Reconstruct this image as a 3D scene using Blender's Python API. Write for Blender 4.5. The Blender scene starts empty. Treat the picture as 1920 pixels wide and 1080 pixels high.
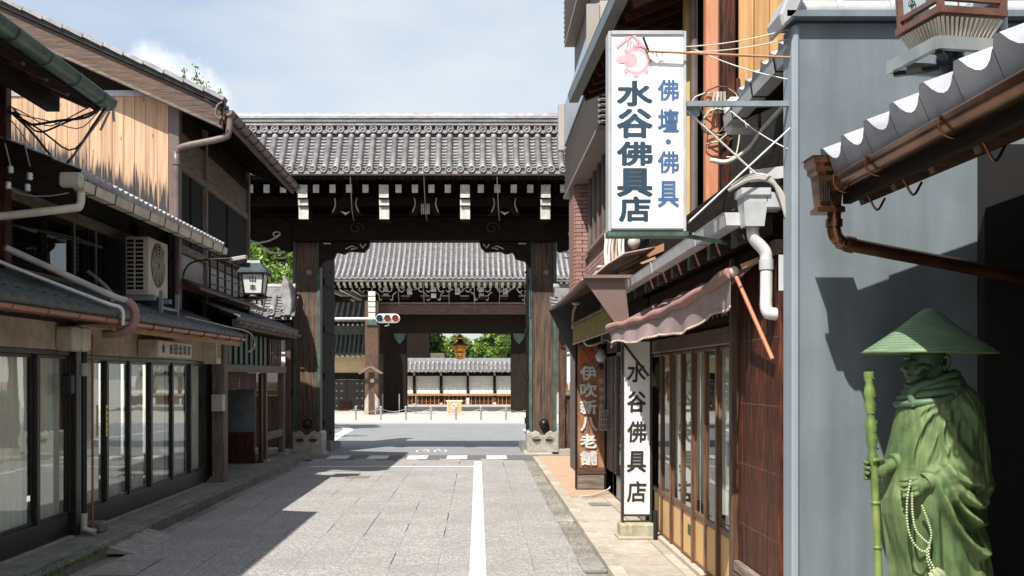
import bpy, math, random
import numpy as np
from mathutils import Vector, Matrix

random.seed(7); rng = np.random.default_rng(7)
SC = bpy.context.scene
COL = SC.collection
R = math.radians

# ------------------------------------------------------------------ camera
cam = bpy.data.objects.new('camera', bpy.data.cameras.new('camera')); COL.objects.link(cam)
cam.location = (0, 0, 1.6); cam.rotation_euler = (R(90), 0, 0)
cam.data.sensor_width = 36; cam.data.lens = 36
cam.data.shift_x = 64 / 1920; cam.data.shift_y = 165 / 1920
cam.data.clip_end = 2000; cam.data.clip_start = .05
SC.camera = cam

# ------------------------------------------------------------------ sky + sun
SUN_D = Vector((.346, .646, -1)).normalized()          # direction the light travels
world = bpy.data.worlds.new('World'); SC.world = world; world.use_nodes = True
wn, wl = world.node_tree.nodes, world.node_tree.links
bg = wn['Background']; bg.inputs['Strength'].default_value = .11
sky = wn.new('ShaderNodeTexSky'); sky.sky_type = 'NISHITA'; sky.sun_disc = False
sky.sun_elevation = math.asin(-SUN_D.z); sky.sun_rotation = math.atan2(-SUN_D.x, -SUN_D.y)
sky.air_density = 1.0; sky.dust_density = 1.6; sky.ozone_density = 1.0
tc = wn.new('ShaderNodeTexCoord')
mp = wn.new('ShaderNodeMapping'); mp.inputs['Scale'].default_value = (1, 1, 2.6)
nz = wn.new('ShaderNodeTexNoise'); nz.inputs['Scale'].default_value = 2.3; nz.inputs['Detail'].default_value = 7; nz.inputs['Roughness'].default_value = .55
rp = wn.new('ShaderNodeValToRGB'); rp.color_ramp.elements[0].position = .36; rp.color_ramp.elements[0].color = (.30, .30, .30, 1)
rp.color_ramp.elements[1].position = .64; rp.color_ramp.elements[1].color = (.95, .95, .95, 1)
mx = wn.new('ShaderNodeMix'); mx.data_type = 'RGBA'; mx.inputs['B'].default_value = (4.15, 4.45, 4.8, 1)
wl.new(tc.outputs['Generated'], mp.inputs['Vector']); wl.new(mp.outputs[0], nz.inputs['Vector']); wl.new(nz.outputs['Fac'], rp.inputs[0])
wl.new(rp.outputs[0], mx.inputs['Factor']); wl.new(sky.outputs[0], mx.inputs['A'])
# cumulus heads scattered low over the roofs
prev = mx.outputs['Result']
for (cx, cy, r) in ((300, 128, .012), (340, 158, .013), (398, 192, .014), (272, 118, .004)):
    d = Vector(((cx - 896) / 1920, 1, (705 - cy) / 1920)).normalized()
    sub = wn.new('ShaderNodeVectorMath'); sub.operation = 'DISTANCE'; sub.inputs[1].default_value = d
    n2 = wn.new('ShaderNodeTexNoise'); n2.inputs['Scale'].default_value = 26; n2.inputs['Detail'].default_value = 5
    wl.new(tc.outputs['Generated'], sub.inputs[0]); wl.new(tc.outputs['Generated'], n2.inputs['Vector'])
    ma = wn.new('ShaderNodeMath'); ma.operation = 'MULTIPLY_ADD'; ma.inputs[1].default_value = .065; wl.new(n2.outputs['Fac'], ma.inputs[0]); wl.new(sub.outputs['Value'], ma.inputs[2])
    mr = wn.new('ShaderNodeMapRange'); mr.inputs['From Min'].default_value = r + .046; mr.inputs['From Max'].default_value = r + .022
    mr.inputs['To Min'].default_value = 0; mr.inputs['To Max'].default_value = .75; mr.interpolation_type = 'SMOOTHSTEP'
    wl.new(ma.outputs[0], mr.inputs['Value'])
    m2 = wn.new('ShaderNodeMix'); m2.data_type = 'RGBA'; m2.inputs['B'].default_value = (6.2, 6.3, 6.4, 1)
    wl.new(mr.outputs[0], m2.inputs['Factor']); wl.new(prev, m2.inputs['A']); prev = m2.outputs['Result']
wl.new(prev, bg.inputs['Color'])
sl = bpy.data.lights.new('sun', 'SUN'); sl.energy = 4.6; sl.angle = R(.5); sl.color = (1, .955, .88)
so = bpy.data.objects.new('sun', sl); COL.objects.link(so); so.rotation_euler = SUN_D.to_track_quat('-Z', 'Y').to_euler(); so.location = (-5, -9, 20)
SC.view_settings.view_transform = 'Standard'; SC.view_settings.look = 'None'; SC.view_settings.gamma = 1
SC.view_settings.exposure = .80; SC.view_settings.use_curve_mapping = False
SC.render.engine = 'CYCLES'; SC.cycles.use_denoising = True
SC.cycles.max_bounces = 8; SC.cycles.transparent_max_bounces = 12; SC.cycles.caustics_reflective = False; SC.cycles.caustics_refractive = False
SC.cycles.sample_clamp_indirect = 6

# ------------------------------------------------------------------ helpers
def at(px, py, Y):
    "world point seen at photograph pixel (px, py) at distance Y"
    return Vector(((px - 896) * Y / 1920, Y, 1.6 + (705 - py) * Y / 1920))

def wloc(o):
    v = Vector((0, 0, 0))
    while o is not None:
        v += o.location; o = o.parent
    return v

class MB:
    def __init__(s): s.v = []; s.f = []; s.s = []
    def add(s, vs, fs, smooth=False):
        b = len(s.v); s.v += [tuple(v) for v in vs]; s.f += [tuple(i + b for i in f) for f in fs]; s.s += [smooth] * len(fs); return s
    def box(s, x0, x1, y0, y1, z0, z1):
        x0, x1 = sorted((x0, x1)); y0, y1 = sorted((y0, y1)); z0, z1 = sorted((z0, z1))
        return s.add([(x0,y0,z0),(x1,y0,z0),(x1,y1,z0),(x0,y1,z0),(x0,y0,z1),(x1,y0,z1),(x1,y1,z1),(x0,y1,z1)],
              [(3,2,1,0),(4,5,6,7),(0,1,5,4),(1,2,6,5),(2,3,7,6),(3,0,4,7)])
    def beam(s, p, q, w, h, up=(0,0,1)):
        p = Vector(p); q = Vector(q); d = (q - p).normalized(); up = Vector(up)
        if abs(d.dot(up)) > .98: up = Vector((1, 0, 0))
        a = d.cross(up).normalized() * w / 2; b = a.cross(d).normalized() * h / 2
        vs = [p-a-b, p+a-b, p+a+b, p-a+b, q-a-b, q+a-b, q+a+b, q-a+b]
        return s.add(vs, [(3,2,1,0),(4,5,6,7),(0,1,5,4),(1,2,6,5),(2,3,7,6),(3,0,4,7)])
    def prism(s, pts, ext, smooth=False):
        pts = [Vector(p) for p in pts]; e = Vector(ext); n = len(pts)
        # wind so that the first cap faces away from ext
        nrm = Vector((0,0,0))
        for i in range(n): nrm += pts[i].cross(pts[(i+1) % n])
        if nrm.dot(e) > 0: pts = pts[::-1]
        vs = pts + [p + e for p in pts]
        fs = [tuple(range(n)), tuple(range(2*n-1, n-1, -1))] + [(i, i+n, (i+1) % n + n, (i+1) % n) for i in range(n)]
        return s.add(vs, fs, smooth)
    def tube(s, pts, r, n=8, caps=True, flat=1.0):
        pts = [Vector(p) for p in pts]; m = len(pts); rs = r if isinstance(r, (list, tuple)) else [r] * m
        vs = []; prevx = None
        for i, p in enumerate(pts):
            d = (pts[min(i+1, m-1)] - pts[max(i-1, 0)]).normalized()
            if prevx is None:
                u = Vector((0,0,1)) if abs(d.z) < .9 else Vector((1,0,0))
                x = d.cross(u).normalized()
            else:
                x = (prevx - d * prevx.dot(d)); x = x.normalized() if x.length > 1e-6 else prevx
            prevx = x; y = d.cross(x)
            for k in range(n):
                a = 2 * math.pi * k / n
                vs.append(p + (x * math.cos(a) + y * math.sin(a) * flat) * rs[i])
        fs = [(i*n+k, i*n+(k+1) % n, (i+1)*n+(k+1) % n, (i+1)*n+k) for i in range(m-1) for k in range(n)]
        s.add(vs, fs, True)
        if caps:
            s.add(vs[:n], [tuple(range(n-1, -1, -1))]); s.add(vs[-n:], [tuple(range(n))])
        return s
    def lathe(s, prof, c, n=16, axis='z', smooth=True):
        c = Vector(c); vs = []
        for (r, h) in prof:
            for k in range(n):
                a = 2 * math.pi * k / n; u, w = r * math.cos(a), r * math.sin(a)
                vs.append(c + (Vector((u, w, h)) if axis == 'z' else Vector((u, -h, w)) if axis == 'y' else Vector((h, u, w))))
        m = len(prof)
        fs = [(i*n+k, i*n+(k+1) % n, (i+1)*n+(k+1) % n, (i+1)*n+k) for i in range(m-1) for k in range(n)]
        s.add(vs, fs, smooth)
        return s
    def ball(s, c, r, n=10, sc=(1,1,1)):
        m = max(4, n // 2 + 1); c = Vector(c); vs = []
        for i in range(m + 1):
            t = math.pi * i / m
            for k in range(n):
                a = 2 * math.pi * k / n
                vs.append(c + Vector((r*sc[0]*math.sin(t)*math.cos(a), r*sc[1]*math.sin(t)*math.sin(a), r*sc[2]*math.cos(t))))
        fs = [(i*n+k, (i+1)*n+k, (i+1)*n+(k+1) % n, i*n+(k+1) % n) for i in range(m) for k in range(n)]
        return s.add(vs, fs, True)
    def grid(s, fn, nu, nv, smooth=True):
        vs = [fn(i / nu, j / nv) for j in range(nv + 1) for i in range(nu + 1)]
        fs = [(j*(nu+1)+i, j*(nu+1)+i+1, (j+1)*(nu+1)+i+1, (j+1)*(nu+1)+i) for j in range(nv) for i in range(nu)]
        return s.add(vs, fs, smooth)
    def mesh(s, name, mat, off=(0,0,0)):
        me = bpy.data.meshes.new(name); ox, oy, oz = off
        me.from_pydata([(a-ox, b-oy, c-oz) for a, b, c in s.v], [], s.f)
        if any(s.s): me.polygons.foreach_set('use_smooth', s.s)
        me.materials.append(mat); me.update(); return me
    def build(s, name, mat, parent=None, bevel=0, origin=None, kind=None, label=None):
        base = Vector(origin) if origin is not None else wloc(parent)
        o = bpy.data.objects.new(name, s.mesh(name, mat, base)); COL.objects.link(o)
        o.parent = parent; o.location = base - wloc(parent)
        if bevel:
            m = o.modifiers.new('bevel', 'BEVEL'); m.width = bevel; m.segments = 1; m.limit_method = 'ANGLE'; m.angle_limit = R(40)
        if kind: o['kind'] = kind
        if label: o['label'] = label
        return o

def piece(name, me, parent, loc, rot=None, kind=None):
    o = bpy.data.objects.new(name, me); COL.objects.link(o); o.parent = parent
    o.location = Vector(loc) - wloc(parent)
    if rot: o.rotation_euler = rot
    return o
def tag(o, label, cat, group=None, kind=None):
    o['label'] = label; o['category'] = cat
    if group: o['group'] = group
    if kind: o['kind'] = kind
    return o
def thing(name, label, cat, loc, group=None):
    o = bpy.data.objects.new(name, None); COL.objects.link(o); o.location = loc
    o.empty_display_size = .1
    return tag(o, label, cat, group)
def copy_tree(o, parent=None, dl=None):
    c = o.copy(); COL.objects.link(c); c.parent = parent
    if dl is not None: c.location = o.location + Vector(dl)
    for ch in [x for x in COL.objects if x.parent == o]: copy_tree(ch, c)
    return c
def struct(mb, name, mat, **k):
    o = mb.build(name, mat, None, **k); o['kind'] = 'structure'; return o

# ------------------------------------------------------------------ materials
def new_mat(name):
    m = bpy.data.materials.new(name); m.use_nodes = True
    return m, m.node_tree.nodes, m.node_tree.links, m.node_tree.nodes['Principled BSDF']
def coords(n, l, stretch, rand=True):
    tc = n.new('ShaderNodeTexCoord'); mp = n.new('ShaderNodeMapping'); mp.inputs['Scale'].default_value = stretch
    l.new(tc.outputs['Object'], mp.inputs['Vector'])
    if rand:
        oi = n.new('ShaderNodeObjectInfo'); mu = n.new('ShaderNodeMath'); mu.operation = 'MULTIPLY'; mu.inputs[1].default_value = 37
        l.new(oi.outputs['Random'], mu.inputs[0]); l.new(mu.outputs[0], mp.inputs['Location'])
        return mp.outputs[0], oi.outputs['Random']
    return mp.outputs[0], None
def mat(name, a, b=None, scale=6, stretch=(1,1,1), rough=.7, metal=0., bump=.25, bdist=.01, dirt=None, dirt_amt=.4, dscale=1.3, rand=.12, lo=.35, hi=.65, coat=0., spec=.5, rvar=.12):
    m, n, l, bs = new_mat(name); b = b or tuple(c * .6 for c in a)
    v, rnd = coords(n, l, stretch)
    nz = n.new('ShaderNodeTexNoise'); nz.inputs['Scale'].default_value = scale; nz.inputs['Detail'].default_value = 8; nz.inputs['Roughness'].default_value = .62
    l.new(v, nz.inputs['Vector'])
    rp = n.new('ShaderNodeValToRGB'); rp.color_ramp.elements[0].position = lo; rp.color_ramp.elements[1].position = hi
    rp.color_ramp.elements[0].color = (*b, 1); rp.color_ramp.elements[1].color = (*a, 1); l.new(nz.outputs['Fac'], rp.inputs[0]); out = rp.outputs[0]
    if dirt:
        d = n.new('ShaderNodeTexNoise'); d.inputs['Scale'].default_value = dscale; d.inputs['Detail'].default_value = 9; d.inputs['Roughness'].default_value = .7
        tc = n.new('ShaderNodeTexCoord'); l.new(tc.outputs['Object'], d.inputs['Vector'])
        dr = n.new('ShaderNodeMapRange'); dr.inputs['From Min'].default_value = .45; dr.inputs['From Max'].default_value = .7; dr.inputs['To Max'].default_value = dirt_amt
        l.new(d.outputs['Fac'], dr.inputs['Value'])
        mi = n.new('ShaderNodeMix'); mi.data_type = 'RGBA'; mi.inputs['B'].default_value = (*dirt, 1); l.new(dr.outputs[0], mi.inputs['Factor']); l.new(out, mi.inputs['A']); out = mi.outputs['Result']
    if rand:
        hs = n.new('ShaderNodeHueSaturation'); mr = n.new('ShaderNodeMapRange'); mr.inputs['To Min'].default_value = 1 - rand; mr.inputs['To Max'].default_value = 1 + rand
        l.new(rnd, mr.inputs['Value']); l.new(mr.outputs[0], hs.inputs['Value']); l.new(out, hs.inputs['Color']); out = hs.outputs[0]
    l.new(out, bs.inputs['Base Color'])
    rr = n.new('ShaderNodeMapRange'); rr.inputs['To Min'].default_value = rough - rvar; rr.inputs['To Max'].default_value = min(1, rough + rvar)
    l.new(nz.outputs['Fac'], rr.inputs['Value']); l.new(rr.outputs[0], bs.inputs['Roughness'])
    bs.inputs['Metallic'].default_value = metal; bs.inputs['Specular IOR Level'].default_value = spec; bs.inputs['Coat Weight'].default_value = coat
    if bump:
        bp = n.new('ShaderNodeBump'); bp.inputs['Strength'].default_value = bump; bp.inputs['Distance'].default_value = bdist
        l.new(nz.outputs['Fac'], bp.inputs['Height']); l.new(bp.outputs[0], bs.inputs['Normal'])
    return m
M = {}
def warp(root, fn):
    "move the points of a finished thing (its world-space meshes, and the places of its shared pieces) through fn"
    for o in [x for x in COL.objects if x.parent == root]:
        if o.data.users > 1: o.location = fn(wloc(o)) - wloc(root)
        else:
            b = wloc(o)
            if o.location.length > 1e-6 and o.data.users == 1 and o.rotation_euler.x == 0: pass
            for v in o.data.vertices: v.co = fn(v.co + b) - b
            for c in [x for x in COL.objects if x.parent == o]:
                if c.data.users == 1:
                    bb = wloc(c)
                    for v in c.data.vertices: v.co = fn(v.co + bb) - bb
WV = (9, 9, .8); WX = (.8, 9, 9); WY = (9, .8, 9)
for nm, st in (('v', WV), ('x', WX), ('y', WY)):
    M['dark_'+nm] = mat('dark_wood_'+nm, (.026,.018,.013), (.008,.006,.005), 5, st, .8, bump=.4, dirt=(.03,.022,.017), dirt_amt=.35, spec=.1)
    M['brown_'+nm] = mat('brown_wood_'+nm, (.14,.072,.042), (.035,.018,.012), 5, st, .55, bump=.45, dirt=(.03,.02,.015), dirt_amt=.5)
    M['grey_'+nm] = mat('weathered_wood_'+nm, (.24,.195,.155), (.09,.068,.054), 5, st, .8, bump=.5, dirt=(.05,.04,.03))
    M['red_'+nm] = mat('red_lacquer_wood_'+nm, (.12,.036,.018), (.03,.010,.007), 6, st, .5, spec=.2, bump=.45, dirt=(.025,.012,.01), dirt_amt=.75, dscale=1.7, lo=.42, hi=.62)
    M['amber_'+nm] = mat('amber_wood_'+nm, (.50,.27,.11), (.30,.13,.05), 5, st, .6, bump=.3, dirt=(.15,.07,.03), dirt_amt=.35)
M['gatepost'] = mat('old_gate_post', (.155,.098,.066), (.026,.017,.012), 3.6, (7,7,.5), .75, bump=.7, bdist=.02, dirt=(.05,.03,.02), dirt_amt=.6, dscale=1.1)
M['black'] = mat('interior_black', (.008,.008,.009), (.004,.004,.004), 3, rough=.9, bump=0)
M['blackmetal'] = mat('black_iron', (.02,.022,.024), (.01,.01,.011), 9, rough=.4, metal=.3, bump=.1)
M['gofun'] = mat('white_painted_end_grain', (.64,.62,.58), (.42,.40,.36), 10, rough=.8, bump=.15)
M['tile'] = mat('silver_grey_tile', (.37,.36,.365), (.20,.195,.20), 7, rough=.52, bump=.15, dirt=(.16,.15,.15), dirt_amt=.45, dscale=2.2, rand=.10)
M['pantile'] = mat('weathered_pan_tile', (.33,.325,.33), (.14,.135,.14), 9, rough=.6, bump=.15, dirt=(.10,.095,.09), dirt_amt=.6, dscale=3)
M['tiledark'] = mat('dark_smoked_tile', (.105,.11,.12), (.05,.052,.06), 6, rough=.5, bump=.2, dirt=(.09,.095,.07), dirt_amt=.6, dscale=2.5)
M['tilegreen'] = mat('mossy_tile', (.075,.085,.09), (.035,.045,.04), 6, rough=.6, bump=.25, dirt=(.10,.12,.05), dirt_amt=.7, dscale=3)
M['tilewhite'] = mat('light_glazed_tile', (.40,.41,.44), (.25,.26,.29), 4, rough=.45, bump=.05, dirt=(.2,.2,.22), dirt_amt=.3)
M['plaster'] = mat('tan_plaster', (.52,.43,.34), (.37,.30,.235), 9, rough=.9, bump=.25, dirt=(.18,.14,.10), dirt_amt=.6, dscale=1.8)
M['whiteplaster'] = mat('white_plaster', (.80,.78,.74), (.70,.68,.65), 4, rough=.9, bump=.08, dirt=(.5,.47,.44), dirt_amt=.25)
M['creamplaster'] = mat('cream_plaster', (.62,.49,.30), (.55,.42,.25), 4, rough=.9, bump=.08)
M['copper'] = mat('aged_copper', (.33,.15,.09), (.20,.085,.05), 8, rough=.42, metal=.55, bump=.1, dirt=(.12,.07,.05), dirt_amt=.5, dscale=4)
M['copperbright'] = mat('polished_copper_brown', (.24,.115,.062), (.13,.058,.032), 5, rough=.23, metal=.85, bump=.04, dirt=(.07,.035,.02), dirt_amt=.5, dscale=3)
M['verdigris'] = mat('verdigris_copper', (.085,.145,.12), (.035,.07,.058), 6, (2,2,1), .6, metal=.2, bump=.15, dirt=(.05,.06,.05), dirt_amt=.6, dscale=3)
M['greengutter'] = mat('green_painted_gutter', (.045,.10,.075), (.02,.04,.032), 6, rough=.4, bump=.1, dirt=(.12,.16,.13), dirt_amt=.5, dscale=5)
M['pvcbeige'] = mat('beige_pvc', (.64,.58,.48), (.52,.46,.38), 5, rough=.45, bump=.05, dirt=(.2,.16,.12), dirt_amt=.5, dscale=4)
M['pvcbrown'] = mat('mauve_brown_pvc', (.17,.125,.115), (.12,.085,.08), 5, rough=.45, bump=.05, dirt=(.07,.05,.045), dirt_amt=.4, dscale=3)
M['pvcgrey'] = mat('grey_pvc', (.50,.515,.53), (.40,.41,.43), 5, rough=.4, bump=.05, dirt=(.24,.23,.22), dirt_amt=.4, dscale=4)
M['pvcwhite'] = mat('white_pvc', (.66,.66,.64), (.56,.56,.55), 5, rough=.4, bump=.03, dirt=(.35,.33,.3), dirt_amt=.3, dscale=4)
M['steelblue'] = mat('blue_grey_painted_steel', (.26,.31,.335), (.19,.23,.25), 8, rough=.45, metal=.1, bump=.08, dirt=(.2,.14,.1), dirt_amt=.35, dscale=5)
M['alu'] = mat('dull_aluminium', (.42,.43,.44), (.3,.3,.31), 9, rough=.4, metal=.6, bump=.05)
M['bronze_frame'] = mat('dark_bronze_frame', (.030,.026,.023), (.018,.015,.013), 8, rough=.35, metal=.3, bump=.05)
M['greywall'] = mat('blue_grey_render', (.175,.207,.236), (.112,.134,.150), 1.6, (3.2,1,.28), .85, bump=.12, dirt=(.085,.105,.112), dirt_amt=.65, dscale=1.1, rand=0, lo=.3, hi=.68)
M['greywall2'] = mat('pale_grey_corner_bead', (.27,.315,.355), (.24,.28,.32), 3, rough=.8, bump=.1)  # paler grey puts the light on the rounded wall corner into colour
M['concrete'] = mat('old_concrete', (.34,.325,.30), (.20,.19,.175), 12, rough=.9, bump=.4, dirt=(.10,.09,.075), dirt_amt=.6, dscale=2.2)
M['darkconcrete'] = mat('mossy_concrete', (.25,.24,.21), (.14,.135,.115), 10, rough=.9, bump=.4, dirt=(.09,.09,.065), dirt_amt=.7, dscale=2.5)
M['stone'] = mat('pale_stone', (.45,.40,.33), (.33,.29,.24), 14, rough=.85, bump=.3, dirt=(.24,.2,.16), dirt_amt=.45, dscale=2)
M['orangepave'] = mat('orange_paving', (.46,.31,.21), (.38,.25,.165), 18, rough=.85, bump=.2, dirt=(.3,.2,.13), dirt_amt=.35, dscale=2)
M['signwhite'] = mat('white_sign_panel', (.80,.80,.79), (.74,.74,.74), 3, rough=.35, bump=.01, dirt=(.66,.65,.62), dirt_amt=.3, dscale=2)
M['inknavy'] = mat('dark_navy_sign_paint', (.015,.05,.085), (.012,.035,.06), 9, rough=.5, bump=0)
M['inkblue'] = mat('blue_sign_paint', (.055,.12,.26), (.045,.10,.22), 9, rough=.5, bump=0)
M['inkpink'] = mat('faded_pink_sign_paint', (.72,.40,.43), (.68,.36,.40), 9, rough=.5, bump=0)
M['inkblack'] = mat('black_sign_paint', (.03,.026,.024), (.02,.018,.017), 9, rough=.5, bump=0)
M['paperwhite'] = mat('white_lamp_acrylic', (.72,.72,.68), (.64,.64,.60), 5, rough=.4, bump=0)
M['paperblue'] = mat('pale_blue_lamp_glass', (.55,.63,.66), (.46,.56,.60), 5, rough=.3, bump=0, dirt=(.42,.45,.42), dirt_amt=.4, dscale=6)
M['gold'] = mat('gilt_bronze', (.85,.42,.08), (.5,.2,.03), 8, rough=.35, metal=.7, bump=.1)
M['orangepaint'] = mat('orange_painted_post', (.52,.22,.11), (.40,.15,.075), 5, WV, .6, bump=.15, dirt=(.35,.14,.07), dirt_amt=.4, dscale=2)
M['yellowwall'] = mat('ochre_wall', (.55,.40,.15), (.46,.32,.12), 5, rough=.9, bump=.1)
M['rust'] = mat('rust_orange_sheet', (.50,.21,.085), (.38,.22,.13), 5, rough=.75, bump=.2, dirt=(.3,.22,.17), dirt_amt=.5, dscale=2)
M['mauvemetal'] = mat('mauve_brown_sheet_metal', (.235,.165,.145), (.19,.13,.115), 4, rough=.5, metal=.2, bump=.05, dirt=(.14,.09,.08), dirt_amt=.3)
M['fabric_pink'] = mat('faded_pink_canvas', (.38,.20,.17), (.26,.15,.135), 4, (1,1,1), .95, bump=.3, dirt=(.22,.15,.145), dirt_amt=.6, dscale=2.5)
M['fabric_mauve'] = mat('faded_mauve_canvas', (.33,.245,.24), (.25,.18,.18), 5, rough=.95, bump=.3, dirt=(.17,.125,.12), dirt_amt=.5, dscale=3)
M['fabric_trim'] = mat('cream_fringe', (.6,.5,.4), rough=.95, bump=.3)
M['fabric_olive'] = mat('olive_gold_curtain', (.30,.25,.07), (.16,.13,.04), 8, (6,6,1), .95, bump=.3)
M['yellowtag'] = mat('yellow_sticker', (.85,.80,.08), (.8,.75,.06), rough=.5, bump=0)
M['brick'] = mat('rose_brick', (.33,.185,.155), (.25,.135,.115), 18, rough=.85, bump=.2, rand=.2)
M['mortar'] = mat('dark_mortar', (.13,.105,.095), rough=.95)
M['louvre'] = mat('bronze_louvre', (.28,.25,.235), (.24,.215,.20), 5, rough=.5, metal=.2, bump=.03)
M['panelblue'] = mat('blue_grey_panel', (.33,.39,.44), (.30,.35,.40), 3, rough=.35, bump=.02)
M['panelbeige'] = mat('beige_grey_panel', (.36,.325,.30), (.33,.295,.27), 3, rough=.6, bump=.05)
M['statue'] = mat('green_patina_bronze', (.120,.180,.066), (.036,.078,.027), 3.0, (5,5,.8), .66, metal=.1, bump=.2, bdist=.006, dirt=(.21,.26,.11), dirt_amt=.6, dscale=3.2, rand=0)
M['statuedark'] = mat('dark_green_patina', (.085,.155,.085), (.042,.09,.055), 5, rough=.55, metal=.15, bump=.15, dirt=(.2,.29,.16), dirt_amt=.4, dscale=4, rand=0)
M['bead'] = mat('pale_bead_patina', (.42,.47,.30), (.3,.36,.2), 5, rough=.5, bump=0, rand=0)
M['bamboo'] = mat('green_bamboo_patina', (.17,.25,.065), (.08,.15,.035), 4, (3,3,1), .5, metal=.1, bump=.1, dirt=(.36,.38,.14), dirt_amt=.5, dscale=6, rand=0)
M['acpaint'] = mat('cream_appliance_paint', (.60,.56,.48), (.52,.48,.41), 4, rough=.5, bump=.02, dirt=(.3,.26,.2), dirt_amt=.35, dscale=3)
M['cablegrey'] = mat('grey_cable', (.40,.38,.35), (.3,.28,.26), 4, rough=.5, bump=.02)
M['cablebeige'] = mat('beige_conduit', (.56,.52,.44), (.45,.41,.34), 6, rough=.5, bump=.02)
M['markwhite'] = mat('road_paint_white', (.74,.73,.70), (.52,.51,.49), 30, rough=.7, bump=.15, dirt=(.30,.29,.28), dirt_amt=.55, dscale=5, rand=0)
M['ricepaper'] = mat('amber_wood_panel', (.66,.43,.19), (.58,.35,.15), 4, WV, .6, bump=.08)
M['bark'] = mat('tree_bark', (.10,.075,.05), rough=.9)
M['lens_b'] = mat('blue_signal_lens', (.01,.10,.17), rough=.2, bump=0)
M['lens_y'] = mat('amber_signal_lens', (.35,.13,.02), rough=.2, bump=0)
M['lens_r'] = mat('red_signal_lens', (.75,.08,.12), rough=.2, bump=0)
M['vermilion'] = mat('vermilion_emblem', (.55,.10,.03), (.35,.06,.02), 9, rough=.6, bump=.05)
M['signboard'] = mat('weathered_sign_board', (.36,.16,.065), (.12,.045,.018), 3, (5,5,.7), .6, bump=.5, dirt=(.35,.24,.15), dirt_amt=.5, dscale=1.6)
M['kerbwood'] = M['grey_y']

def leaf_mat(name, a, b, tr=.35):
    m, n, l, bs = new_mat(name)
    g = n.new('ShaderNodeNewGeometry'); rp = n.new('ShaderNodeValToRGB'); rp.color_ramp.elements[0].color = (*b, 1); rp.color_ramp.elements[1].color = (*a, 1)
    l.new(g.outputs['Random Per Island'], rp.inputs[0]); l.new(rp.outputs[0], bs.inputs['Base Color']); bs.inputs['Roughness'].default_value = .55
    t = n.new('ShaderNodeBsdfTranslucent'); l.new(rp.outputs[0], t.inputs['Color']); mx = n.new('ShaderNodeMixShader'); mx.inputs[0].default_value = tr
    l.new(bs.outputs[0], mx.inputs[1]); l.new(t.outputs[0], mx.inputs[2]); l.new(mx.outputs[0], n['Material Output'].inputs['Surface'])
    return m
M['leaf'] = leaf_mat('fresh_green_leaves', (.33,.47,.10), (.05,.12,.02))
M['leaf2'] = leaf_mat('mid_green_leaves', (.17,.29,.05), (.045,.10,.02))
def glass_mat(name, tint, ior=1.9, rough=.01, refl=(.9,.95,.95), base=.04):
    m, n, l, bs = new_mat(name); n.remove(bs)
    t = n.new('ShaderNodeBsdfTransparent'); t.inputs[0].default_value = (*tint, 1); g = n.new('ShaderNodeBsdfGlossy'); g.inputs['Roughness'].default_value = rough; g.inputs['Color'].default_value = (*refl, 1)
    f0 = n.new('ShaderNodeFresnel'); f0.inputs['IOR'].default_value = ior; ge = n.new('ShaderNodeNewGeometry'); f = n.new('ShaderNodeMath'); f.operation = 'MULTIPLY_ADD'; f.inputs[1].default_value = -1; f.use_clamp = True
    l.new(ge.outputs['Backfacing'], f.inputs[0]); l.new(f0.outputs[0], f.inputs[2])
    tc = n.new('ShaderNodeTexCoord'); nz = n.new('ShaderNodeTexNoise'); nz.inputs['Scale'].default_value = 1.7; l.new(tc.outputs['Object'], nz.inputs['Vector'])
    bp = n.new('ShaderNodeBump'); bp.inputs['Strength'].default_value = .06; bp.inputs['Distance'].default_value = .02; l.new(nz.outputs['Fac'], bp.inputs['Height']); l.new(bp.outputs[0], g.inputs['Normal'])
    mx = n.new('ShaderNodeMixShader'); l.new(f.outputs[0], mx.inputs[0]); l.new(t.outputs[0], mx.inputs[1]); l.new(g.outputs[0], mx.inputs[2])
    l.new(mx.outputs[0], n['Material Output'].inputs['Surface']); return m
M['glass'] = glass_mat('shop_window_glass', (.95,.97,.95), 2.1)
M['glassdark'] = glass_mat('dim_window_glass', (.55,.6,.6), 1.7)
M['curtain'] = mat('white_net_curtain', (.80,.80,.72), (.64,.64,.58), 3, (6,6,1), .95, bump=.05)
M['curtaingreen'] = mat('grey_green_curtain', (.30,.34,.31), (.22,.25,.23), 3, (6,6,1), .95, bump=.05)

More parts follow.
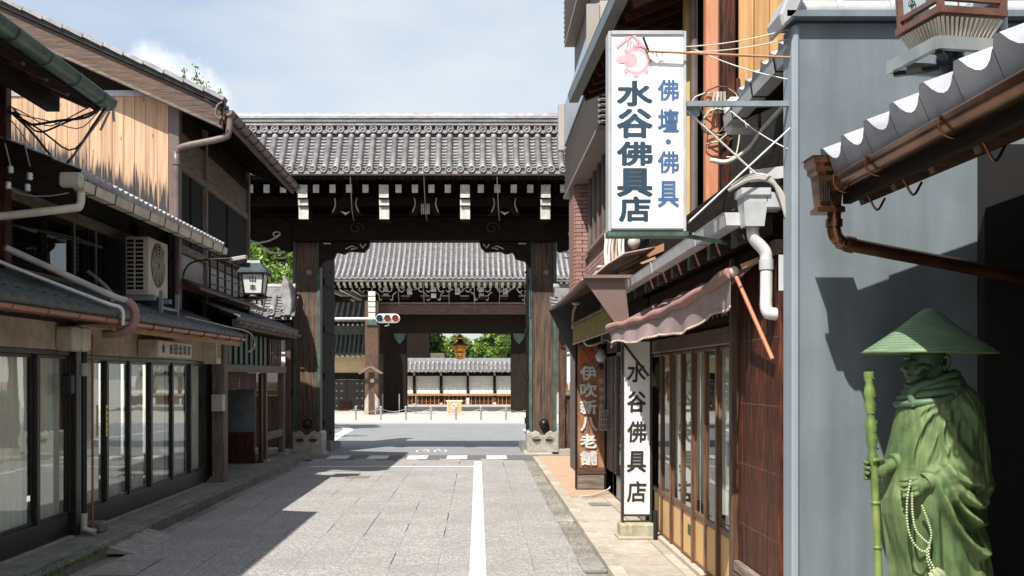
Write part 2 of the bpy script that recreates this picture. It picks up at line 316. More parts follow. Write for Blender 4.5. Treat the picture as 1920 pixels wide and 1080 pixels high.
# granite paver: speckle of pale and dark grains
def speckle(name, a, b, c, sc=160, rough=.85, rand=.07, bump=.25, dirt=(.2,.19,.18)):
    m, n, l, bs = new_mat(name); v, rnd = coords(n, l, (1,1,1))
    w = n.new('ShaderNodeTexVoronoi'); w.inputs['Scale'].default_value = sc; l.new(v, w.inputs['Vector'])
    rp = n.new('ShaderNodeValToRGB'); rp.color_ramp.interpolation = 'LINEAR'
    rp.color_ramp.elements[0].color = (*b, 1); rp.color_ramp.elements[1].color = (*c, 1); e = rp.color_ramp.elements.new(.5); e.color = (*a, 1)
    sp = n.new('ShaderNodeSeparateColor'); l.new(w.outputs['Color'], sp.inputs[0]); l.new(sp.outputs[0], rp.inputs[0])
    d = n.new('ShaderNodeTexNoise'); d.inputs['Scale'].default_value = 1.1; d.inputs['Detail'].default_value = 9; d.inputs['Roughness'].default_value = .65
    g = n.new('ShaderNodeNewGeometry'); l.new(g.outputs['Position'], d.inputs['Vector'])
    mr = n.new('ShaderNodeMapRange'); mr.inputs['From Min'].default_value = .4; mr.inputs['From Max'].default_value = .68; mr.inputs['To Max'].default_value = .6; l.new(d.outputs['Fac'], mr.inputs['Value'])
    mi = n.new('ShaderNodeMix'); mi.data_type = 'RGBA'; mi.inputs['B'].default_value = (*dirt, 1); l.new(mr.outputs[0], mi.inputs['Factor']); l.new(rp.outputs[0], mi.inputs['A'])
    hs = n.new('ShaderNodeHueSaturation'); m2 = n.new('ShaderNodeMapRange'); m2.inputs['To Min'].default_value = 1 - rand; m2.inputs['To Max'].default_value = 1 + rand
    l.new(rnd, m2.inputs['Value']); l.new(m2.outputs[0], hs.inputs['Value']); l.new(mi.outputs['Result'], hs.inputs['Color']); l.new(hs.outputs[0], bs.inputs['Base Color'])
    bs.inputs['Roughness'].default_value = rough
    bp = n.new('ShaderNodeBump'); bp.inputs['Strength'].default_value = bump; bp.inputs['Distance'].default_value = .004; l.new(w.outputs['Distance'], bp.inputs['Height']); l.new(bp.outputs[0], bs.inputs['Normal'])
    return m
M['paver'] = speckle('granite_paver', (.275,.26,.25), (.16,.155,.155), (.46,.44,.42), 75, rand=.025)
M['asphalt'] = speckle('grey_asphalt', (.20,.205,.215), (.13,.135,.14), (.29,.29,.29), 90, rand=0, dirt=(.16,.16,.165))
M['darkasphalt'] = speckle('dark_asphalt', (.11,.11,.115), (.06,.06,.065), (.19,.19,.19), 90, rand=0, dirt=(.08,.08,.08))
M['palepave'] = speckle('pale_concrete_apron', (.43,.40,.36), (.33,.31,.28), (.52,.49,.45), 60, rand=0, dirt=(.42,.39,.34))
M['gutterdirt'] = speckle('dirty_gutter_concrete', (.25,.23,.20), (.17,.155,.135), (.33,.31,.275), 60, rand=0, dirt=(.035,.03,.02))

# board with weather-burnt foot: the stain climbs from the board's own foot
def burnt(name, a, b, h0=.35, amp=.7):
    m, n, l, bs = new_mat(name); v, rnd = coords(n, l, (26, 26, 1.0))
    nz = n.new('ShaderNodeTexNoise'); nz.inputs['Scale'].default_value = 1.0; nz.inputs['Detail'].default_value = 7; l.new(v, nz.inputs['Vector'])
    rp = n.new('ShaderNodeValToRGB'); rp.color_ramp.elements[0].position = .3; rp.color_ramp.elements[1].position = .7; rp.color_ramp.elements[0].color = (*b, 1); rp.color_ramp.elements[1].color = (*a, 1); l.new(nz.outputs['Fac'], rp.inputs[0])
    # knots
    v2, _ = coords(n, l, (9, 9, 3.2)); vo = n.new('ShaderNodeTexVoronoi'); vo.inputs['Scale'].default_value = 1; l.new(v2, vo.inputs['Vector'])
    k = n.new('ShaderNodeMapRange'); k.inputs['From Min'].default_value = .07; k.inputs['From Max'].default_value = .15; k.inputs['To Min'].default_value = .75; k.inputs['To Max'].default_value = 0; l.new(vo.outputs['Distance'], k.inputs['Value'])
    mk = n.new('ShaderNodeMix'); mk.data_type = 'RGBA'; mk.inputs['B'].default_value = (.16,.06,.02,1); l.new(k.outputs[0], mk.inputs['Factor']); l.new(rp.outputs[0], mk.inputs['A'])
    tc = n.new('ShaderNodeTexCoord'); sx = n.new('ShaderNodeSeparateXYZ'); l.new(tc.outputs['Object'], sx.inputs[0])
    v3, _ = coords(n, l, (30, 30, 1.6)); n3 = n.new('ShaderNodeTexNoise'); n3.inputs['Scale'].default_value = 1; n3.inputs['Detail'].default_value = 4; l.new(v3, n3.inputs['Vector'])
    ad = n.new('ShaderNodeMath'); ad.operation = 'MULTIPLY_ADD'; ad.inputs[1].default_value = -amp * 2; l.new(n3.outputs['Fac'], ad.inputs[0]); l.new(sx.outputs['Z'], ad.inputs[2])
    mr = n.new('ShaderNodeMapRange'); mr.inputs['From Min'].default_value = h0 - amp - .10; mr.inputs['From Max'].default_value = h0 - amp + .10; mr.inputs['To Min'].default_value = 1; mr.inputs['To Max'].default_value = 0; l.new(ad.outputs[0], mr.inputs['Value'])
    mi = n.new('ShaderNodeMix'); mi.data_type = 'RGBA'; mi.inputs['B'].default_value = (.028,.026,.027,1); l.new(mr.outputs[0], mi.inputs['Factor']); l.new(mk.outputs['Result'], mi.inputs['A'])
    hs = n.new('ShaderNodeHueSaturation'); m2 = n.new('ShaderNodeMapRange'); m2.inputs['To Min'].default_value = .8; m2.inputs['To Max'].default_value = 1.15; l.new(rnd, m2.inputs['Value']); l.new(m2.outputs[0], hs.inputs['Value']); l.new(mi.outputs['Result'], hs.inputs['Color'])
    l.new(hs.outputs[0], bs.inputs['Base Color']); bs.inputs['Roughness'].default_value = .75
    bp = n.new('ShaderNodeBump'); bp.inputs['Strength'].default_value = .4; bp.inputs['Distance'].default_value = .006; l.new(nz.outputs['Fac'], bp.inputs['Height']); l.new(bp.outputs[0], bs.inputs['Normal'])
    return m
M['board'] = burnt('honey_cedar_board', (.60,.385,.24), (.37,.22,.13), .42, .52)
M['board2'] = burnt('amber_cedar_board', (.60,.35,.15), (.42,.21,.075), -.1, .25)

# ------------------------------------------------------------------ lettering
_gc = {}
def glyph(ch):
    if ch in _gc: return _gc[ch]
    cu = bpy.data.curves.new('glyph', 'FONT'); cu.body = ch; cu.size = 1; cu.resolution_u = 3
    o = bpy.data.objects.new('glyph', cu); COL.objects.link(o); dg = bpy.context.evaluated_depsgraph_get(); dg.update()
    me = bpy.data.meshes.new_from_object(o.evaluated_get(dg)); vs = [tuple(v.co) for v in me.vertices]; fs = [tuple(p.vertices) for p in me.polygons]
    bpy.data.objects.remove(o); bpy.data.curves.remove(cu); bpy.data.meshes.remove(me)
    _gc[ch] = (vs, fs); return vs, fs
def letter(ch, c, right, up, w, h, m, parent, name='character', bold=.02, thick=0, shear=0.):
    "one character as a mesh, fitted to w x h, centred at c in the plane of right and up; strokes thickened by close-stacked offset layers"
    vs, fs = glyph(ch)
    if not vs: return None
    xs = [v[0] for v in vs]; ys = [v[1] for v in vs]; cx = (min(xs)+max(xs))/2; cy = (min(ys)+max(ys))/2
    sx = w/(max(xs)-min(xs)+2*bold+1e-6); sy = h/(max(ys)-min(ys)+2*bold+1e-6)
    c = Vector(c); r = Vector(right).normalized(); u = Vector(up).normalized(); nrm = r.cross(u); mb = MB()
    offs = [(0, 0)] + [(bold*math.cos(a*math.pi/4 + .3), bold*math.sin(a*math.pi/4 + .3)) for a in range(8)]
    for k, (dx, dy) in enumerate(offs):
        P = [c + r*((x-cx+dx)*sx + shear*(y-cy)*sy) + u*((y-cy+dy)*sy) + nrm*(thick + k*.00022) for x, y, _ in vs]
        mb.add(P, fs)
        if thick and k % 2 == 1:
            ed = {}
            for f in fs:
                for i in range(len(f)): ed[(f[i], f[(i+1) % len(f)])] = 1
            for (a, b) in ed:
                if (b, a) not in ed: mb.add([P[a]-nrm*thick, P[b]-nrm*thick, P[b], P[a]], [(0,1,2,3)])
    return mb.build(name, m, parent)

# ================================================================== GROUND AND ROADS
g = MB().box(-300, 300, -120, 500, -.6, -.08); struct(g, 'ground', M['palepave'])
g = MB().box(-3.15, .87, -12, 19.62, -.3, -.022); struct(g, 'road_bed', M['black'])
g = MB().box(-3.15, .87, -12, 6.6, -.02, 0); struct(g, 'road_near', M['paver'])
pav_root = bpy.data.objects.new('road', None); COL.objects.link(pav_root); pav_root['kind'] = 'structure'; pav_root.location = (-1.14, 6.6, 0)
pw, pl = 4.02 / 10, .6
pm = [MB().box(-pw/2 + .0008, pw/2 - .0008 - gp, -pl/2, pl/2, -.02, 0).mesh('paver', M['paver']) for gp in (.000, .001, .003, .007)]
for i in range(10):
    y = 6.6 + (pl / 2 if i % 2 else 0)
    if i % 2: piece('paver', MB().box(-pw/2+.003, pw/2-.005, -pl/4, pl/4, -.02, 0).mesh('paver', M['paver']), pav_root, (-3.15 + pw * (i + .5), 6.6 + pl / 4, 0))
    while y < 19.5:
        piece('paver', random.choices(pm, (5, 3, 2, 3))[0], pav_root, (-3.15 + pw * (i + .5), y + pl / 2, random.uniform(-.0002, .0002)))
        y += pl
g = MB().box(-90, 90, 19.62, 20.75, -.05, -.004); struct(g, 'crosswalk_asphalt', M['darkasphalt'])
g = MB().box(-90, 90, 20.75, 34.2, -.05, -.006); struct(g, 'cross_street', M['asphalt'])
g = MB().box(-90, 90, 34.2, 62, -.3, .04); struct(g, 'far_pavement', M['palepave'])
mk = bpy.data.objects.new('road_markings', None); COL.objects.link(mk); mk['kind'] = 'structure'
MB().box(-.068, .068, -10, 19.2, .003, .006).build('centre_line', M['markwhite'], mk)
MB().box(-2.98, -.068 - .002, 17.98, 18.14, .003, .006).build('stop_line', M['markwhite'], mk)
for k in range(5):
    MB().box(.17 - .78*k, .57 - .78*k, 19.78, 20.62, -.003, 0).build('crosswalk_stripe', M['markwhite'], mk)
def ribbon(pts, w, z, name):
    mb = MB(); vs = []
    for i, p in enumerate(pts):
        a = Vector(pts[max(i-1, 0)]); b = Vector(pts[min(i+1, len(pts)-1)]); d = (b - a).normalized(); n = Vector((-d.y, d.x))
        vs += [(p[0] + n.x*w/2, p[1] + n.y*w/2, z), (p[0] - n.x*w/2, p[1] - n.y*w/2, z)]
    mb.add(vs, [(2*i, 2*i+2, 2*i+3, 2*i+1)[::-1] for i in range(len(pts)-1)]); return mb.build(name, M['markwhite'], mk)
ribbon([(-3.5, 23.2), (-3.66, 25), (-3.78, 28), (-3.85, 30.5), (-4.2, 32.2), (-5.5, 33.2), (-14, 33.6), (-60, 33.6)], .30, -.002, 'edge_line')
ribbon([(1.9, 23.2), (1.75, 27), (1.4, 30.5), (1.9, 32.2), (4, 32.8), (60, 33)], .17, -.002, 'edge_line')
for cx in (-1.18, -.80):
    ribbon([(cx + .13*math.cos(a*math.pi/12), 21.9 + .42*math.sin(a*math.pi/12)) for a in range(25)], .035, -.002, 'bicycle_mark')
ribbon([(-1.18, 21.9), (-1.1, 22.5), (-.88, 22.5), (-.80, 21.9)], .035, -.002, 'bicycle_mark')
# manhole plate in the paving
o = MB().box(-2.08, -1.72, 16.0, 16.35, .002, .006).build('drain_cover', M['darkconcrete'], None); tag(o, 'small square iron drain cover set in the sunlit paving on the left', 'drain cover')

# left pavement, kerb, channel
struct(MB().box(-3.95, -3.46, -12, 14.9, -.3, .085), 'pavement_left', M['darkconcrete'])
struct(MB().box(-7.5, -3.46, 14.9, 20.1, -.3, .07), 'pavement_by_gate', M['darkconcrete'])
struct(MB().box(-3.34, -3.15, -12, 20.1, -.3, -.03), 'gutter_channel_left', M['gutterdirt'])
kr = bpy.data.objects.new('kerb_left', None); COL.objects.link(kr); kr['kind'] = 'structure'
km = MB().box(-.06, .06, -.447, .447, -.15, .0).mesh('kerb_stone', M['darkconcrete'])
y = 6.0
while y < 20: piece('kerb_stone', km, kr, (-3.40, y + .45, .075 + random.uniform(-.006, .006)), (0, 0, random.uniform(-.01, .01))); y += .9
# sloped concrete ramp at the shop step
o = MB().prism([(-3.46,9.2,.0),(-3.05,9.2,.0),(-3.40,9.2,.075),(-3.46,9.2,.08)], (0,1.15,0)).build('kerb_ramp', M['concrete']); tag(o, 'pale concrete kerb ramp in the gutter below the left shop windows', 'ramp')
o = MB().box(-3.12,-2.75,8.2,8.9,.002,.008).build('patch', M['concrete']); o['kind'] = 'structure'; o.name = 'road_patch'

# right gutter, kerb and pavement
struct(MB().box(.87, 1.06, -12, 20.0, -.3, -.012), 'gutter_channel_right', M['gutterdirt'])
struct(MB().box(1.18, 2.2, 13.2, 20.0, -.3, .045), 'pavement_orange', M['orangepave'])
struct(MB().box(1.18, 2.2, -12, 6.2, -.3, .040), 'pavement_right_near', M['stone'])
kr = bpy.data.objects.new('kerb_right', None); COL.objects.link(kr); kr['kind'] = 'structure'
km = MB().box(-.058, .058, -.296, .296, -.15, 0).mesh('kerb_stone', M['stone'])
y = 6.0
while y < 19.8: piece('kerb_stone', km, kr, (1.12, y + .3, .05 + random.uniform(-.005, .005))); y += .6
pr = bpy.data.objects.new('pavement_right', None); COL.objects.link(pr); pr['kind'] = 'structure'
y = 6.2
while y < 13.15:
    for (xa, xb) in ((1.182, 1.62), (1.624, 2.2)):
        h = .04 + random.uniform(-.003, .003)
        MB().box(xa, xb - .004, y, min(y + .694, 13.19), -.2, h).build('paving_slab', M['stone'], pr)
    y += .7
for i, (y0, w) in enumerate(((8.35, .55), (11.2, .3))):
    o = MB().box(.86, 1.055, y0, y0 + w, -.01, .022).build('drain_slab', M['concrete'], bevel=.006)
    tag(o, ['pale concrete slab bridging the right gutter at the bottom of the picture', 'narrow pale slab bridging the right gutter farther up, near the wooden sign board'][i], 'drain slab', 'drain slabs in the right gutter')
# dirt and moss lying in the right gutter
mb = MB()
for _ in range(900):
    x = random.uniform(.89, 1.05); y = random.choice((random.gauss(16.3, .9), random.gauss(12.9, .6), random.gauss(10.4, .8))); s = random.uniform(.006, .022)
    mb.add([(x-s, y-s, -.01), (x+s, y-s*.6, -.01), (x+s*.7, y+s, -.01), (x, y, -.01 + s)], [(0,1,3), (1,2,3), (2,0,3)])
tag(mb.build('fallen_leaves', M['gutterdirt']), 'dark dirt and litter lying in the right gutter', 'dirt', kind='stuff')
mb = MB()
for _ in range(1500):
    x = random.uniform(-3.47, -3.30); y = random.gauss(8.3, 1.0); z = .05; h = random.uniform(.015, .05); a = random.uniform(0, 6.3); dx, dy = math.cos(a)*.006, math.sin(a)*.006
    mb.add([(x-dx, y-dy, z), (x+dx, y+dy, z), (x+random.uniform(-.02,.02), y+random.uniform(-.02,.02), z+h)], [(0,1,2)])
tag(mb.build('grass', M['leaf2']), 'small weeds and moss growing along the left kerb', 'weeds', kind='stuff')

# ================================================================== ROOF BUILDERS
def pantiles(parent, p0, along, L, up, run, pitch, m, eave=True, amp=.022, step=.26, name='roof_tiles', tiles_name='eave_tile', lift=.03, drop=None):
    "S-tile roof: a field of wavy stepped courses (one mesh) and single eave tiles"
    p0 = Vector(p0); A = Vector(along).normalized(); U = Vector(up).normalized(); N = A.cross(U)
    if N.z < 0: N = -N
    def h(t):
        t %= 1.0
        return amp * (((t - .32) / .32) ** 2 * .9) if t < .64 else amp * (.9 + .9 * math.sin(math.pi * (t - .64) / .36))
    n = max(1, round(L / pitch)); pit = L / n; e0 = step if eave else 0
    mb = MB(); sub = 6; rows = max(1, math.ceil((run - e0) / step))
    for r in range(rows):
        s0 = e0 + r * step; s1 = min(run, s0 + step * 1.02)
        if s1 - s0 < .02: continue
        vs = []
        for i in range(n * sub + 1):
            u = i / sub; q = p0 + A * (u * pit); hh = h(u) + lift
            vs += [q + U*s0 + N*(hh - .012), q + U*s0 + N*(hh + .016), q + U*s1 + N*hh]
        fs = []
        for i in range(n * sub):
            a = 3*i; b = a + 3; fs += [(a, b, b+1, a+1), (a+1, b+1, b+2, a+2)]
        mb.add(vs, fs, False)
    mb.build(name, m, parent, kind='stuff')
    if eave:
        vs = []; k = 8
        for i in range(k + 1):
            t = i / k; hh = h(t * .999) + lift; q = A * ((t - .5) * pit * .985)
            vs += [q - U*.02 + N*((hh - .052 + .018*math.cos(2*math.pi*(t-.32))) if drop is None else lift - drop), q - U*.02 + N*(hh + .016), q + U*(step+.01) + N*(hh + .002), q + U*(step+.01) + N*(hh - .02)]
        fs = []
        for i in range(k):
            a = 4*i; b = a + 4; fs += [(a, b, b+1, a+1), (a+1, b+1, b+2, a+2), (a+3, b+3, b, a)]
        me = MB().add(vs, fs, False).mesh(tiles_name, m)
        for i in range(n): piece(tiles_name, me, parent, p0 + A * ((i + .5) * pit))

def round_tiles(parent, X0, X1, prof, pitch, r, m, discs=True, cname='cover_tile', top_discs=None, ysgn=1, inst=True):
    "round cover-tile rows over stepped pan tiles; prof = [(y, z)] from eave to ridge, rows run along it"
    n = round((X1 - X0) / pitch); pit = (X1 - X0) / n
    # resample profile in ~.27 m tile lengths
    P = [Vector((0, y, z)) for y, z in prof]; seg = [0]
    for i in range(1, len(P)): seg.append(seg[-1] + (P[i] - P[i-1]).length)
    T = seg[-1]
    def pt(s):
        s = min(max(s, 0), T)
        for i in range(1, len(P)):
            if s <= seg[i] + 1e-9: return P[i-1].lerp(P[i], (s - seg[i-1]) / (seg[i] - seg[i-1]))
        return P[-1]
    def nrm(s):
        d = (pt(min(T, s + .02)) - pt(max(0, s - .02))).normalized(); v = Vector((0, -d.z, d.y)); return v if v.z > 0 else -v
    k = 7; L = .28; s = 0; vs = []; fs = []; rings = []
    while s < T - .01:
        e = min(T, s + L); rings += [(s, r * 1.0), (e, r * .955)]; s = e
    for (s, rr) in rings:
        c = pt(s); N = nrm(s)
        for i in range(k + 1):
            a = math.pi * i / k; vs.append(c + Vector((math.cos(a) * rr, 0, 0)) + N * (math.sin(a) * rr + .012))
    for j in range(len(rings) - 1):
        for i in range(k):
            a = j*(k+1) + i; fs.append((a, a+1, a+k+2, a+k+1) if ysgn > 0 else (a+1, a, a+k+1, a+k+2))
    me = MB().add(vs, fs, True).mesh(cname, m); 
    xs = [X0 + pit * (i + .5) for i in range(n)]
    for x in xs: piece(cname, me, parent, (x, 0, 0))
    c = pt(0)
    if discs:
        dm = MB().lathe([(0, .028), (r*.25, .026), (r*.3, .012), (r*.72, .012), (r*.78, .03), (r*1.12, .03), (r*1.18, .02), (r*1.18, -.03)], (0, 0, 0), 16, 'y')
        for a in range(3):
            t = a * 2.09; dm.ball((r*.5*math.cos(t), -.016, r*.5*math.sin(t)), r*.17, 6)
        dm = dm.mesh('eave_disc', m)
        for x in xs: piece('eave_disc', dm, parent, (x, c.y - .02*ysgn, c.z + .035))
    # pans
    mb = MB(); w = pit; q = 5; st = .095; rows = int(T / st)
    for i in range(n + 1):
        xc = X0 + pit * i
        for j in range(rows):
            s0 = j * st; s1 = min(T, s0 + st * 1.15); a0, a1 = pt(s0), pt(s1); N0, N1 = nrm(s0), nrm(s1); vs = []
            for t in range(q + 1):
                u = t / q * 2 - 1; dx = Vector((xc + u * w / 2 * .8, 0, 0)); d = (u*u) * .03
                vs += [a0 + dx + N0*(d - .006), a0 + dx + N0*(d + .010), a1 + dx + N1*(d - .024)]
            f2 = []
            for t in range(q):
                a = 3*t; b = a + 3; f2 += [(a, b, b+1, a+1), (a+1, b+1, b+2, a+2)]
            mb.add(vs, f2)
    mb.build('pan_tiles', M['pantile'] if m is M['tile'] else m, parent, kind='stuff')
    if discs:
        # drooping eave pans between the discs
        vs = []
        for t in range(7):
            u = t / 6 * 2 - 1; zz = (u*u) * .045
            vs += [(u*w*.42, 0, zz - .065), (u*w*.42, 0, zz + .0)]
        em = MB().add(vs, [(2*t, 2*t+2, 2*t+3, 2*t+1) for t in range(6)]).mesh('eave_pan', m)
        for i in range(n + 1): piece('eave_pan', em, parent, (X0 + pit*i, c.y - .028*ysgn, c.z + .0))
    return xs

def gutter(parent, p, q, r, m, name='gutter', strap=None, sm=None, box=False):
    p = Vector(p); q = Vector(q); d = (q - p).normalized(); side = d.cross(Vector((0,0,1))).normalized(); up = side.cross(d)
    pr = [(-1.02, .12), (-1, 0), (-.9, -.45), (-.62, -.8), (-.3, -.96), (.0, -1), (.3, -.96), (.62, -.8), (.9, -.45), (1, 0), (1.02, .12)] if not box else [(-1.05, .5), (-1, .45), (-.8, -.9), (.8, -.9), (1, .45), (1.05, .5)]
    vs = []
    for e in (p, q):
        for (a, b) in pr: vs.append(e + side*a*r + up*b*r)
        for (a, b) in pr[::-1]: vs.append(e + side*a*r*.86 + up*(b*.86 + .04)*r)
    k = len(pr) * 2
    fs = [(i, (i+1) % k, (i+1) % k + k, i + k) for i in range(k)]
    mb = MB().add(vs, fs, not box)
    for e in (p, q):
        s = len(mb.v); mb.add([e + side*a*r*.95 + up*b*r*.95 for a, b in pr], [tuple(range(len(pr)))])
    g = mb.build(name, m, parent)
    if strap:
        n = max(1, int((q - p).length / strap))
        for i in range(n):
            c = p.lerp(q, (i + .5) / n); mb = MB()
            pts = [c + side*a*r*1.08 + up*b*r*1.08 for a, b in pr]
            mb.tube(pts, .006, 5); mb.build('gutter_strap', sm or M['blackmetal'], g)
    return g
def rafters(parent, p0, along, L, n, vec, w, h, m, name='rafter', tip=None, tip_t=.006):
    p0 = Vector(p0); A = Vector(along).normalized(); V = Vector(vec); me = MB().beam((0,0,0), V, w, h).mesh(name, m)
    tm = None
    if tip:
        d = V.normalized(); tm = MB().beam(-d*tip_t, -d*.0005, w*1.02, h*1.02).mesh('rafter_tip', tip)
    for i in range(n):
        c = p0 + A * (L * i / max(1, n-1)); o = piece(name, me, parent, c)
        if tm: piece('rafter_tip', tm, o, c)

# ================================================================== LEFT: near shop house
def shopfront(root, y_edges, xf, z0, zs, zt, first_post=True, curtain='curtain', kick=M['bronze_frame']):
    "sliding glass front facing +X: kick rail, sill, posts, panes with a frame each, header"
    W = y_edges[-1] - y_edges[0]
    MB().box(xf-.06, xf, y_edges[0], y_edges[-1], z0, zs).build('kick_rail', M['bronze_frame'], root, bevel=.004)
    MB().box(xf-.07, xf+.012, y_edges[0], y_edges[-1], zt, zt+.045).build('header_rail', M['bronze_frame'], root, bevel=.004)
    MB().box(xf-.09, xf+.05, y_edges[0], y_edges[-1], z0-.05, z0-.001).build('threshold', M['concrete'], root, bevel=.008)
    pst = MB().box(-.05, .014, -.03, .03, 0, zt - zs - .004).mesh('post', M['bronze_frame'])
    for i, y in enumerate(y_edges): piece('post', pst, root, (xf, y, zs + .002))
    for i in range(len(y_edges) - 1):
        a, b = y_edges[i] + .032, y_edges[i+1] - .032; dx = -.012 if i % 2 else -.03
        p = MB().box(xf+dx-.004, xf+dx, a, b, zs+.03, zt-.03).build('window_pane', M['glass'], root)
        f = MB(); f.box(xf+dx-.012, xf+dx+.008, a, b, zs+.004, zs+.03); f.box(xf+dx-.012, xf+dx+.008, a, b, zt-.03, zt-.002)
        f.box(xf+dx-.012, xf+dx+.008, a, a+.018, zs+.03, zt-.03); f.box(xf+dx-.012, xf+dx+.008, b-.018, b, zs+.03, zt-.03)
        f.build('sash', M['bronze_frame'], p)
        ph = random.uniform(0, 6); fr = random.uniform(26, 36); cm = M[curtain]
        c = MB().grid(lambda u, v: (xf - .085 + .016*math.sin(fr*(a+(b-a)*u) + ph + .4*math.sin(7*u)) + .006*math.sin(70*u), a + (b-a)*u, zs - .1 + (zt - zs + .1)*v), 60, 2)
        c.build('curtain', cm, root)
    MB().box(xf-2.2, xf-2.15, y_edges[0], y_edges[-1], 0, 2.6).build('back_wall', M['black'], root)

L0 = thing('shop_house', 'low timber shop house with tan plaster band and mossy tiled eave, nearest on the left', 'house', (-4.3, 7, 0))
XF = -3.85
shopfront(L0, [4.7, 5.56, 6.42, 7.28, 8.12, 8.95, 9.66], XF, .10, .30, 1.79)
MB().box(XF-.1, XF+.004, 3.0, 9.69, 1.84, 2.16).build('plaster_band', M['plaster'], L0)
MB().box(-6.5, XF-.02, -8, 4.68, -.1, 2.6).build('side_wall', M['plaster'], L0)
MB().box(-4.02, -3.80, 9.69, 9.80, -.1, 2.18).build('corner_post', M['bronze_frame'], L0, bevel=.006)
MB().box(-3.86, -3.48, -8, 9.66, 2.09, 2.115).build('soffit', M['dark_y'], L0)
UP = Vector((-1, 0, .42)).normalized()
pantiles(L0, (-3.44, -1, 2.14), (0,1,0), 10.68, UP, 1.02, .25, M['tilegreen'])
gutter(L0, (-3.43, -1, 2.08), (-3.43, 9.66, 2.13), .045, M['copper'], strap=.6, sm=M['copper'])
# upper storey
XU = -4.36
MB().box(XU-.14, XU, -8, 9.32, 2.45, 4.35).build('upper_wall', M['dark_v'], L0)
for y in (5.5, 6.6, 7.7, 8.8):
    f = MB().box(XU, XU+.03, y-.44, y+.44, 2.8, 3.9).build('window', M['dark_v'], L0)
    MB().box(XU+.031, XU+.034, y-.40, y+.40, 2.85, 3.85).build('window_pane', M['glassdark'], f)
MB().box(-4.42, -4.26, 9.24, 9.36, 2.42, 4.5).build('corner_post', M['red_v'], L0, bevel=.008, label='dark red weathered corner post under the green gutter')
UP2 = Vector((-1, 0, .44)).normalized()
pantiles(L0, (-3.50, -2, 4.12), (0,1,0), 11.4, UP2, 2.6, .27, M['tiledark'])
mb = MB(); mb.prism([(-3.4, -2, 4.14), (-6, -2, 5.28), (-6, -2, 5.2), (-3.4, -2, 4.06)], (0, 11.36, 0)); mb.build('roof_board', M['dark_y'], L0)
rafters(L0, (-3.5, .2, 4.04), (0,1,0), 9.0, 22, Vector((-1.0, 0, .44)), .06, .08, M['brown_x'])
MB().box(-3.95, -3.83, 2, 9.38, 4.02, 4.16).build('purlin', M['dark_y'], L0)
MB().box(-3.50, -3.44, -2, 9.34, 4.02, 4.13).build('fascia', M['dark_y'], L0)
gutter(L0, (-3.40, -2, 4.08), (-3.40, 9.42, 4.12), .085, M['greengutter'], 'green_gutter', strap=.55, sm=M['verdigris'])
# bundle of cables hanging off the eave end
cb = thing('cable_bundle', 'tangled dark and grey cables looping under the end of the green gutter', 'cables', (-3.8, 9.3, 3.8))
for i in range(7):
    a = random.uniform(-.1, .1); pts = []
    for t in range(13):
        u = t / 12; pts.append((-4.28 + .92*u + .03*math.sin(9*u+i), 9.33 + .05*math.sin(i+5*u), 4.0 + a - (.16 + .05*i) * math.sin(math.pi*u) * (1 + .35*math.sin(5*u+i)) + .06*u))
    MB().tube(pts, .006 + .003*(i % 3), 6).build('cable', M['blackmetal'] if i % 3 else M['cablegrey'], cb)
for (p, q) in (((-3.42, 9.4, 4.1), (-3.36, 9.46, 3.95)), ((-3.46, 9.42, 4.05), (-3.5, 9.5, 3.88))):
    MB().tube([p, (p[0]+.07, p[1], p[2]-.02), q], .012, 8).build('cable', M['cablegrey'], cb)

# pipes and boxes at the junction of the two shop houses
ap = thing('waste_pipe', 'twin pale plastic pipes running down over the mossy eave into a pinkish elbow', 'pipe', (-3.5, 9.6, 2.4))
pp = [(-4.30, 8.72, 3.15), (-4.28, 8.72, 2.74), (-4.2, 8.8, 2.62), (-3.52, 9.55, 2.30), (-3.38, 9.7, 2.24), (-3.37, 9.72, 2.08)]
def smooth_path(P, k=5):
    P = [Vector(p) for p in P]; out = []
    Q = [2*P[0]-P[1]] + P + [2*P[-1]-P[-2]]
    for i in range(1, len(Q) - 2):
        for t in range(k):
            u = t / k; a, b, c, d = Q[i-1], Q[i], Q[i+1], Q[i+2]
            out.append(.5*((2*b) + (c-a)*u + (2*a-5*b+4*c-d)*u*u + (3*b-a-3*c+d)*u**3))
    return out + [P[-1]]
MB().tube(smooth_path(pp), .018, 8).build('pipe', M['pvcwhite'], ap)
MB().tube(smooth_path([(-4.12, 8.92, 2.72), (-3.5, 9.64, 2.38), (-3.36, 9.8, 2.32)]), .030, 10).build('pipe', M['cablegrey'], ap)
MB().tube(smooth_path([(-3.36, 9.8, 2.32), (-3.30, 9.84, 2.24), (-3.31, 9.84, 2.1), (-3.42, 9.84, 2.02), (-3.6, 9.84, 2.0)]), .042, 10).build('elbow', mat('pinkish_pvc', (.36,.20,.17), (.28,.15,.13), rough=.5, bump=.05, dirt=(.2,.14,.12)), ap)
for i, (y, lab) in enumerate(((9.42, 'rounded beige meter cover under the eave, the nearer of the two beside the downpipe'), (9.66, 'rounded beige meter cover under the eave, right beside the downpipe elbow'))):
    z0, z1 = 1.83, 2.06; w, dd = .105, .16
    o = MB().prism([(XF+.005, y-w, z0+.03), (XF+.005, y-w+.03, z0), (XF+.005, y+w-.03, z0), (XF+.005, y+w, z0+.03), (XF+.005, y+w, z1-.02), (XF+.005, y+w-.02, z1), (XF+.005, y-w+.02, z1), (XF+.005, y-w, z1-.02)], (dd, 0, 0)).build('meter_cover', M['pvcbeige'], None, bevel=.03)
    tag(o, lab, 'meter box', 'meter covers')
dp = thing('downpipe', 'thin downpipe and conduit with grey collar between the two left shop windows', 'downpipe', (-3.72, 9.72, .1))
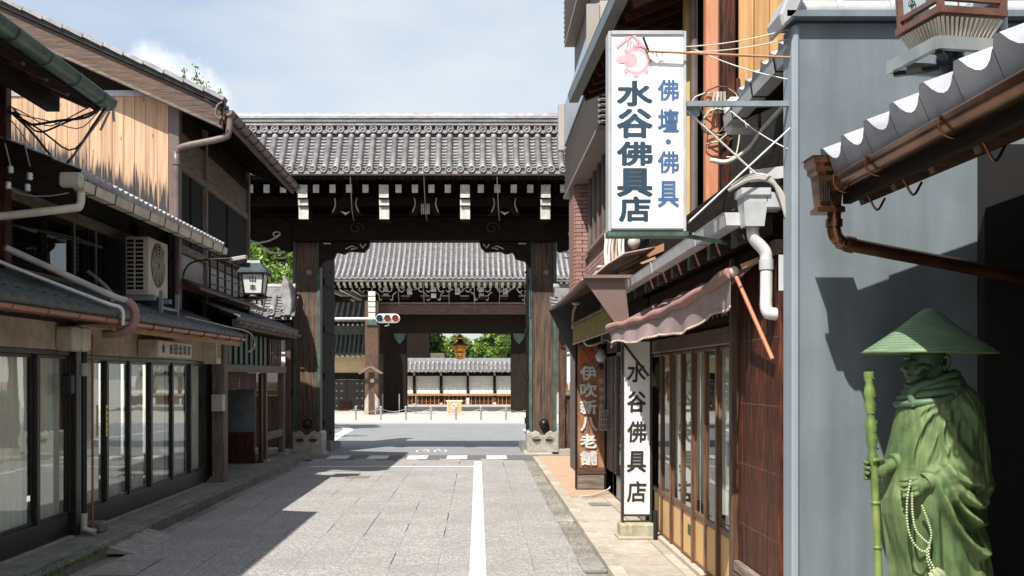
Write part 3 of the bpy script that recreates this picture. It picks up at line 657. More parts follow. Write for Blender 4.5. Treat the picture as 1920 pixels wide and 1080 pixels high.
MB().tube([(-3.73, 9.70, 1.84), (-3.73, 9.70, .16)], .026, 10).build('pipe', M['blackmetal'], dp)
MB().tube([(-3.68, 9.78, 2.0), (-3.68, 9.78, .12)], .012, 8).build('conduit', M['copper'], dp)
MB().tube([(-3.73, 9.70, 1.72), (-3.73, 9.70, 1.60)], .04, 12).build('collar', M['cablegrey'], dp)
MB().tube([(-3.73, 9.70, .3), (-3.73, 9.70, .15), (-3.62, 9.70, .12)], .032, 10).build('shoe', M['pvcbeige'], dp)
o = MB().box(-3.84, -3.74, 9.40, 9.52, 1.42, 1.62).build('electric_meter', M['blackmetal'], None, bevel=.02); tag(o, 'small dark electric meter hanging at the right end of the nearest window', 'meter')
o = MB().box(-3.80, -3.62, 9.86, 10.02, .085, .19).build('stone_block', M['darkconcrete'], None, bevel=.02); tag(o, 'small dark concrete block at the foot of the left downpipe', 'block')

# ================================================================== LEFT: second shop house (with the honey sign, AC unit and pale gutter)
LA = thing('shop_house', 'timber shop house with curtained glass doors, cream sign box and pale upper gutter', 'house', (-4.3, 12.2, 0))
ya = [10.02, 10.62, 11.31, 12.06, 12.9, 13.72, 14.42]
shopfront(LA, ya, XF, .10, .30, 1.76, curtain='curtain')
MB().box(XF-.1, XF+.004, 9.81, 14.9, 1.81, 2.16).build('plaster_band', M['plaster'], LA)
MB().box(XF-.1, XF-.01, 9.81, 9.985, .06, 1.8).build('end_panel', M['curtaingreen'], LA)
MB().box(XF-.1, XF-.01, 14.46, 14.6, .06, 1.8).build('end_panel', M['bronze_frame'], LA)
MB().box(-3.86, -3.48, 9.70, 14.86, 2.09, 2.115).build('soffit', M['amber_y'], LA)
MB().box(-3.475, -3.455, 9.70, 14.86, 2.03, 2.13).build('fascia', M['amber_y'], LA)
pantiles(LA, (-3.44, 9.70, 2.14), (0,1,0), 5.2, UP, 1.02, .20, M['tiledark'])
gutter(LA, (-3.42, 9.70, 2.12), (-3.42, 14.95, 2.14), .042, M['copper'], strap=.62)
MB().tube(smooth_path([(-3.6, 12.6, 2.33), (-3.46, 14.2, 2.28), (-3.40, 15.0, 2.26), (-3.34, 15.25, 2.17), (-3.34, 15.28, 2.02), (-3.42, 15.2, 1.95)]), .012, 6).build('conduit', M['cablegrey'], LA)
# post that carries the boxes
ps = MB().box(-3.80, -3.62, 14.62, 14.84, .08, 2.06).build('porch_post', M['grey_v'], LA, bevel=.012)
# upper wall between Y 9.4 and 14.3
MB().box(XU-.14, XU, 9.45, 14.3, 2.45, 3.75).build('upper_wall', M['black'], LA)
for z0, z1, m in ((2.46, 2.62, 'grey_y'), (3.24, 3.36, 'grey_y')):
    MB().box(XU-.02, XU+.05, 9.4, 14.3, z0, z1).build('wall_beam', M[m], LA, bevel=.006)
for i, (a, b) in enumerate(((9.5, 10.2), (10.24, 10.94), (10.98, 11.3), (11.34, 11.56), (11.62, 11.95))):
    f = MB(); f.box(XU, XU+.035, a, b, 2.63, 2.67).box(XU, XU+.035, a, b, 3.19, 3.23).box(XU, XU+.035, a, a+.04, 2.67, 3.19).box(XU, XU+.035, b-.04, b, 2.67, 3.19); f = f.build('window_frame', M['dark_v'], LA)
    MB().box(XU+.006, XU+.01, a+.04, b-.04, 2.67, 3.19).build('window_pane', M['glass'] if i > 2 else M['glassdark'], f)
for y in (10.96, 11.58): MB().box(XU+.036, XU+.05, y-.008, y+.008, 2.5, 3.24).build('wall_rod', M['alu'], LA)
MB().box(XU-.02, XU+.08, 12.9, 13.1, 2.45, 3.5).build('wall_post', M['dark_v'], LA)
# upper roof
pantiles(LA, (-3.58, 9.15, 3.40), (0,1,0), 5.15, UP, 3.2, .155, M['tilewhite'], amp=.016)
mb = MB(); mb.prism([(-3.56, 9.2, 3.37), (-6.6, 9.2, 4.65), (-6.6, 9.2, 4.57), (-3.56, 9.2, 3.31)], (0, 5.1, 0)); mb.build('roof_board', M['dark_y'], LA)
mb = MB(); mb.prism([(-3.60, 9.10, 3.44), (-6.6, 9.10, 4.70), (-6.6, 9.10, 4.46), (-3.60, 9.10, 3.22)], (0, .05, 0)); mb.build('verge_board', M['dark_x'], LA)
rafters(LA, (-3.62, 9.5, 3.33), (0,1,0), 4.7, 11, Vector((-.95, 0, .40)), .05, .07, M['dark_x'])
gutter(LA, (-3.56, 9.12, 3.31), (-3.56, 14.32, 3.35), .062, M['pvcbeige'], 'pale_gutter', strap=.52, box=True)
MB().box(-3.70, -3.50, 9.02, 9.12, 3.27, 3.40).build('gutter_end_cap', M['pvcbeige'], LA, bevel=.02)
MB().tube(smooth_path([(-3.56, 9.18, 3.28), (-3.57, 9.18, 3.13), (-3.66, 9.12, 3.09), (-4.3, 8.95, 2.98)]), .036, 10).build('downpipe', M['pvcbeige'], LA)
MB().box(-4.5, -4.38, 9.40, 9.46, 2.45, 4.0).build('gable_post', M['grey_v'], LA)
mb = MB(); mb.prism([(-4.36, 9.40, 2.45), (-4.36, 9.40, 3.6), (-6.6, 9.40, 4.5), (-6.6, 9.40, 2.45)], (0, .04, 0)); mb.build('gable_wall', M['dark_v'], LA)
# insulators
ins = thing('insulator_set', 'pair of white porcelain insulators with wires hanging under the tiled verge', 'insulators', (-4.15, 9.05, 3.3))
for (x, z) in ((-4.12, 3.42), (-3.95, 3.36), (-4.14, 3.28), (-3.97, 3.26)):
    MB().lathe([(0, -.03), (.02, -.03), (.028, -.01), (.018, 0), (.028, .012), (.02, .032), (0, .034)], (x, 9.03, z), 10).build('insulator', M['signwhite'], ins)
MB().tube(smooth_path([(-4.14, 9.03, 3.26), (-4.0, 9.04, 3.2), (-3.8, 9.05, 3.19), (-3.62, 9.06, 3.22)]), .006, 5).build('wire', M['cablegrey'], ins)
for x in (-4.12, -3.95): MB().tube([(x, 9.03, 3.45), (x-.05, 9.03, 3.65)], .007, 5).build('wire', M['cablegrey'], ins)
for k, (za, zb) in enumerate(((2.98, 2.96), (2.93, 2.98))):
    o = MB().tube(smooth_path([(-4.3, 8.6, za), (-4.0, 9.6, zb-.03), (-4.0, 10.9, zb)]), .006, 5).build('cable', M['blackmetal']); tag(o, ['thin black cable slung across the dark upper windows, the upper one', 'thin black cable slung across the dark upper windows, the lower one'][k], 'cable')
# AC unit
ac = thing('air_conditioner', 'cream outdoor air conditioner with louvred end and fan grille above the lower tiled eave', 'air conditioner', (-3.98, 12.3, 2.5))
MB().box(-4.14, -3.86, 12.02, 12.75, 2.55, 3.24).build('casing', M['acpaint'], ac, bevel=.012)
MB().box(-4.115, -3.925, 12.008, 12.012, 2.60, 3.20).build('vent_recess', M['black'], ac)
for i in range(12): MB().box(-4.118, -3.922, 11.985, 12.006, 2.60 + i*.05, 2.612 + i*.05).build('louvre', M['acpaint'], ac)
MB().box(-4.025, -4.015, 11.98, 12.004, 2.59, 3.21).build('louvre_rib', M['acpaint'], ac)
mb = MB()
for rr in (.05, .09, .13, .17, .21, .25): mb.tube([(-3.848, 12.36 + rr*math.cos(a*math.pi/12), 2.93 + rr*math.sin(a*math.pi/12)) for a in range(25)], .004, 4)
for a in range(10): mb.tube([(-3.846, 12.36 + .05*math.cos(a*math.pi/5), 2.93 + .05*math.sin(a*math.pi/5)), (-3.846, 12.36 + .26*math.cos(a*math.pi/5), 2.93 + .26*math.sin(a*math.pi/5))], .004, 4)
mb.build('fan_grille', M['acpaint'], ac)
MB().lathe([(0, .0), (.26, .0), (.265, .006), (0, .006)], (-3.858, 12.36, 2.93), 24, 'x').build('fan_opening', mat('shadowed_fan', (.12,.11,.09), rough=.8), ac)
MB().box(-3.856, -3.850, 12.55, 12.62, 2.98, 3.14).build('badge', M['gofun'], ac)
for ya_ in (12.05, 12.66): MB().box(-4.2, -3.8, ya_, ya_+.05, 2.49, 2.545).build('stand_rail', M['steelblue'], ac)
for y in (12.2, 12.85):
    MB().box(-3.80, -3.76, y, y+.04, 2.28, 2.62).build('stand_post', M['steelblue'], ac)
MB().box(-3.795, -3.765, 12.24, 12.85, 2.40, 2.43).build('stand_bar', M['steelblue'], ac)
MB().tube(smooth_path([(-4.3, 11.3, 2.75), (-4.1, 11.15, 2.62), (-3.95, 11.0, 2.50), (-3.85, 10.8, 2.40)]), .022, 8).build('drain_hose', M['pvcbeige'], ac)
# small shop sign box
sg = thing('shop_sign', 'small cream box sign with black brushed characters over the glass doors on the left', 'sign', (-3.7, 12.3, 1.85))
MB().box(-3.84, -3.62, 11.55, 12.95, 1.815, 2.015).build('sign_box', M['pvcbeige'], sg, bevel=.008)
MB().box(-3.619, -3.612, 11.57, 12.93, 1.83, 2.0).build('sign_face', mat('cream_sign_face', (.62,.57,.49), (.54,.50,.43), rough=.5, bump=.02), sg)
for i, ch in enumerate('飯田念珠店'):
    letter(ch, (-3.608, 12.06 + i*.185, 1.915), (0,1,0), (0,0,1), .135, .12, M['inkblack'], sg, bold=.02)
mb = MB()
for a in range(5):
    t = math.pi/2 + a*2*math.pi/5; t2 = t + 4*math.pi/5
    mb.beam((-3.609, 11.76 + .06*math.cos(t), 1.915 + .055*math.sin(t)), (-3.609, 11.76 + .06*math.cos(t2), 1.915 + .055*math.sin(t2)), .006, .009)
mb.build('emblem', M['inkblack'], sg)
# utility boxes on the porch post
ub = thing('utility_box', 'cream utility box with black louvred slot at the top of the porch post', 'utility box', (-3.7, 14.5, 1.75))
MB().box(-3.92, -3.66, 14.35, 14.60, 1.77, 2.09).build('box', M['pvcbeige'], ub, bevel=.008)
MB().box(-3.66, -3.655, 14.40, 14.58, 1.85, 2.04).build('slot_panel', M['inkblack'], ub)
for i in range(3): MB().box(-3.656, -3.652, 14.43+i*.05, 14.45+i*.05, 1.85, 2.04).build('slat', M['pvcbeige'], ub)
o = MB().box(-3.76, -3.60, 14.44, 14.61, 1.10, 1.34).build('switch_box', M['cablegrey'], None, bevel=.008); tag(o, 'grey metal switch box fixed halfway up the porch post', 'switch box')
o = MB().box(XF+.018, XF+.022, 10.55, 10.60, .98, 1.30).build('sticker', M['yellowtag']); tag(o, 'narrow yellow vertical sticker on the glass door frame', 'sticker')
for i, ch in enumerate('特売中です'):
    letter(ch, (XF+.0235, 10.575, 1.25 - i*.06), (0,1,0), (0,0,1), .036, .04, M['inkblack'], o, bold=.01)

# ================================================================== LEFT: tall gabled house with sunlit boards
LB = thing('gabled_house', 'tall dark timber house with honey coloured board gable and long tiled roof slope', 'house', (-6, 16.8, 0))
YG = 14.4
xr = -4.33; bw = .157
for i in range(16):
    xb = xr - bw * (i + 1)
    zb = 3.72 + .42 * (-4.3 - xb) - .05; zt = 5.50 + .02
    MB().box(xb + .003, xb + bw - .003, YG - .022 - random.uniform(0, .006), YG, zb, zt).build('board', M['board'], LB, origin=(xb + bw/2, YG, zb))
MB().prism([(-8.4, YG+.002, 2.3), (-4.2, YG+.002, 2.3), (-4.2, YG+.002, 5.40), (-8.4, YG+.002, 7.30)], (0, .08, 0)).build('gable_wall', M['dark_v'], LB)
MB().box(-6.9, -4.29, YG - .05, YG + .0, 5.52, 5.60).build('board_cap', M['alu'], LB)
MB().box(-4.32, -4.17, YG - .06, YG + .09, 2.4, 5.6).build('corner_post', M['pvcbrown'], LB, bevel=.01)
# street side
XB = -4.3
MB().box(XB-.15, XB, YG + .1, 19.5, 2.3, 5.6).build('street_wall', M['dark_v'], LB)
for z0, z1, mm in ((2.86, 3.0, 'brown_y'), (3.38, 3.5, 'grey_y'), (4.58, 4.68, 'grey_y'), (5.15, 5.30, 'dark_y')):
    MB().box(XB-.02, XB+.055, YG+.1, 19.5, z0, z1).build('wall_beam', M[mm], LB, bevel=.006)
for y in (14.6, 16.25, 19.42): MB().box(XB-.02, XB+.07, y-.05, y+.05, 2.3, 5.5).build('wall_post', M['grey_v'], LB, bevel=.006)
for a, b in ((14.66, 16.18), (16.32, 19.36)):
    p = MB().box(XB+.004, XB+.012, a, b, 3.51, 4.57).build('shutter_screen', M['black'], LB)
    MB().box(XB+.012, XB+.03, (a+b)/2-.012, (a+b)/2+.012, 3.51, 4.57).build('muntin', M['dark_v'], p)
    MB().box(XB+.004, XB+.02, a, b, 4.69, 5.14).build('frieze_panel', M['grey_y'], LB)
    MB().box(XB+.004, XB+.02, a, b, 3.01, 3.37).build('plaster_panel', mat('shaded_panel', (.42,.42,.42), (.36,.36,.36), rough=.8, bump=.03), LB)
mb = MB(); mb.prism([(-4.24, 14.5, 3.02), (-3.92, 14.5, 2.86), (-3.92, 14.5, 2.82), (-4.24, 14.5, 2.92)], (0, 4.9, 0)); mb.build('sill_apron', M['brown_y'], LB)
# railing in front
rl = thing('balcony_rail', 'thin black iron balcony railing in front of the pale upper panels', 'railing', (-3.95, 16.5, 2.95))
for z in (2.98, 3.12, 3.42): MB().tube([(-3.98, 15.2, z), (-3.98, 18.9, z)], .012, 6).build('rail', M['blackmetal'], rl)
for i in range(9): MB().box(-3.995, -3.965, 15.2 + i*.46, 15.225 + i*.46, 2.9, 3.44).build('baluster', M['blackmetal'], rl)
# roof
U3 = Vector((-1, 0, .446)).normalized()
pantiles(LB, (-3.50, 14.02, 5.28), (0,1,0), 5.6, U3, 5.6, .235, M['tile'], amp=.022, lift=.02)
mb = MB(); mb.prism([(-3.44, 14.1, 5.27), (-8.6, 14.1, 7.57), (-8.6, 14.1, 7.47), (-3.44, 14.1, 5.18)], (0, 5.4, 0)); mb.build('roof_board', M['dark_y'], LB)
mb = MB(); mb.prism([(-3.50, 14.04, 5.30), (-8.6, 14.04, 7.57), (-8.6, 14.04, 7.27), (-3.50, 14.04, 5.00)], (0, .05, 0)); mb.build('verge_board', M['brown_x'], LB, label='weathered red brown verge board with worn edge')
mb = MB(); mb.prism([(-3.50, 13.99, 5.03), (-8.6, 13.99, 7.30), (-8.6, 13.99, 7.26), (-3.50, 13.99, 4.99)], (0, .10, 0)); mb.build('verge_trim', M['grey_x'], LB)
mb = MB(); mb.prism([(-3.46, 13.98, 5.36), (-8.6, 13.98, 7.65), (-8.6, 13.98, 7.58), (-3.46, 13.98, 5.29)], (0, .12, 0)); mb.build('verge_flashing', M['blackmetal'], LB)
vt = MB().box(-.15, .14, -.06, .14, 0, .055).mesh('verge_tile', M['tile'])
for i in range(19):
    x = -3.6 - i*.275; piece('verge_tile', vt, LB, (x, 14.0, 5.375 + .446*(-3.5 - x)), (0, math.atan(.446) + .05, 0))
MB().box(-9, -5, 14.6, 19.4, 2, 5.2).build('inner_mass', M['black'], LB)
rafters(LB, (-3.52, 14.4, 5.19), (0,1,0), 5.0, 12, Vector((-.85, 0, .38)), .065, .09, M['dark_x'])
MB().box(-3.52, -3.475, 14.04, 19.6, 5.12, 5.26).build('fascia', M['grey_y'], LB)
gutter(LB, (-3.43, 14.05, 5.24), (-3.43, 19.62, 5.24), .07, M['pvcbrown'], 'eave_gutter', strap=.5)
MB().tube(smooth_path([(-3.48, 13.97, 5.34), (-3.55, 13.95, 5.28), (-3.57, 13.95, 5.16), (-3.52, 13.95, 5.10), (-3.49, 13.95, 5.14)]), .016, 8).build('verge_scroll', M['grey_x'], LB)
mb = MB(); mb.tube(smooth_path([(-3.42, 14.12, 5.2), (-3.43, 14.12, 4.98), (-3.52, 14.12, 4.88), (-4.08, 14.2, 4.78), (-4.17, 14.22, 4.70), (-4.18, 14.22, 4.55), (-4.18, 14.22, 2.6)], 4), .046, 12); mb.build('downpipe', M['pvcbrown'], LB)
MB().tube([(-4.18, 14.22, 4.60), (-4.18, 14.22, 4.53)], .060, 12).build('pipe_collar', M['pvcbrown'], LB)
warp(LB, lambda p: p + Vector((.19, -(5.6-4.3), -.074*(p.z-1.6))) * max(0, (p.y-14.0)/5.6))
# thin tree top beyond the roof
def foliage(mb, c, rad, n, s, squash=(1,1,1), hollow=.35):
    c = Vector(c)
    for _ in range(n):
        d = Vector(rng.normal(size=3)); d.normalize(); rr = (hollow + (1-hollow) * rng.random() ** .5)
        p = c + Vector((d.x*rad*rr*squash[0], d.y*rad*rr*squash[1], d.z*rad*rr*squash[2]))
        a = Vector(rng.normal(size=3)).normalized(); b = a.cross(Vector(rng.normal(size=3))).normalized(); k = s * rng.uniform(.6, 1.4)
        mb.add([p - a*k, p + b*k*.45, p + a*k, p - b*k*.45], [(0,1,2,3)])
def tree(name, label, base, trunk_h, clumps, n, s, m, group=None, rt=.16, cat='tree'):
    t = thing(name, label, cat, base, group); b = Vector(base); mb = MB()
    top = b + Vector((0, 0, trunk_h)); mb.tube([b, b.lerp(top, .5) + Vector((.1*rt, 0, 0)), top], [rt, rt*.8, rt*.6], 8)
    for (c, r) in clumps: mb.tube([top - Vector((0,0,.3*r)), top.lerp(Vector(c), .5) + Vector((0,0,.1)), Vector(c)], [rt*.5, rt*.3, rt*.1], 6)
    mb.build('trunk', M['bark'], t); mb = MB()
    for (c, r) in clumps:
        k = 7
        for _ in range(k):
            d = Vector(rng.normal(size=3)).normalized() * r * rng.uniform(.35, .8); foliage(mb, Vector(c) + d, r*rng.uniform(.3,.5), max(8, n // k), s)
    mb.build('crown', m, t); return t
t = thing('tree', 'young tree whose sparse leafy tips show above the long tiled roof', 'tree', (-6.3, 22.5, 0))
mb = MB(); mb.tube([(-6.3, 22.5, 0), (-6.3, 22.5, 7)], [.12, .06], 8); cr = MB()
for k in range(11):
    bx = -6.6 + k*.09 + random.uniform(-.05, .05); tz = 8.35 + random.uniform(-.4, .15) - abs(k-5)*.04; tx = -7.0 + k*.13
    mb.tube([(-6.3, 22.5, 6.8), (bx, 22.5, 7.5), (tx, 22.5, tz)], [.03, .015, .005], 5)
    for q in range(26): 
        u = random.random(); p = Vector((bx + (tx-bx)*u, 22.5, 7.5 + (tz-7.5)*u)); foliage(cr, p, .10, 2, .045)
mb.build('trunk', M['bark'], t); cr.build('crown', M['leaf2'], t)

# ================================================================== LEFT: gate-side shelter with green boards
LC = thing('roadside_shelter', 'small timber lean-to with green board frieze and dark open doorway beside the gate', 'shelter', (-4, 17.5, 0))
pantiles(LC, (-3.56, 15.0, 2.43), (0,1,0), 5.1, UP, .9, .20, M['tiledark'])
MB().box(-3.60, -3.54, 15.0, 20.1, 2.33, 2.43).build('fascia', M['grey_y'], LC)
gutter(LC, (-3.52, 15.0, 2.40), (-3.52, 20.15, 2.40), .04, M['grey_y'], 'eave_gutter', strap=.5)
MB().box(-4.45, -3.62, 15.0, 20.05, 2.30, 2.33).build('soffit', M['dark_y'], LC)
MB().box(-3.86, -3.74, 15.0, 20.0, 1.66, 1.78).build('lintel', M['grey_y'], LC, bevel=.01)
for i in range(9):
    y = 15.1 + i*.37; MB().box(-3.82, -3.79, y, y + .33, 1.785, 2.29).build('green_board', mat('green_painted_board', (.065,.13,.10), (.035,.075,.06), 5, WV, .6, dirt=(.1,.1,.08)) if i == 0 else M_green, LC) if i else None
    if i == 0: M_green = mat('green_painted_board', (.075,.14,.11), (.035,.075,.06), 5, WV, .6, dirt=(.1,.1,.08)); MB().box(-3.82, -3.79, y, y+.33, 1.785, 2.29).build('green_board', M_green, LC)
    MB().box(-3.80, -3.765, y + .332, y + .368, 1.785, 2.29).build('batten', M['dark_v'], LC)
for i in range(7): MB().box(-3.82, -3.79, 18.5 + i*.2, 18.54 + i*.2, 1.785, 2.29).build('lattice_bar', M['grey_v'], LC)
for (y, m) in ((15.05, 'brown_v'), (18.25, 'brown_v'), (19.9, 'grey_v')): MB().box(-3.88, -3.76, y-.06, y+.06, .08, 1.655).build('post', M[m], LC, bevel=.01)
MB().box(-4.6, -4.5, 15.0, 20.0, .05, 2.28).build('back_wall', M['dark_v'], LC)
MB().box(-4.5, -3.84, 15.12, 15.18, .08, 1.65).build('side_wall', M['dark_v'], LC)
MB().box(-4.48, -3.90, 17.9, 17.97, .3, 1.65).build('inner_screen', mat('dim_plaster', (.16,.17,.18), (.11,.12,.13), rough=.9), LC)
MB().box(-4.49, -3.91, 17.88, 17.98, .08, .62).build('wainscot', M['red_v'], LC)
MB().box(-3.86, -3.80, 18.0, 18.2, .08, 1.64).build('door_panel', M['red_v'], LC)
MB().box(-3.84, -3.78, 18.3, 19.84, .44, .58).build('bench_rail', M['grey_y'], LC, bevel=.008)
MB().box(-3.84, -3.78, 14.95, 15.0, .40, .60).build('bench_rail', M['grey_y'], LC)
for (y) in (15.05, 18.25, 19.9): MB().box(-3.92, -3.72, y-.09, y+.09, .065, .12).build('base_stone', M['stone'], LC)
nr = MB().grid(lambda u, v: (-3.86 + .01*math.sin(20*u), 15.2 + 2.6*u, 1.38 + .27*v), 30, 2).build('noren_curtain', mat('maroon_cloth', (.09,.035,.03), rough=.95)); tag(nr, 'short dark maroon door curtain with white crests over the dark doorway', 'curtain')
for y in (15.55, 16.5):
    mb = MB()
    for k in range(3): mb.ball((-3.845, y, 1.44 + k*.055), .018, 6, (.3,1,1))
    mb.build('crest', M['gofun'], nr)
# lantern 山本
ln = thing('street_lantern', 'black roofed street lantern with white panels lettered in two characters, on an iron arm', 'lantern', (-3.18, 14.6, 2.7))
cx, cy = -3.18, 14.6
MB().lathe([(.0, .0), (.17, .0), (.19, .02), (.17, .05), (.0, .05)], (cx, cy, 2.70), 4).build('base', M['blackmetal'], ln)
mb = MB(); b0, b1 = .125, .155
for sx, sy in ((-1,-1),(1,-1),(1,1),(-1,1)): mb.beam((cx+sx*b0, cy+sy*b0, 2.76), (cx+sx*b1, cy+sy*b1, 3.05), .02, .02)
for zz, b in ((2.765, b0), (3.05, b1)):
    for s in (-1, 1): mb.beam((cx-b, cy+s*b, zz), (cx+b, cy+s*b, zz), .022, .022); mb.beam((cx+s*b, cy-b, zz), (cx+s*b, cy+b, zz), .022, .022)
mb.build('frame', M['blackmetal'], ln)
for (rx, ry) in ((1,0),(0,1),(-1,0),(0,-1)):
    nx, ny = -ry, rx; vs = []
    for zz, b in ((2.77, b0-.004), (3.045, b1-.004)):
        for s in (-1, 1): vs.append((cx + nx*b + rx*b*s, cy + ny*b + ry*b*s, zz))
    MB().add(vs, [(0,1,3,2)]).build('lamp_panel', M['paperwhite'], ln)
mb = MB(); vs = []
for b, zz in ((.205, 3.06), (.20, 3.09), (.10, 3.20), (.085, 3.24), (.03, 3.27)): vs += [(cx-b, cy-b, zz), (cx+b, cy-b, zz), (cx+b, cy+b, zz), (cx-b, cy+b, zz)]
mb.add(vs, [(3,2,1,0)] + [(4*i+k, 4*i+(k+1)%4, 4*i+4+(k+1)%4, 4*i+4+k) for i in range(4) for k in range(4)] + [(16,17,18,19)]); mb.build('lamp_hood', mat('dark_teal_hood', (.045,.06,.065), (.025,.035,.04), rough=.4, metal=.3, bump=.05), ln)
for i, ch in enumerate('山本'): letter(ch, (cx, cy - .150 + i*.010, 2.975 - i*.115), (1,0,0), (0,-.09,1), .09, .085, M['inkblack'], ln, bold=.02)
MB().tube(smooth_path([(-4.28, 14.75, 2.85), (-4.22, 14.75, 3.12), (-4.05, 14.72, 3.25), (-3.5, 14.65, 3.28), (-3.2, 14.62, 3.24)]), .014, 6).build('arm', M['blackmetal'], ln)
MB().beam((-3.98, 15.2, 2.74), (-3.2, 14.6, 2.73), .02, .02).build('arm_brace', M['blackmetal'], ln)
cam_ = thing('floodlight', 'small dark floodlight mounted above the street lantern', 'floodlight', (-3.38, 14.5, 3.25))
MB().beam((-3.50, 14.45, 3.235), (-3.25, 14.40, 3.27), .09, .06).build('body', M['cablegrey'], cam_, bevel=.01)
MB().beam((-3.42, 14.6, 3.20), (-3.30, 14.55, 3.22), .05, .05).build('bracket', M['blackmetal'], cam_)
MB().box(-3.44, -3.34, 14.40, 14.401, 3.22, 3.25).build('lamp_glass', M['signwhite'], cam_)

# ================================================================== THE GATE
YE = 19.8
GT = thing('temple_gate', 'large dark timber temple gate with silver grey round tiled roof spanning the road', 'gate', (-1.07, 20.8, 0))
prof = [(19.80, 5.56), (19.98, 5.66), (20.2, 5.86), (20.42, 6.12), (20.66, 6.45)]
xs = round_tiles(GT, -5.95, 3.95, prof, .2203, .062, M['tile'])
mb = MB(); mb.add([(-5.95, y, z-.035) for y, z in prof] + [(3.95, y, z-.035) for y, z in prof] + [(-5.95, 41.6-y, z) for y, z in prof] + [(3.95, 41.6-y, z) for y, z in prof],
   [(i, i+1, i+6, i+5) for i in range(4)] + [(i+10, i+15, i+16, i+11) for i in range(4)]); mb.build('roof_underlay', M['tiledark'], GT)
# ridge: disc row, drooping pans, stacked courses, cap
rm = MB().lathe([(0, .03), (.016, .028), (.02, .01), (.05, .01), (.055, .03), (.076, .03), (.08, .02), (.08, -.08)], (0,0,0), 16, 'y')
for a in range(3): rm.ball((.033*math.cos(a*2.09), -.018, .033*math.sin(a*2.09)), .012, 6)
rm = rm.mesh('ridge_disc', M['tile'])
for x in xs: piece('ridge_disc', rm, GT, (x, 20.60, 6.565))
fm = MB().prism([(-.095, 0, .0), (-.05, 0, -.055), (0, 0, -.07), (.05, 0, -.055), (.095, 0, 0)], (0, .06, 0)).mesh('ridge_drop_tile', M['tile'])
for x in xs: piece('ridge_drop_tile', fm, GT, (x + .11, 20.585, 6.545))
for i, (z0, z1, yy) in enumerate(((6.63, 6.665, 20.56), (6.675, 6.70, 20.60), (6.71, 6.735, 20.58), (6.745, 6.77, 20.60), (6.78, 6.80, 20.58))):
    MB().box(-5.85, 3.85, yy, 41.6-yy, z0, z1).build('ridge_course', M['tile'], GT, bevel=.006)
MB().box(-5.82, 3.82, 20.655, 20.95, 6.30, 6.80).build('ridge_core', M['tiledark'], GT)
MB().tube([(-5.9, 20.8, 6.84), (3.9, 20.8, 6.84)], .10, 14).build('ridge_cap', M['tile'], GT)
mb = MB().box(-5.9, 3.9, 20.62, 20.98, 6.805, 6.835); mb.build('ridge_course', M['tile'], GT)
for x in (-5.95, 3.87): MB().prism([(x, 20.45, 6.3), (x, 21.15, 6.3), (x, 21.05, 6.9), (x, 20.8, 7.15), (x, 20.55, 6.9)], (.08, 0, 0)).build('ridge_end_tile', M['tile'], GT, bevel=.02)
gutter(GT, (-5.9, 19.74, 5.49), (3.9, 19.74, 5.49), .034, M['pvcbrown'], 'eave_gutter')
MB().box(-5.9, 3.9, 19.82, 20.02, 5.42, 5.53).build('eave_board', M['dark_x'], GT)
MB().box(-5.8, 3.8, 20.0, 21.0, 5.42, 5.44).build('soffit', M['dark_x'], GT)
rafters(GT, (-5.40, 19.95, 5.25), (1,0,0), .321*29, 30, Vector((0, .9, .05)), .115, .155, M['dark_y'], tip=M['gofun'])
for x in (-2.46, -1.04, .37): MB().tube([(x, 19.74, 5.44), (x+.03, 19.78, 4.8), (x+.05, 19.9, 4.62)], .010, 6).build('rain_chain', M['pvcbrown'], GT)
# wall plate and frieze
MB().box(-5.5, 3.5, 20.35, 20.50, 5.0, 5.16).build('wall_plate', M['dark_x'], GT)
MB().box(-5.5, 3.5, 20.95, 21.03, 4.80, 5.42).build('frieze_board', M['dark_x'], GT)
def bracket(x):
    b = MB().box(x-.09, x+.09, 20.06, 20.6, 4.67, 4.915).build('bracket_arm', M['dark_y'], GT)
    for (hw, y0, z0, z1) in ((.095, 20.04, 4.67, 4.915), (.098, 19.99, 4.93, 5.045), (.092, 19.93, 5.07, 5.32)):
        if z0 > 4.7: MB().box(x-hw+.004, x+hw-.004, y0, 20.6, z0, z1).build('bracket_arm', M['dark_y'], GT)
        MB().box(x-hw, x+hw, y0-.006, y0-.001, z0, z1).build('bracket_tip', M['gofun'], b)
for x in (-3.41, -1.83, -.25, 1.32): bracket(x)
# frog-leg struts between the brackets: dark carved wood with thin white outlines
def strut(xc, s=1.0, yy=20.30, z0=4.78, w=.62, h=.40, mat_=None):
    P = []
    for k in range(13):
        u = k / 12 * 2 - 1; P.append((xc + u*w/2, yy, z0 + h*(1 - abs(u)**1.7)*.95 + .02))
    inn = [(xc + (k/8*2-1)*w*.30, yy, z0 + .16*(1 - (k/8*2-1)**2)) for k in range(9)]
    MB().prism(P + inn[::-1], (0, .08, 0)).build('frog_leg_strut', M['dark_x'], GT)
    for sg in (-1, 1):
        MB().tube(smooth_path([(xc+sg*w*.42, yy-.006, z0+.06), (xc+sg*w*.33, yy-.006, z0+.22), (xc+sg*w*.36, yy-.006, z0+.36)]), [.004]+[.014]*9+[.004], 5).build('carved_line', M['gofun'], GT)
for xc in (-2.62, -1.04, .53): strut(xc)
for xc, s in ((-2.62, 1), (.53, -1)):
    MB().prism([(xc-.1, 20.24, 4.86), (xc, 20.24, 4.78), (xc+.1, 20.24, 4.86), (xc+.02, 20.24, 4.83)], (0, .02, 0)).build('carved_tip', M['gofun'], GT)
mb = MB()
for k in range(5): mb.box(-1.12+k*.036, -1.10+k*.036, 20.22, 20.24, 4.80, 5.0)
mb.build('carved_lattice', M['gofun'], GT)
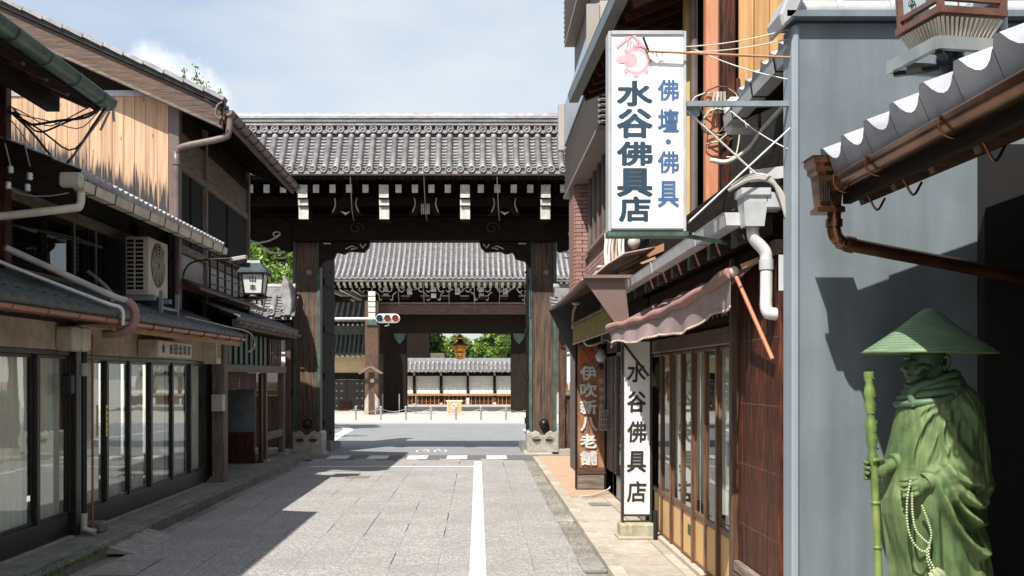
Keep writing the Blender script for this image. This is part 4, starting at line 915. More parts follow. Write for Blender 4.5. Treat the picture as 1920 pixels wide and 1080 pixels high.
# great lintel
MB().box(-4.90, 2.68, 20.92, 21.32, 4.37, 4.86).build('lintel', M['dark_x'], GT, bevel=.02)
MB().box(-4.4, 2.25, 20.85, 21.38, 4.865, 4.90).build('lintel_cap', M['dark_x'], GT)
for xc in (-2.42, .28):
    mb = MB(); pts = [(xc*1.03 + .16*(1-t*.07)*math.cos(t*.7), 20.915, 4.62 + .14*(1-t*.07)*math.sin(t*.7)) for t in range(12)]; mb.tube(pts, .010, 5); mb.build('carved_scroll', M['brown_x'], GT)
# nosings outside the posts
for s, xb in ((-1, -3.81), (1, 1.63)):
    P = [(0,0),(.15,.10),(.42,.16),(.75,.10),(.98,-.06),(1.05,-.20),(.95,-.30),(.72,-.32),(.66,-.42),(.5,-.5),(.3,-.46),(.2,-.56),(.06,-.58),(0,-.55)]
    MB().prism([(xb + s*a, 20.88, 4.72 + b) for a, b in P], (0, .28, 0)).build('carved_nosing', M['dark_x'], GT, bevel=.02)
    for pth, r in (([(.92,-.30),(.72,-.40),(.5,-.38),(.3,-.30),(.22,-.24)], .018), ([(.55,-.50),(.45,-.58),(.25,-.62),(.12,-.58)], .02), ([(.3,-.28),(.22,-.22),(.28,-.18),(.36,-.22),(.32,-.28)], .014), ([(.36,-.70),(.2,-.72),(.1,-.70)],.016)):
        MB().tube(smooth_path([(xb + s*a, 20.865, 4.72 + b) for a, b in pth]), r, 6).build('carved_line', M['gofun'], GT)
    # corner bracket beneath the lintel, inside the opening
    xi = -3.265 if s < 0 else 1.082; k = -s
    P = [(0,0),(1.05,0),(1.02,-.12),(.92,-.22),(.62,-.20),(.50,-.26),(.36,-.22),(.30,-.36),(.12,-.40),(.04,-.52),(0,-.55)]
    MB().prism([(xi + k*a, 21.00, 4.365 + b) for a, b in P], (0, .22, 0)).build('corner_bracket', M['dark_x'], GT, bevel=.015)
    for pth in ([(.55,-.16),(.68,-.10),(.80,-.14),(.66,-.17)], [(.10,-.05),(.25,-.05)], [(.85,-.06),(.9,-.14),(.97,-.06)]):
        MB().tube([(xi + k*a, 20.992, 4.365 + b) for a, b in pth], .014, 5).build('carved_line', M['gofun'], GT)
# posts with copper corner strips, iron shoe and knobs
def post(x0, x1):
    p = MB().box(x0, x1, 21.10, 21.62, .03, 4.365).build('gate_post', M['gatepost'], GT, bevel=.02)
    for x in (x0, x1): MB().box(x-.033, x+.033, 21.078, 21.16, .40, 4.7).build('corner_strip', M['verdigris'], p, bevel=.006)
    xc = (x0+x1)/2
    for z in (3.73, .62):
        MB().lathe([(0, .11), (.05, .10), (.085, .06), (.09, .02), (.10, 0), (.0, 0)] if z < 1 else [(0, .07), (.04, .06), (.062, .03), (.066, 0), (0, 0)], (xc + (.06 if z > 1 else 0.02), 21.06 if z < 1 else 21.097, z), 16, 'y').build('nail_cover', M['blackmetal'] if z < 1 else M['darkconcrete'], p)
    # carved shoe
    w = (x1-x0)/2 + .075; P = [(-w,0),(w,0),(w,.40),(w*.86,.44),(w*.7,.40),(w*.5,.45),(w*.25,.41),(w*.08,.34),(0,.37),(-w*.08,.34),(-w*.25,.41),(-w*.5,.45),(-w*.7,.40),(-w*.86,.44),(-w,.40)]
    sh = MB().prism([(xc + a, 21.04, .03 + b) for a, b in P], (0, .62, 0)).build('post_shoe', M['gofunstone'], p, bevel=.012)
    for k in (-1, 1):
        MB().prism([(xc+k*w*.42 + .075*math.cos(t*math.pi/8)*(1+.2*math.cos(t*math.pi/4)), 21.034, .28 + .032*math.sin(t*math.pi/8)) for t in range(16)], (0, .012, 0)).build('carved_eye', M['inkblack'], sh)
        MB().tube(smooth_path([(xc+k*w*.15, 21.036, .30), (xc+k*w*.42, 21.036, .355), (xc+k*w*.7, 21.036, .30), (xc+k*w*.42, 21.036, .22), (xc+k*w*.2, 21.036, .25)]), .008, 5).build('carved_line', M['darkconcrete'], sh)
        for q in range(4): MB().ball((xc+k*w*(.2+.2*q), 21.037, .17), .008, 6).build('stud', M['darkconcrete'], sh)
M['gofunstone'] = mat('weathered_cast_shoe', (.48,.44,.38), (.32,.29,.25), 10, rough=.8, bump=.3, dirt=(.2,.17,.14), dirt_amt=.6, dscale=3)
post(-3.78, -3.275); post(1.09, 1.59)
for x, s in ((-3.27, -1), (1.085, 1)):
    d = MB().box(x-.05*(s<0), x+.05*(s>0), 21.65, 23.2, .12, 4.3).build('gate_leaf', M['dark_v'], GT, bevel=.01)
    for z in (.6, 1.6, 2.6, 3.6): MB().box(x+(-.0 if s>0 else .0)-.03*s*1, x - s*.002, 21.67, 23.17, z-.06, z+.06).build('leaf_rail', M['dark_y'], d)
    for z in (.35, 2.1, 3.9): MB().ball((x - s*.02, 22.7, z), .03, 8).build('stud', M['blackmetal'], d)
    MB().box(x + (.02 if s > 0 else -.32), x + (.32 if s > 0 else -.02), 23.25, 23.55, .03, 4.7).build('rear_post', M['dark_v'], GT, bevel=.015)
    st = MB().box(x-.45 if s<0 else x-.12, x+.12 if s<0 else x+.45, 20.95, 21.8, -.05, .03).build('base_stone', M['stone'], GT, bevel=.015)
    MB().prism([(x - s*.02, 21.64, .0), (x - s*.02, 23.2, .0), (x - s*.02, 23.2, .12), (x - s*.02, 21.64, .24)], (-s*.14, 0, 0)).build('wheel_guard', M['darkconcrete'], GT)
# side fences of the gate
def side_fence(x0, x1, lab, near):
    f = thing('gate_side_wall', lab, 'wall', ((x0+x1)/2, 20.9, 0), 'side walls of the gate')
    MB().box(x0, x1, 20.9, 21.0, 1.32, 2.75).build('plaster', M['whiteplaster'], f)
    MB().box(x0, x1, 20.84, 21.06, 1.20, 1.315).build('rail', M['grey_x'], f, bevel=.01)
    MB().box(x0, x1, 20.86, 21.04, 2.60, 2.74).build('top_beam', M['dark_x'], f)
    n = int((x1-x0)/.16)
    for i in range(n):
        MB().box(x0+i*.16+.004, x0+(i+1)*.16-.004, 20.90-random.uniform(0,.01), 20.96, .14, 1.195).build('board', M['brown_v'], f)
    for x in (x0+.06, x1-.06): MB().box(x-.06, x+.06, 20.82, 21.06, .1, 2.7).build('post', M['brown_v'], f, bevel=.01)
    MB().box(x0, x1, 20.80, 21.08, -.02, .12).build('footing', M['stone'], f, bevel=.01)
    for i in range(int((x1-x0)/.05)): MB().box(x0+i*.05, x0+i*.05+.018, 20.86, 20.88, 1.315, 1.47).build('picket', M['amber_v'], f)
    pr = [(20.42, 2.84), (20.65, 3.0), (20.86, 3.22)]
    round_tiles(f, x0-.1, x1+.05, pr, .24, .066, M['tile'])
    mb = MB(); mb.add([(x0-.1,y,z-.01) for y,z in pr]+[(x1+.05,y,z-.01) for y,z in pr]+[(x0-.1,41.9-y,z-.01) for y,z in pr]+[(x1+.05,41.9-y,z-.01) for y,z in pr], [(0,1,4,3),(1,2,5,4),(6,9,10,7),(7,10,11,8)]); mb.build('roof_underlay', M['tiledark'], f)
    MB().box(x0-.1, x1+.05, 20.80, 21.06, 3.2, 3.38).build('ridge_course', M['tile'], f, bevel=.01)
    MB().tube([(x0-.12, 20.93, 3.42), (x1+.08, 20.93, 3.42)], .07, 10).build('ridge_cap', M['tile'], f)
    rafters(f, (x0+.05, 20.44, 2.76), (1,0,0), x1-x0-.1, int((x1-x0)/.2), Vector((0,.45,.06)), .06, .07, M['dark_y'], tip=M['gofun'])
    return f
f1 = side_fence(-6.6, -3.80, 'tiled plaster and board side wall left of the gate, behind the green-boarded shelter', True)
MB().prism([(-3.86,20.36,2.80),(-3.72,20.36,2.80),(-3.70,20.36,3.1),(-3.76,20.36,3.45),(-3.86,20.36,3.62),(-3.93,20.36,3.3)], (0,.5,0)).build('verge_tile', M['tile'], f1, bevel=.02)
f2 = side_fence(1.66, 4.6, 'tiled plaster and board side wall right of the gate, beside the brown metal hood', False)

# ================================================================== ACROSS THE STREET: second gate
G2 = thing('great_gate', 'second, larger temple gate across the street with wide silver tiled roof and white tipped rafters', 'gate', (-.8, 44, 0))
prof = [(42.0, 5.64), (42.7, 5.98), (43.5, 6.48), (44.4, 7.15), (45.3, 7.95)]
round_tiles(G2, -8.6, 7.0, prof, .2215, .062, M['tile'])
mb = MB(); n = len(prof); mb.add([(-8.6, y, z-.035) for y, z in prof] + [(7.0, y, z-.035) for y, z in prof] + [(-8.6, 90.6-y, z) for y, z in prof] + [(7.0, 90.6-y, z) for y, z in prof],
   [(i, i+1, i+n+1, i+n) for i in range(n-1)] + [(i+2*n, i+3*n, i+3*n+1, i+2*n+1) for i in range(n-1)]); mb.build('roof_underlay', M['tiledark'], G2)
MB().box(-8.6, 7.0, 45.1, 45.5, 7.9, 8.5).build('ridge', M['tile'], G2)
MB().box(-8.6, 7.0, 42.0, 42.25, 5.48, 5.57).build('eave_board', M['grey_x'], G2)
for k in range(2): rafters(G2, (-8.4, 42.15 + .35*k, 5.40 - .09*k), (1,0,0), 15.2, 64, Vector((0, 1.2, .12)), .11, .13 - .03*k, M['dark_y'], tip=M['gofun'])
MB().box(-8.4, 6.8, 43.2, 43.4, 4.72, 5.4).build('frieze', M['dark_x'], G2)
MB().box(-4.6, 3.6, 43.0, 43.3, 4.20, 4.62).build('beam', M['brown_x'], G2, bevel=.02)
MB().box(-4.6, 3.6, 42.94, 43.32, 4.625, 4.69).build('beam_cap', M['grey_x'], G2)
MB().box(-4.4, 3.4, 43.85, 44.3, 3.43, 4.55).build('lintel', M['dark_x'], G2, bevel=.02)
for i in range(8):
    x = -3.85 + i*1.0 + (.0); hgt = (.42, .22, .42, .25, .42, .22, .42, .25)[i]
    for q in range(2):
        z = 4.86 + q*.26 if i % 2 == 0 else 5.0 + q*.14; hz = .19 if i % 2 == 0 else .12
        a = MB().box(x-.10, x+.10, 42.82-.06*q, 43.3, z, z+hz).build('bracket_arm', M['dark_y'], G2); MB().box(x-.105, x+.105, 42.812-.06*q, 42.818-.06*q, z, z+hz).build('bracket_tip', M['gofun'], a)
    for sg in (-1, 1):
        MB().tube(smooth_path([(x+sg*.18, 42.9, 5.22), (x+sg*.34, 42.86, 5.28), (x+sg*.42, 42.84, 5.38)]) if i % 2 else smooth_path([(x+sg*.16, 42.95, 4.84), (x+sg*.26, 42.9, 4.78), (x+sg*.30, 42.9, 5.0), (x+sg*.44, 42.88, 5.12)]), .026, 5).build('carved_line', M['gofun'], G2)
for i in range(15):
    x = -6.3 + i*.82
    for sg in (-1, 1):
        MB().tube(smooth_path([(x+sg*.05, 42.62, 5.16), (x+sg*.16, 42.6, 5.10), (x+sg*.27, 42.58, 5.20), (x+sg*.24, 42.58, 5.28)]), .020, 5).build('carved_line', M['gofun'], G2)
    MB().prism([(x-.14, 42.7, 4.80), (x+.14, 42.7, 4.80), (x+.20, 42.7, 4.93), (x-.20, 42.7, 4.93)], (0, .5, 0)).build('bearing_block', M['dark_y'], G2)
    MB().tube([(x-.19, 42.69, 4.94), (x+.19, 42.69, 4.94)], .012, 4).build('carved_line', M['gofun'], G2)
for i in range(7): MB().tube([(-3.3+i*1.05, 42.1, 5.45), (-3.3+i*1.05, 42.9, 4.6)], .012, 4).build('rain_chain', M['alu'], G2)
for (x0, x1, yy, m, zt, nm) in ((-4.66, -4.10, 42.2, 'brown_v', 4.7, 'front_post'), (2.9, 3.5, 42.2, 'brown_v', 4.7, 'front_post'), (-4.33, -3.05, 43.9, 'dark_v', 3.45, 'gate_post'), (1.42, 2.1, 43.9, 'dark_v', 3.45, 'gate_post')):
    p = MB().box(x0, x1, yy, yy+.6, .05, zt).build(nm, M[m], G2, bevel=.03)
    if nm == 'front_post':
        for k in range(5): MB().box((x0+x1)/2-.13, (x0+x1)/2+.16, yy-.10, yy-.004, 4.02+k*.22, 4.2+k*.22).build('bracket_tip', M['gofun'], p)
        MB().box((x0+x1)/2-.2, (x0+x1)/2+.22, yy-.08, yy-.004, 3.7, 3.98).build('copper_cap', M['verdigris'], p)
        MB().prism([(x0-.02, yy-.03, .06), (x1+.02, yy-.03, .06), (x1+.0, yy-.03, .65), ((x0+x1)/2+.1, yy-.03, .95), ((x0+x1)/2, yy-.03, .7), ((x0+x1)/2-.12, yy-.03, .9), (x0, yy-.03, .6)], (0,.65,0)).build('post_shoe', M['gofunstone'], p)
    else:
        xc = (x0+x1)/2 if x0 > 0 else x1-.3
        MB().prism([(xc-.26, yy-.03, .2), (xc+.26, yy-.03, .2), (xc+.26, yy-.03, .75), (xc+.1, yy-.03, 1.0), (xc, yy-.03, .85), (xc-.1, yy-.03, 1.0), (xc-.26, yy-.03, .75)], (0,.7,0)).build('post_shoe', M['verdark'], p) if 'verdark' in M else None
        MB().prism([(xc-.26, yy-.03, 3.42), (xc+.26, yy-.03, 3.42), (xc+.2, yy-.03, 3.2), (xc, yy-.03, 2.95), (xc-.2, yy-.03, 3.2)], (0,.02,0)).build('copper_cap', M['verdigris'], p)
    MB().box(x0-.12, x1+.12, yy-.12, yy+.72, .0, .05).build('base_stone', M['stone'], G2)
# diagonal corner eave of the gate seen at the left
for k in range(6): MB().beam((-6.2+k*.25, 42.3, 5.15-.0*k), (-5.2+k*.14, 43.2, 4.75+.02*k), .05, .05).build('corner_rafter', M['gofun'] if k % 2 == 0 else M['grey_x'], G2)
# notice roof in front of the post
nb = thing('notice_board', 'narrow wooden notice post with little gabled shingle roof before the second gate', 'notice board', (-4.28, 41.2, 0))
MB().box(-4.40, -4.16, 41.15, 41.3, .05, 1.75).build('post', M['brown_v'], nb)
for s in (-1, 1): MB().beam((-4.28, 40.95, 1.98), (-4.28 + s*.46, 40.95, 1.70), .07, .5, up=(0,1,0)).build('roof_slope', M['grey_x'], nb)
MB().lathe([(0, .02), (.09, .02), (.09, 0), (0, 0)], (-4.25, 41.14, 1.42), 12, 'y').build('emblem', M['gofun'], nb)
# left wing
WG = thing('gate_wing', 'lower tiled wing left of the second gate with cream plaster and black studded doors', 'wing building', (-6.5, 46, 0))
round_tiles(WG, -9.5, -4.9, [(45.2, 4.05), (45.8, 4.45), (46.6, 5.05)], .25, .07, M['tile'])
MB().box(-9.5, -4.9, 45.3, 45.36, 3.86, 4.02).build('eave_board', M['dark_x'], WG)
rafters(WG, (-9.3, 45.25, 3.86), (1,0,0), 4.4, 22, Vector((0,.6,.1)), .08, .09, M['dark_y'], tip=M['gofun'])
round_tiles(WG, -9.5, -4.95, [(44.8, 2.58), (45.2, 2.95), (45.6, 3.5)], .20, .062, M['tilegreen'])
MB().box(-9.5, -4.95, 45.5, 45.8, 3.45, 3.85).build('ridge_course', M['tilegreen'], WG)
rafters(WG, (-9.3, 44.85, 2.46), (1,0,0), 4.3, 20, Vector((0,.5,.1)), .08, .09, M['dark_y'], tip=M['gofun'])
MB().box(-9.5, -4.9, 45.6, 45.8, 1.72, 2.55).build('plaster', M['creamplaster'], WG)
MB().box(-9.5, -4.9, 45.55, 45.6, 1.45, 1.74).build('beam', M['dark_x'], WG)
for k, x in enumerate((-7.9, -6.42)):
    d = MB().box(x, x+1.42, 45.5, 45.54, .05, 1.44).build('door', M['inkblack'], WG)
    for r_ in range(4):
        for c_ in range(6):
            if c_ not in (2+k,): MB().lathe([(0,.03),(.03,.02),(.035,0)], (x+.14+c_*.23, 45.5, .28+r_*.33), 8, 'y').build('stud', M['gofun'], d)
    MB().box(x+.55, x+.62, 45.47, 45.499, .05, 1.44).build('door_stile', M['red_v'], d)
MB().box(-6.15, -5.6, 45.46, 45.498, .08, .48).build('door_patch', M['red_v'], WG)
MB().box(-9.5, -4.6, 45.3, 45.9, -.05, .05).build('footing', M['stone'], WG)
# traffic signal
ts = thing('traffic_signal', 'horizontal three-lens traffic signal on a pale steel arm over the cross street', 'traffic signal', (-7.6, 40.6, 0))
zc = 1.6 + (705-597)*40.5/1920
MB().tube([(-7.6, 40.6, 0), (-7.6, 40.6, 4.6)], [.10, .08], 12).build('pole', M['pvcwhite'], ts)
MB().tube([(-7.6, 40.6, zc-.02), (-4.05, 40.6, zc)], [.065, .05], 10).build('arm', M['pvcwhite'], ts)
hw = .48; x0 = -3.56
P = []
for k in range(9): a = math.pi/2 + math.pi*k/8; P.append((x0-hw+.19+.19*math.cos(a), 40.45, zc+.18*math.sin(a)))
for k in range(9): a = -math.pi/2 + math.pi*k/8; P.append((x0+hw-.19+.19*math.cos(a), 40.45, zc+.18*math.sin(a)))
MB().prism(P, (0,.16,0)).build('housing', M['signwhite'], ts, bevel=.02)
for k, (dx, mm) in enumerate(((-.31, 'lens_b'), (0, 'lens_y'), (.31, 'lens_r'))):
    MB().lathe([(0,.012),(.12,.008),(.135,0),(.135,-.03)], (x0+dx, 40.44, zc), 18, 'y').build('lens', M[mm], ts)
    mb = MB(); vs = []
    for q in range(15):
        a = -.1*math.pi + 1.2*math.pi*q/14
        for yy in (40.45, 40.22): vs.append((x0+dx+.142*math.cos(a), yy, zc+.142*math.sin(a)))
    mb.add(vs, [(2*q, 2*q+2, 2*q+3, 2*q+1) for q in range(14)], True); v = mb.build('visor', M['signwhite'], ts); sm = v.modifiers.new('t','SOLIDIFY'); sm.thickness = .008
MB().tube(smooth_path([(x0, 40.5, zc-.2), (x0+.03, 40.5, zc-.27), (x0-.12, 40.5, zc-.30)]), .02, 6).build('bracket', M['pvcwhite'], ts)
# bollard fence on the far kerb
for i in range(9):
    x = -5.2 + i*.885 + .0
    b = thing('bollard', ('%s low grey steel bollard from the left in the chained row on the far pavement' % 'first second third fourth fifth sixth seventh eighth ninth'.split()[i]), 'bollard', (x, 36.2, .04), 'low bollards in a row on the far pavement')
    if i == 0:
        MB().tube([(x, 36.2, .04), (x, 36.2, .50)], .035, 8).build('bar', M['alu'], b); MB().ball((x, 36.2, .50), .045, 8).build('cap', M['alu'], b)
        b0_ = b
    else:
        for c in [o for o in COL.objects if o.parent == b0_]: c2 = c.copy(); COL.objects.link(c2); c2.parent = b
for i in range(8):
    x = -5.2 + i*.885
    o = MB().tube([(x+.885*t/6, 36.2, .44 - .10*math.sin(math.pi*t/6)) for t in range(7)], .008, 4).build('chain', M['alu']); tag(o, 'thin grey chain hanging between the %s and %s far bollards from the left' % tuple('first second third fourth fifth sixth seventh eighth ninth'.split()[i:i+2]), 'chain', 'chains between the far bollards')
ob = thing('barrier', 'orange and white folding barrier with round mark standing before the far wall', 'barrier', (-.9, 41.0, .04))
MB().box(-1.22, -.66, 41.0, 41.03, .12, .62).build('panel', mat('faded_orange_panel', (.78,.36,.16), (.7,.3,.13), rough=.6), ob)
MB().box(-1.28, -.60, 40.99, 41.04, .58, .63).build('top_bar', M['gofun'], ob)
MB().lathe([(.07,.0),(.07,.008),(.12,.008),(.12,0)], (-.94, 40.99, .38), 16, 'y').build('round_mark', M['signwhite'], ob)
for x in (-1.22, -.68): MB().tube([(x, 41.02, .04), (x, 41.02, .62)], .02, 6).build('leg', M['gofun'], ob)
for i, x in enumerate((-4.0, -3.3, -2.6)):
    o = MB().tube([(x, 43.0, .05), (x, 43.0, .85)], .025, 6).build('rail_post', M['alu']); tag(o, '%s slim steel rail post at the foot of the second gate' % ('leftmost', 'middle', 'rightmost')[i], 'post', 'rail posts at the second gate')
# far wall
FW = thing('temple_wall', 'long white plaster wall with silver tiled top and reddish lattice foot seen through the gates', 'wall', (-.9, 54, 0))
round_tiles(FW, -14, 10, [(53.3, 1.86), (53.6, 2.05), (53.95, 2.32)], .235, .066, M['tile'])
MB().prism([(-14, 53.3, 1.84), (-14, 53.6, 2.03), (-14, 53.95, 2.30), (-14, 54.5, 2.30), (-14, 54.9, 1.84)], (24,0,0)).build('roof_underlay', M['tiledark'], FW)
MB().box(-14, 10, 53.9, 54.5, 2.31, 2.38).build('ridge_course', M['tile'], FW); MB().box(-14, 10, 53.95, 54.4, 2.39, 2.55).build('ridge_cap', M['tilewhite'], FW)
rafters(FW, (-13.9, 53.42, 1.80), (1,0,0), 23.8, 67, Vector((0,.5,.05)), .07, .08, M['dark_y'], tip=M['gofun'])
MB().box(-14, 10, 53.85, 54.2, 1.6, 1.86).build('top_beam', M['dark_x'], FW)
for i in range(17):
    x = -13.2 + i*1.408 + .0
    MB().box(x-.07, x+.07, 53.78, 54.0, .45, 1.66).build('post', M['dark_v'], FW)
    MB().box(x+.075, x+1.408-.075, 53.88, 53.95, .68, 1.60).build('plaster_panel', M['whiteplaster'], FW)
    MB().box(x-.05, x+.05, 53.74, 53.779, 1.62, 1.82).build('bracket_tip', M['gofun'], FW)
    MB().ball((x, 53.74, .62), .045, 6).build('nail_cover', M['gold'], FW)
    l = MB().box(x+.075, x+1.408-.075, 53.90, 53.94, .10, .56).build('lattice_back', M['red_x'], FW)
    if -5 < x < 3:
        for k in range(6): MB().box(x+.17+k*.22, x+.21+k*.22, 53.86, 53.899, .10, .56).build('lattice_bar', M['amber_v'], l)
        for z in (.24, .40): MB().box(x+.08, x+1.32, 53.85, 53.859, z, z+.03).build('lattice_rail', M['brown_x'], l)
MB().box(-14, 10, 53.74, 53.9, .565, .675).build('rail', M['amber_x'], FW)
MB().box(-14, 10, 53.5, 54.3, -.05, .10).build('footing', M['stone'], FW)
# gilt lantern hanging in the second gate
gl = thing('hanging_lantern', 'ornate gilt bronze temple lantern hanging in the second gate before green trees', 'lantern', (-.80, 46, 2.4))
lx, ly = -.80, 46
MB().tube([(lx, ly, 3.9), (lx, ly, 3.3)], .03, 6).build('chain', M['gold'], gl)
MB().lathe([(.02,.98),(.10,.93),(.14,.86),(.30,.84),(.33,.80),(.22,.74)], (lx, ly, 2.5), 8).build('top_cup', M['gold'], gl)
MB().lathe([(.05,.80),(.12,.72),(.30,.62),(.47,.56),(.49,.52),(.30,.50)], (lx, ly, 2.46), 6).build('lamp_roof', mat('dark_bronze_roof', (.16,.10,.035), (.06,.04,.02), rough=.4, metal=.6), gl)
MB().lathe([(.46,.5),(.36,.40),(.26,.30),(.24,.22),(.27,.2)], (lx, ly, 2.46), 6).build('lamp_body', M['gold'], gl)
MB().lathe([(.27,.19),(.29,.15),(.18,.08),(.22,.02),(.25,-.04),(.10,-.10),(.0,-.12)], (lx, ly, 2.46), 8).build('lamp_foot', M['gold'], gl)
# hall behind
th = thing('temple_hall', 'dark timber hall corner rising behind the far white wall', 'building', (-3.2, 58, 0))
MB().box(-9, -2.9, 58, 62, 0, 6).build('wall', M['dark_v'], th); MB().box(-3.0, -2.75, 57.8, 58.0, 0, 6).build('post', M['dark_v'], th); MB().box(-2.74, -1.9, 57.95, 58.1, 2.6, 2.9).build('railing', M['grey_x'], th)
# trees
tree('tree', 'broad bright green tree behind the far wall, left of the hanging lantern', (-2.2, 62, 0), 2.6, [((-2.9,62,3.9),1.4), ((-1.6,61.5,3.4),1.3), ((-2.2,62,5.2),1.5)], 3000, .15, M['leaf'], rt=.2)
tree('tree', 'bright green leafy tree behind the far wall, directly right of the hanging lantern', (.9, 61, 0), 2.4, [((.2,61,3.2),1.3), ((1.3,61,3.6),1.5), ((.8,61,5.0),1.5)], 3200, .15, M['leaf'], rt=.2)
tree('tree', 'green tree at the right end of the far wall, beside the dark gate post', (3.2, 63, 0), 2.6, [((2.6,63,3.2),1.5), ((3.8,63,3.8),1.6), ((3.2,63,5.2),1.6)], 3000, .15, M['leaf2'], rt=.2)
tree('tree', 'sunlit green tree between the dark gabled house and the temple gate', (-5.4, 29.5, 0), 2.6, [((-6.3,29.5,4.2),1.1), ((-5.6,29.5,5.1),.9), ((-6.6,29.5,5.6),1.1), ((-5.2,29.5,4.3),.8), ((-7.4,29.5,4.8),1.2)], 2600, .085, M['leaf'], rt=.15)
# city block along the cross street that the shop windows mirror
for i, (x0, x1, h, lab) in enumerate(((-60, -16, 5, 'long low plaster wall of the temple grounds far left of the cross street'), (12, 60, 5, 'long low plaster wall of the temple grounds far right of the cross street'))):
    o = MB().box(x0, x1, 50, 50.5, 0, h*.6).build('boundary_wall', M['whiteplaster']); tag(o, lab, 'wall')

# ================================================================== RIGHT: grey rendered wall with tiled cap
GW = thing('party_wall', 'tall blue grey rendered party wall with pale tile capping beside the green statue', 'wall', (3, 5.9, 0))
MB().box(1.80, 6.5, 5.83, 5.98, -.1, 3.62).build('render', M['greywall'], GW, bevel=.015)
MB().box(1.785, 1.83, 5.815, 5.995, 0, 3.60).build('corner_bead', M['greywall2'], GW, bevel=.012)
mb = MB().box(1.74, 6.5, 5.76, 6.05, 3.625, 3.66); mb.build('cap_bed', M['greywall'], GW)
cm = MB().tube([(0, 0, 0), (.30, 0, 0)], .062, 10).tube([(.27, 0, 0), (.31, 0, 0)], .072, 10).mesh('cap_tile', M['pvcgrey'])
for i in range(15): piece('cap_tile', cm, GW, (1.78 + i*.305, 5.905, 3.70))
MB().prism([(1.72,5.76,3.56),(1.80,5.76,3.64),(1.86,5.76,3.78),(1.80,5.76,3.80),(1.74,5.76,3.74),(1.70,5.76,3.64)], (0,.28,0)).build('cap_end_tile', M['pvcgrey'], GW, bevel=.015)

# ---------------- house behind the statue: canopy, gutter
HC = thing('canopy_house', 'house front with grey tiled canopy and brown copper gutter over the statue', 'house', (3.3, 3, 0))
UPR = Vector((1, 0, .417)).normalized()
pantiles(HC, (1.86, -3, 2.655), (0,1,0), 8.38, UPR, 2.6, .30, M['tilewhite'], amp=.050, step=.30, lift=.045, drop=.075)
mb = MB(); mb.prism([(1.90, -3, 2.62), (4.4, -3, 3.66), (4.4, -3, 3.60), (1.90, -3, 2.55)], (0, 8.36, 0)); mb.build('roof_board', M['dark_y'], HC)
MB().box(1.91, 1.95, -3, 5.36, 2.50, 2.60).build('fascia', M['dark_y'], HC)
rafters(HC, (1.96, .4, 2.52), (0,1,0), 4.86, 13, Vector((1.2, 0, .5)), .05, .09, M['brown_x'])
MB().box(3.25, 3.45, -3, 5.82, 0, 3.2).build('front_wall', M['dark_v'], HC)
NH = thing('neighbour_house', 'white plastered house front with timber wainscot on the right just outside the picture', 'house', (2.6, -3, 0))  # house added out of view to cut sky light at the statue
MB().box(2.05, 5, -14, 1.6, 0, 5.5).build('wall', M['whiteplaster'], NH)  # white so that it bounces sunlight to the shaded left side
MB().box(2.05, 5, 1.601, 1.66, 0, 5.5).build('end_wall', M['dark_v'], NH)  # added dark end, keeps bounced light off the statue and its wall
MB().box(2.0, 2.049, -14, 1.6, 0, .9).build('wainscot', M['brown_v'], NH)
MB().box(2.84, 3.24, 5.74, 5.822, 0, 2.9).build('dark_board', M['black'], HC)  # flat black board stands in for a dark recess and deep shade
gutter(HC, (1.865, -3, 2.61), (1.865, 5.30, 2.61), .060, M['copperbright'], 'copper_gutter')
for y in (2.4, 3.3, 4.0, 4.75, 5.18):
    MB().tube(smooth_path([(1.80, y, 2.62), (1.805, y, 2.56), (1.865, y, 2.53), (1.94, y, 2.56), (1.98, y, 2.50), (2.02, y, 2.44), (2.06, y, 2.50)]), .006, 6).build('gutter_hook', M['copperbright'], HC)
mb = MB(); zt = 2.735
for (h0, h1, w0, w1) in ((.0, -.03, .085, .085), (-.03, -.05, .085, .073), (-.05, -.075, .073, .073), (-.075, -.09, .073, .06), (-.09, -.25, .06, .048), (-.25, -.26, .048, .062), (-.26, -.285, .062, .062)):
    c = (1.83, 5.36); a = [(c[0]-w0*1.15, c[1]-w0, zt+h0), (c[0]+w0*1.15, c[1]-w0, zt+h0), (c[0]+w0*1.15, c[1]+w0, zt+h0), (c[0]-w0*1.15, c[1]+w0, zt+h0)]; b = [(c[0]-w1*1.15, c[1]-w1, zt+h1), (c[0]+w1*1.15, c[1]-w1, zt+h1), (c[0]+w1*1.15, c[1]+w1, zt+h1), (c[0]-w1*1.15, c[1]+w1, zt+h1)]
    mb.add(a + b, [(0,4,5,1),(1,5,6,2),(2,6,7,3),(3,7,4,0)])
mb.add([(1.72,5.26,2.735),(1.94,5.26,2.735),(1.94,5.46,2.735),(1.72,5.46,2.735)], [(0,1,2,3)]); mb.add([(1.76,5.30,2.45),(1.90,5.30,2.45),(1.90,5.42,2.45),(1.76,5.42,2.45)], [(3,2,1,0)])
mb.build('rainwater_head', M['copperbright'], HC)
mb = MB()
for i in range(4): mb.box(1.775 + i*.012, 1.780 + i*.012, 5.285, 5.295, 2.50, 2.62)
mb.build('head_relief', M['blackmetal'], HC)
MB().tube(smooth_path([(1.865, 5.36, 2.46), (1.865, 5.36, 2.36), (1.89, 5.36, 2.31), (1.95, 5.37, 2.29), (2.5, 5.40, 2.19), (3.2, 5.44, 2.06)]), .036, 12).build('downpipe', M['copperbright'], HC)
for (p, q) in (((1.865, 5.36, 2.42), (1.865, 5.36, 2.38)), ((1.93, 5.366, 2.293), (1.97, 5.371, 2.286))): MB().tube([p, q], .044, 12).build('pipe_collar', M['copperbright'], HC)
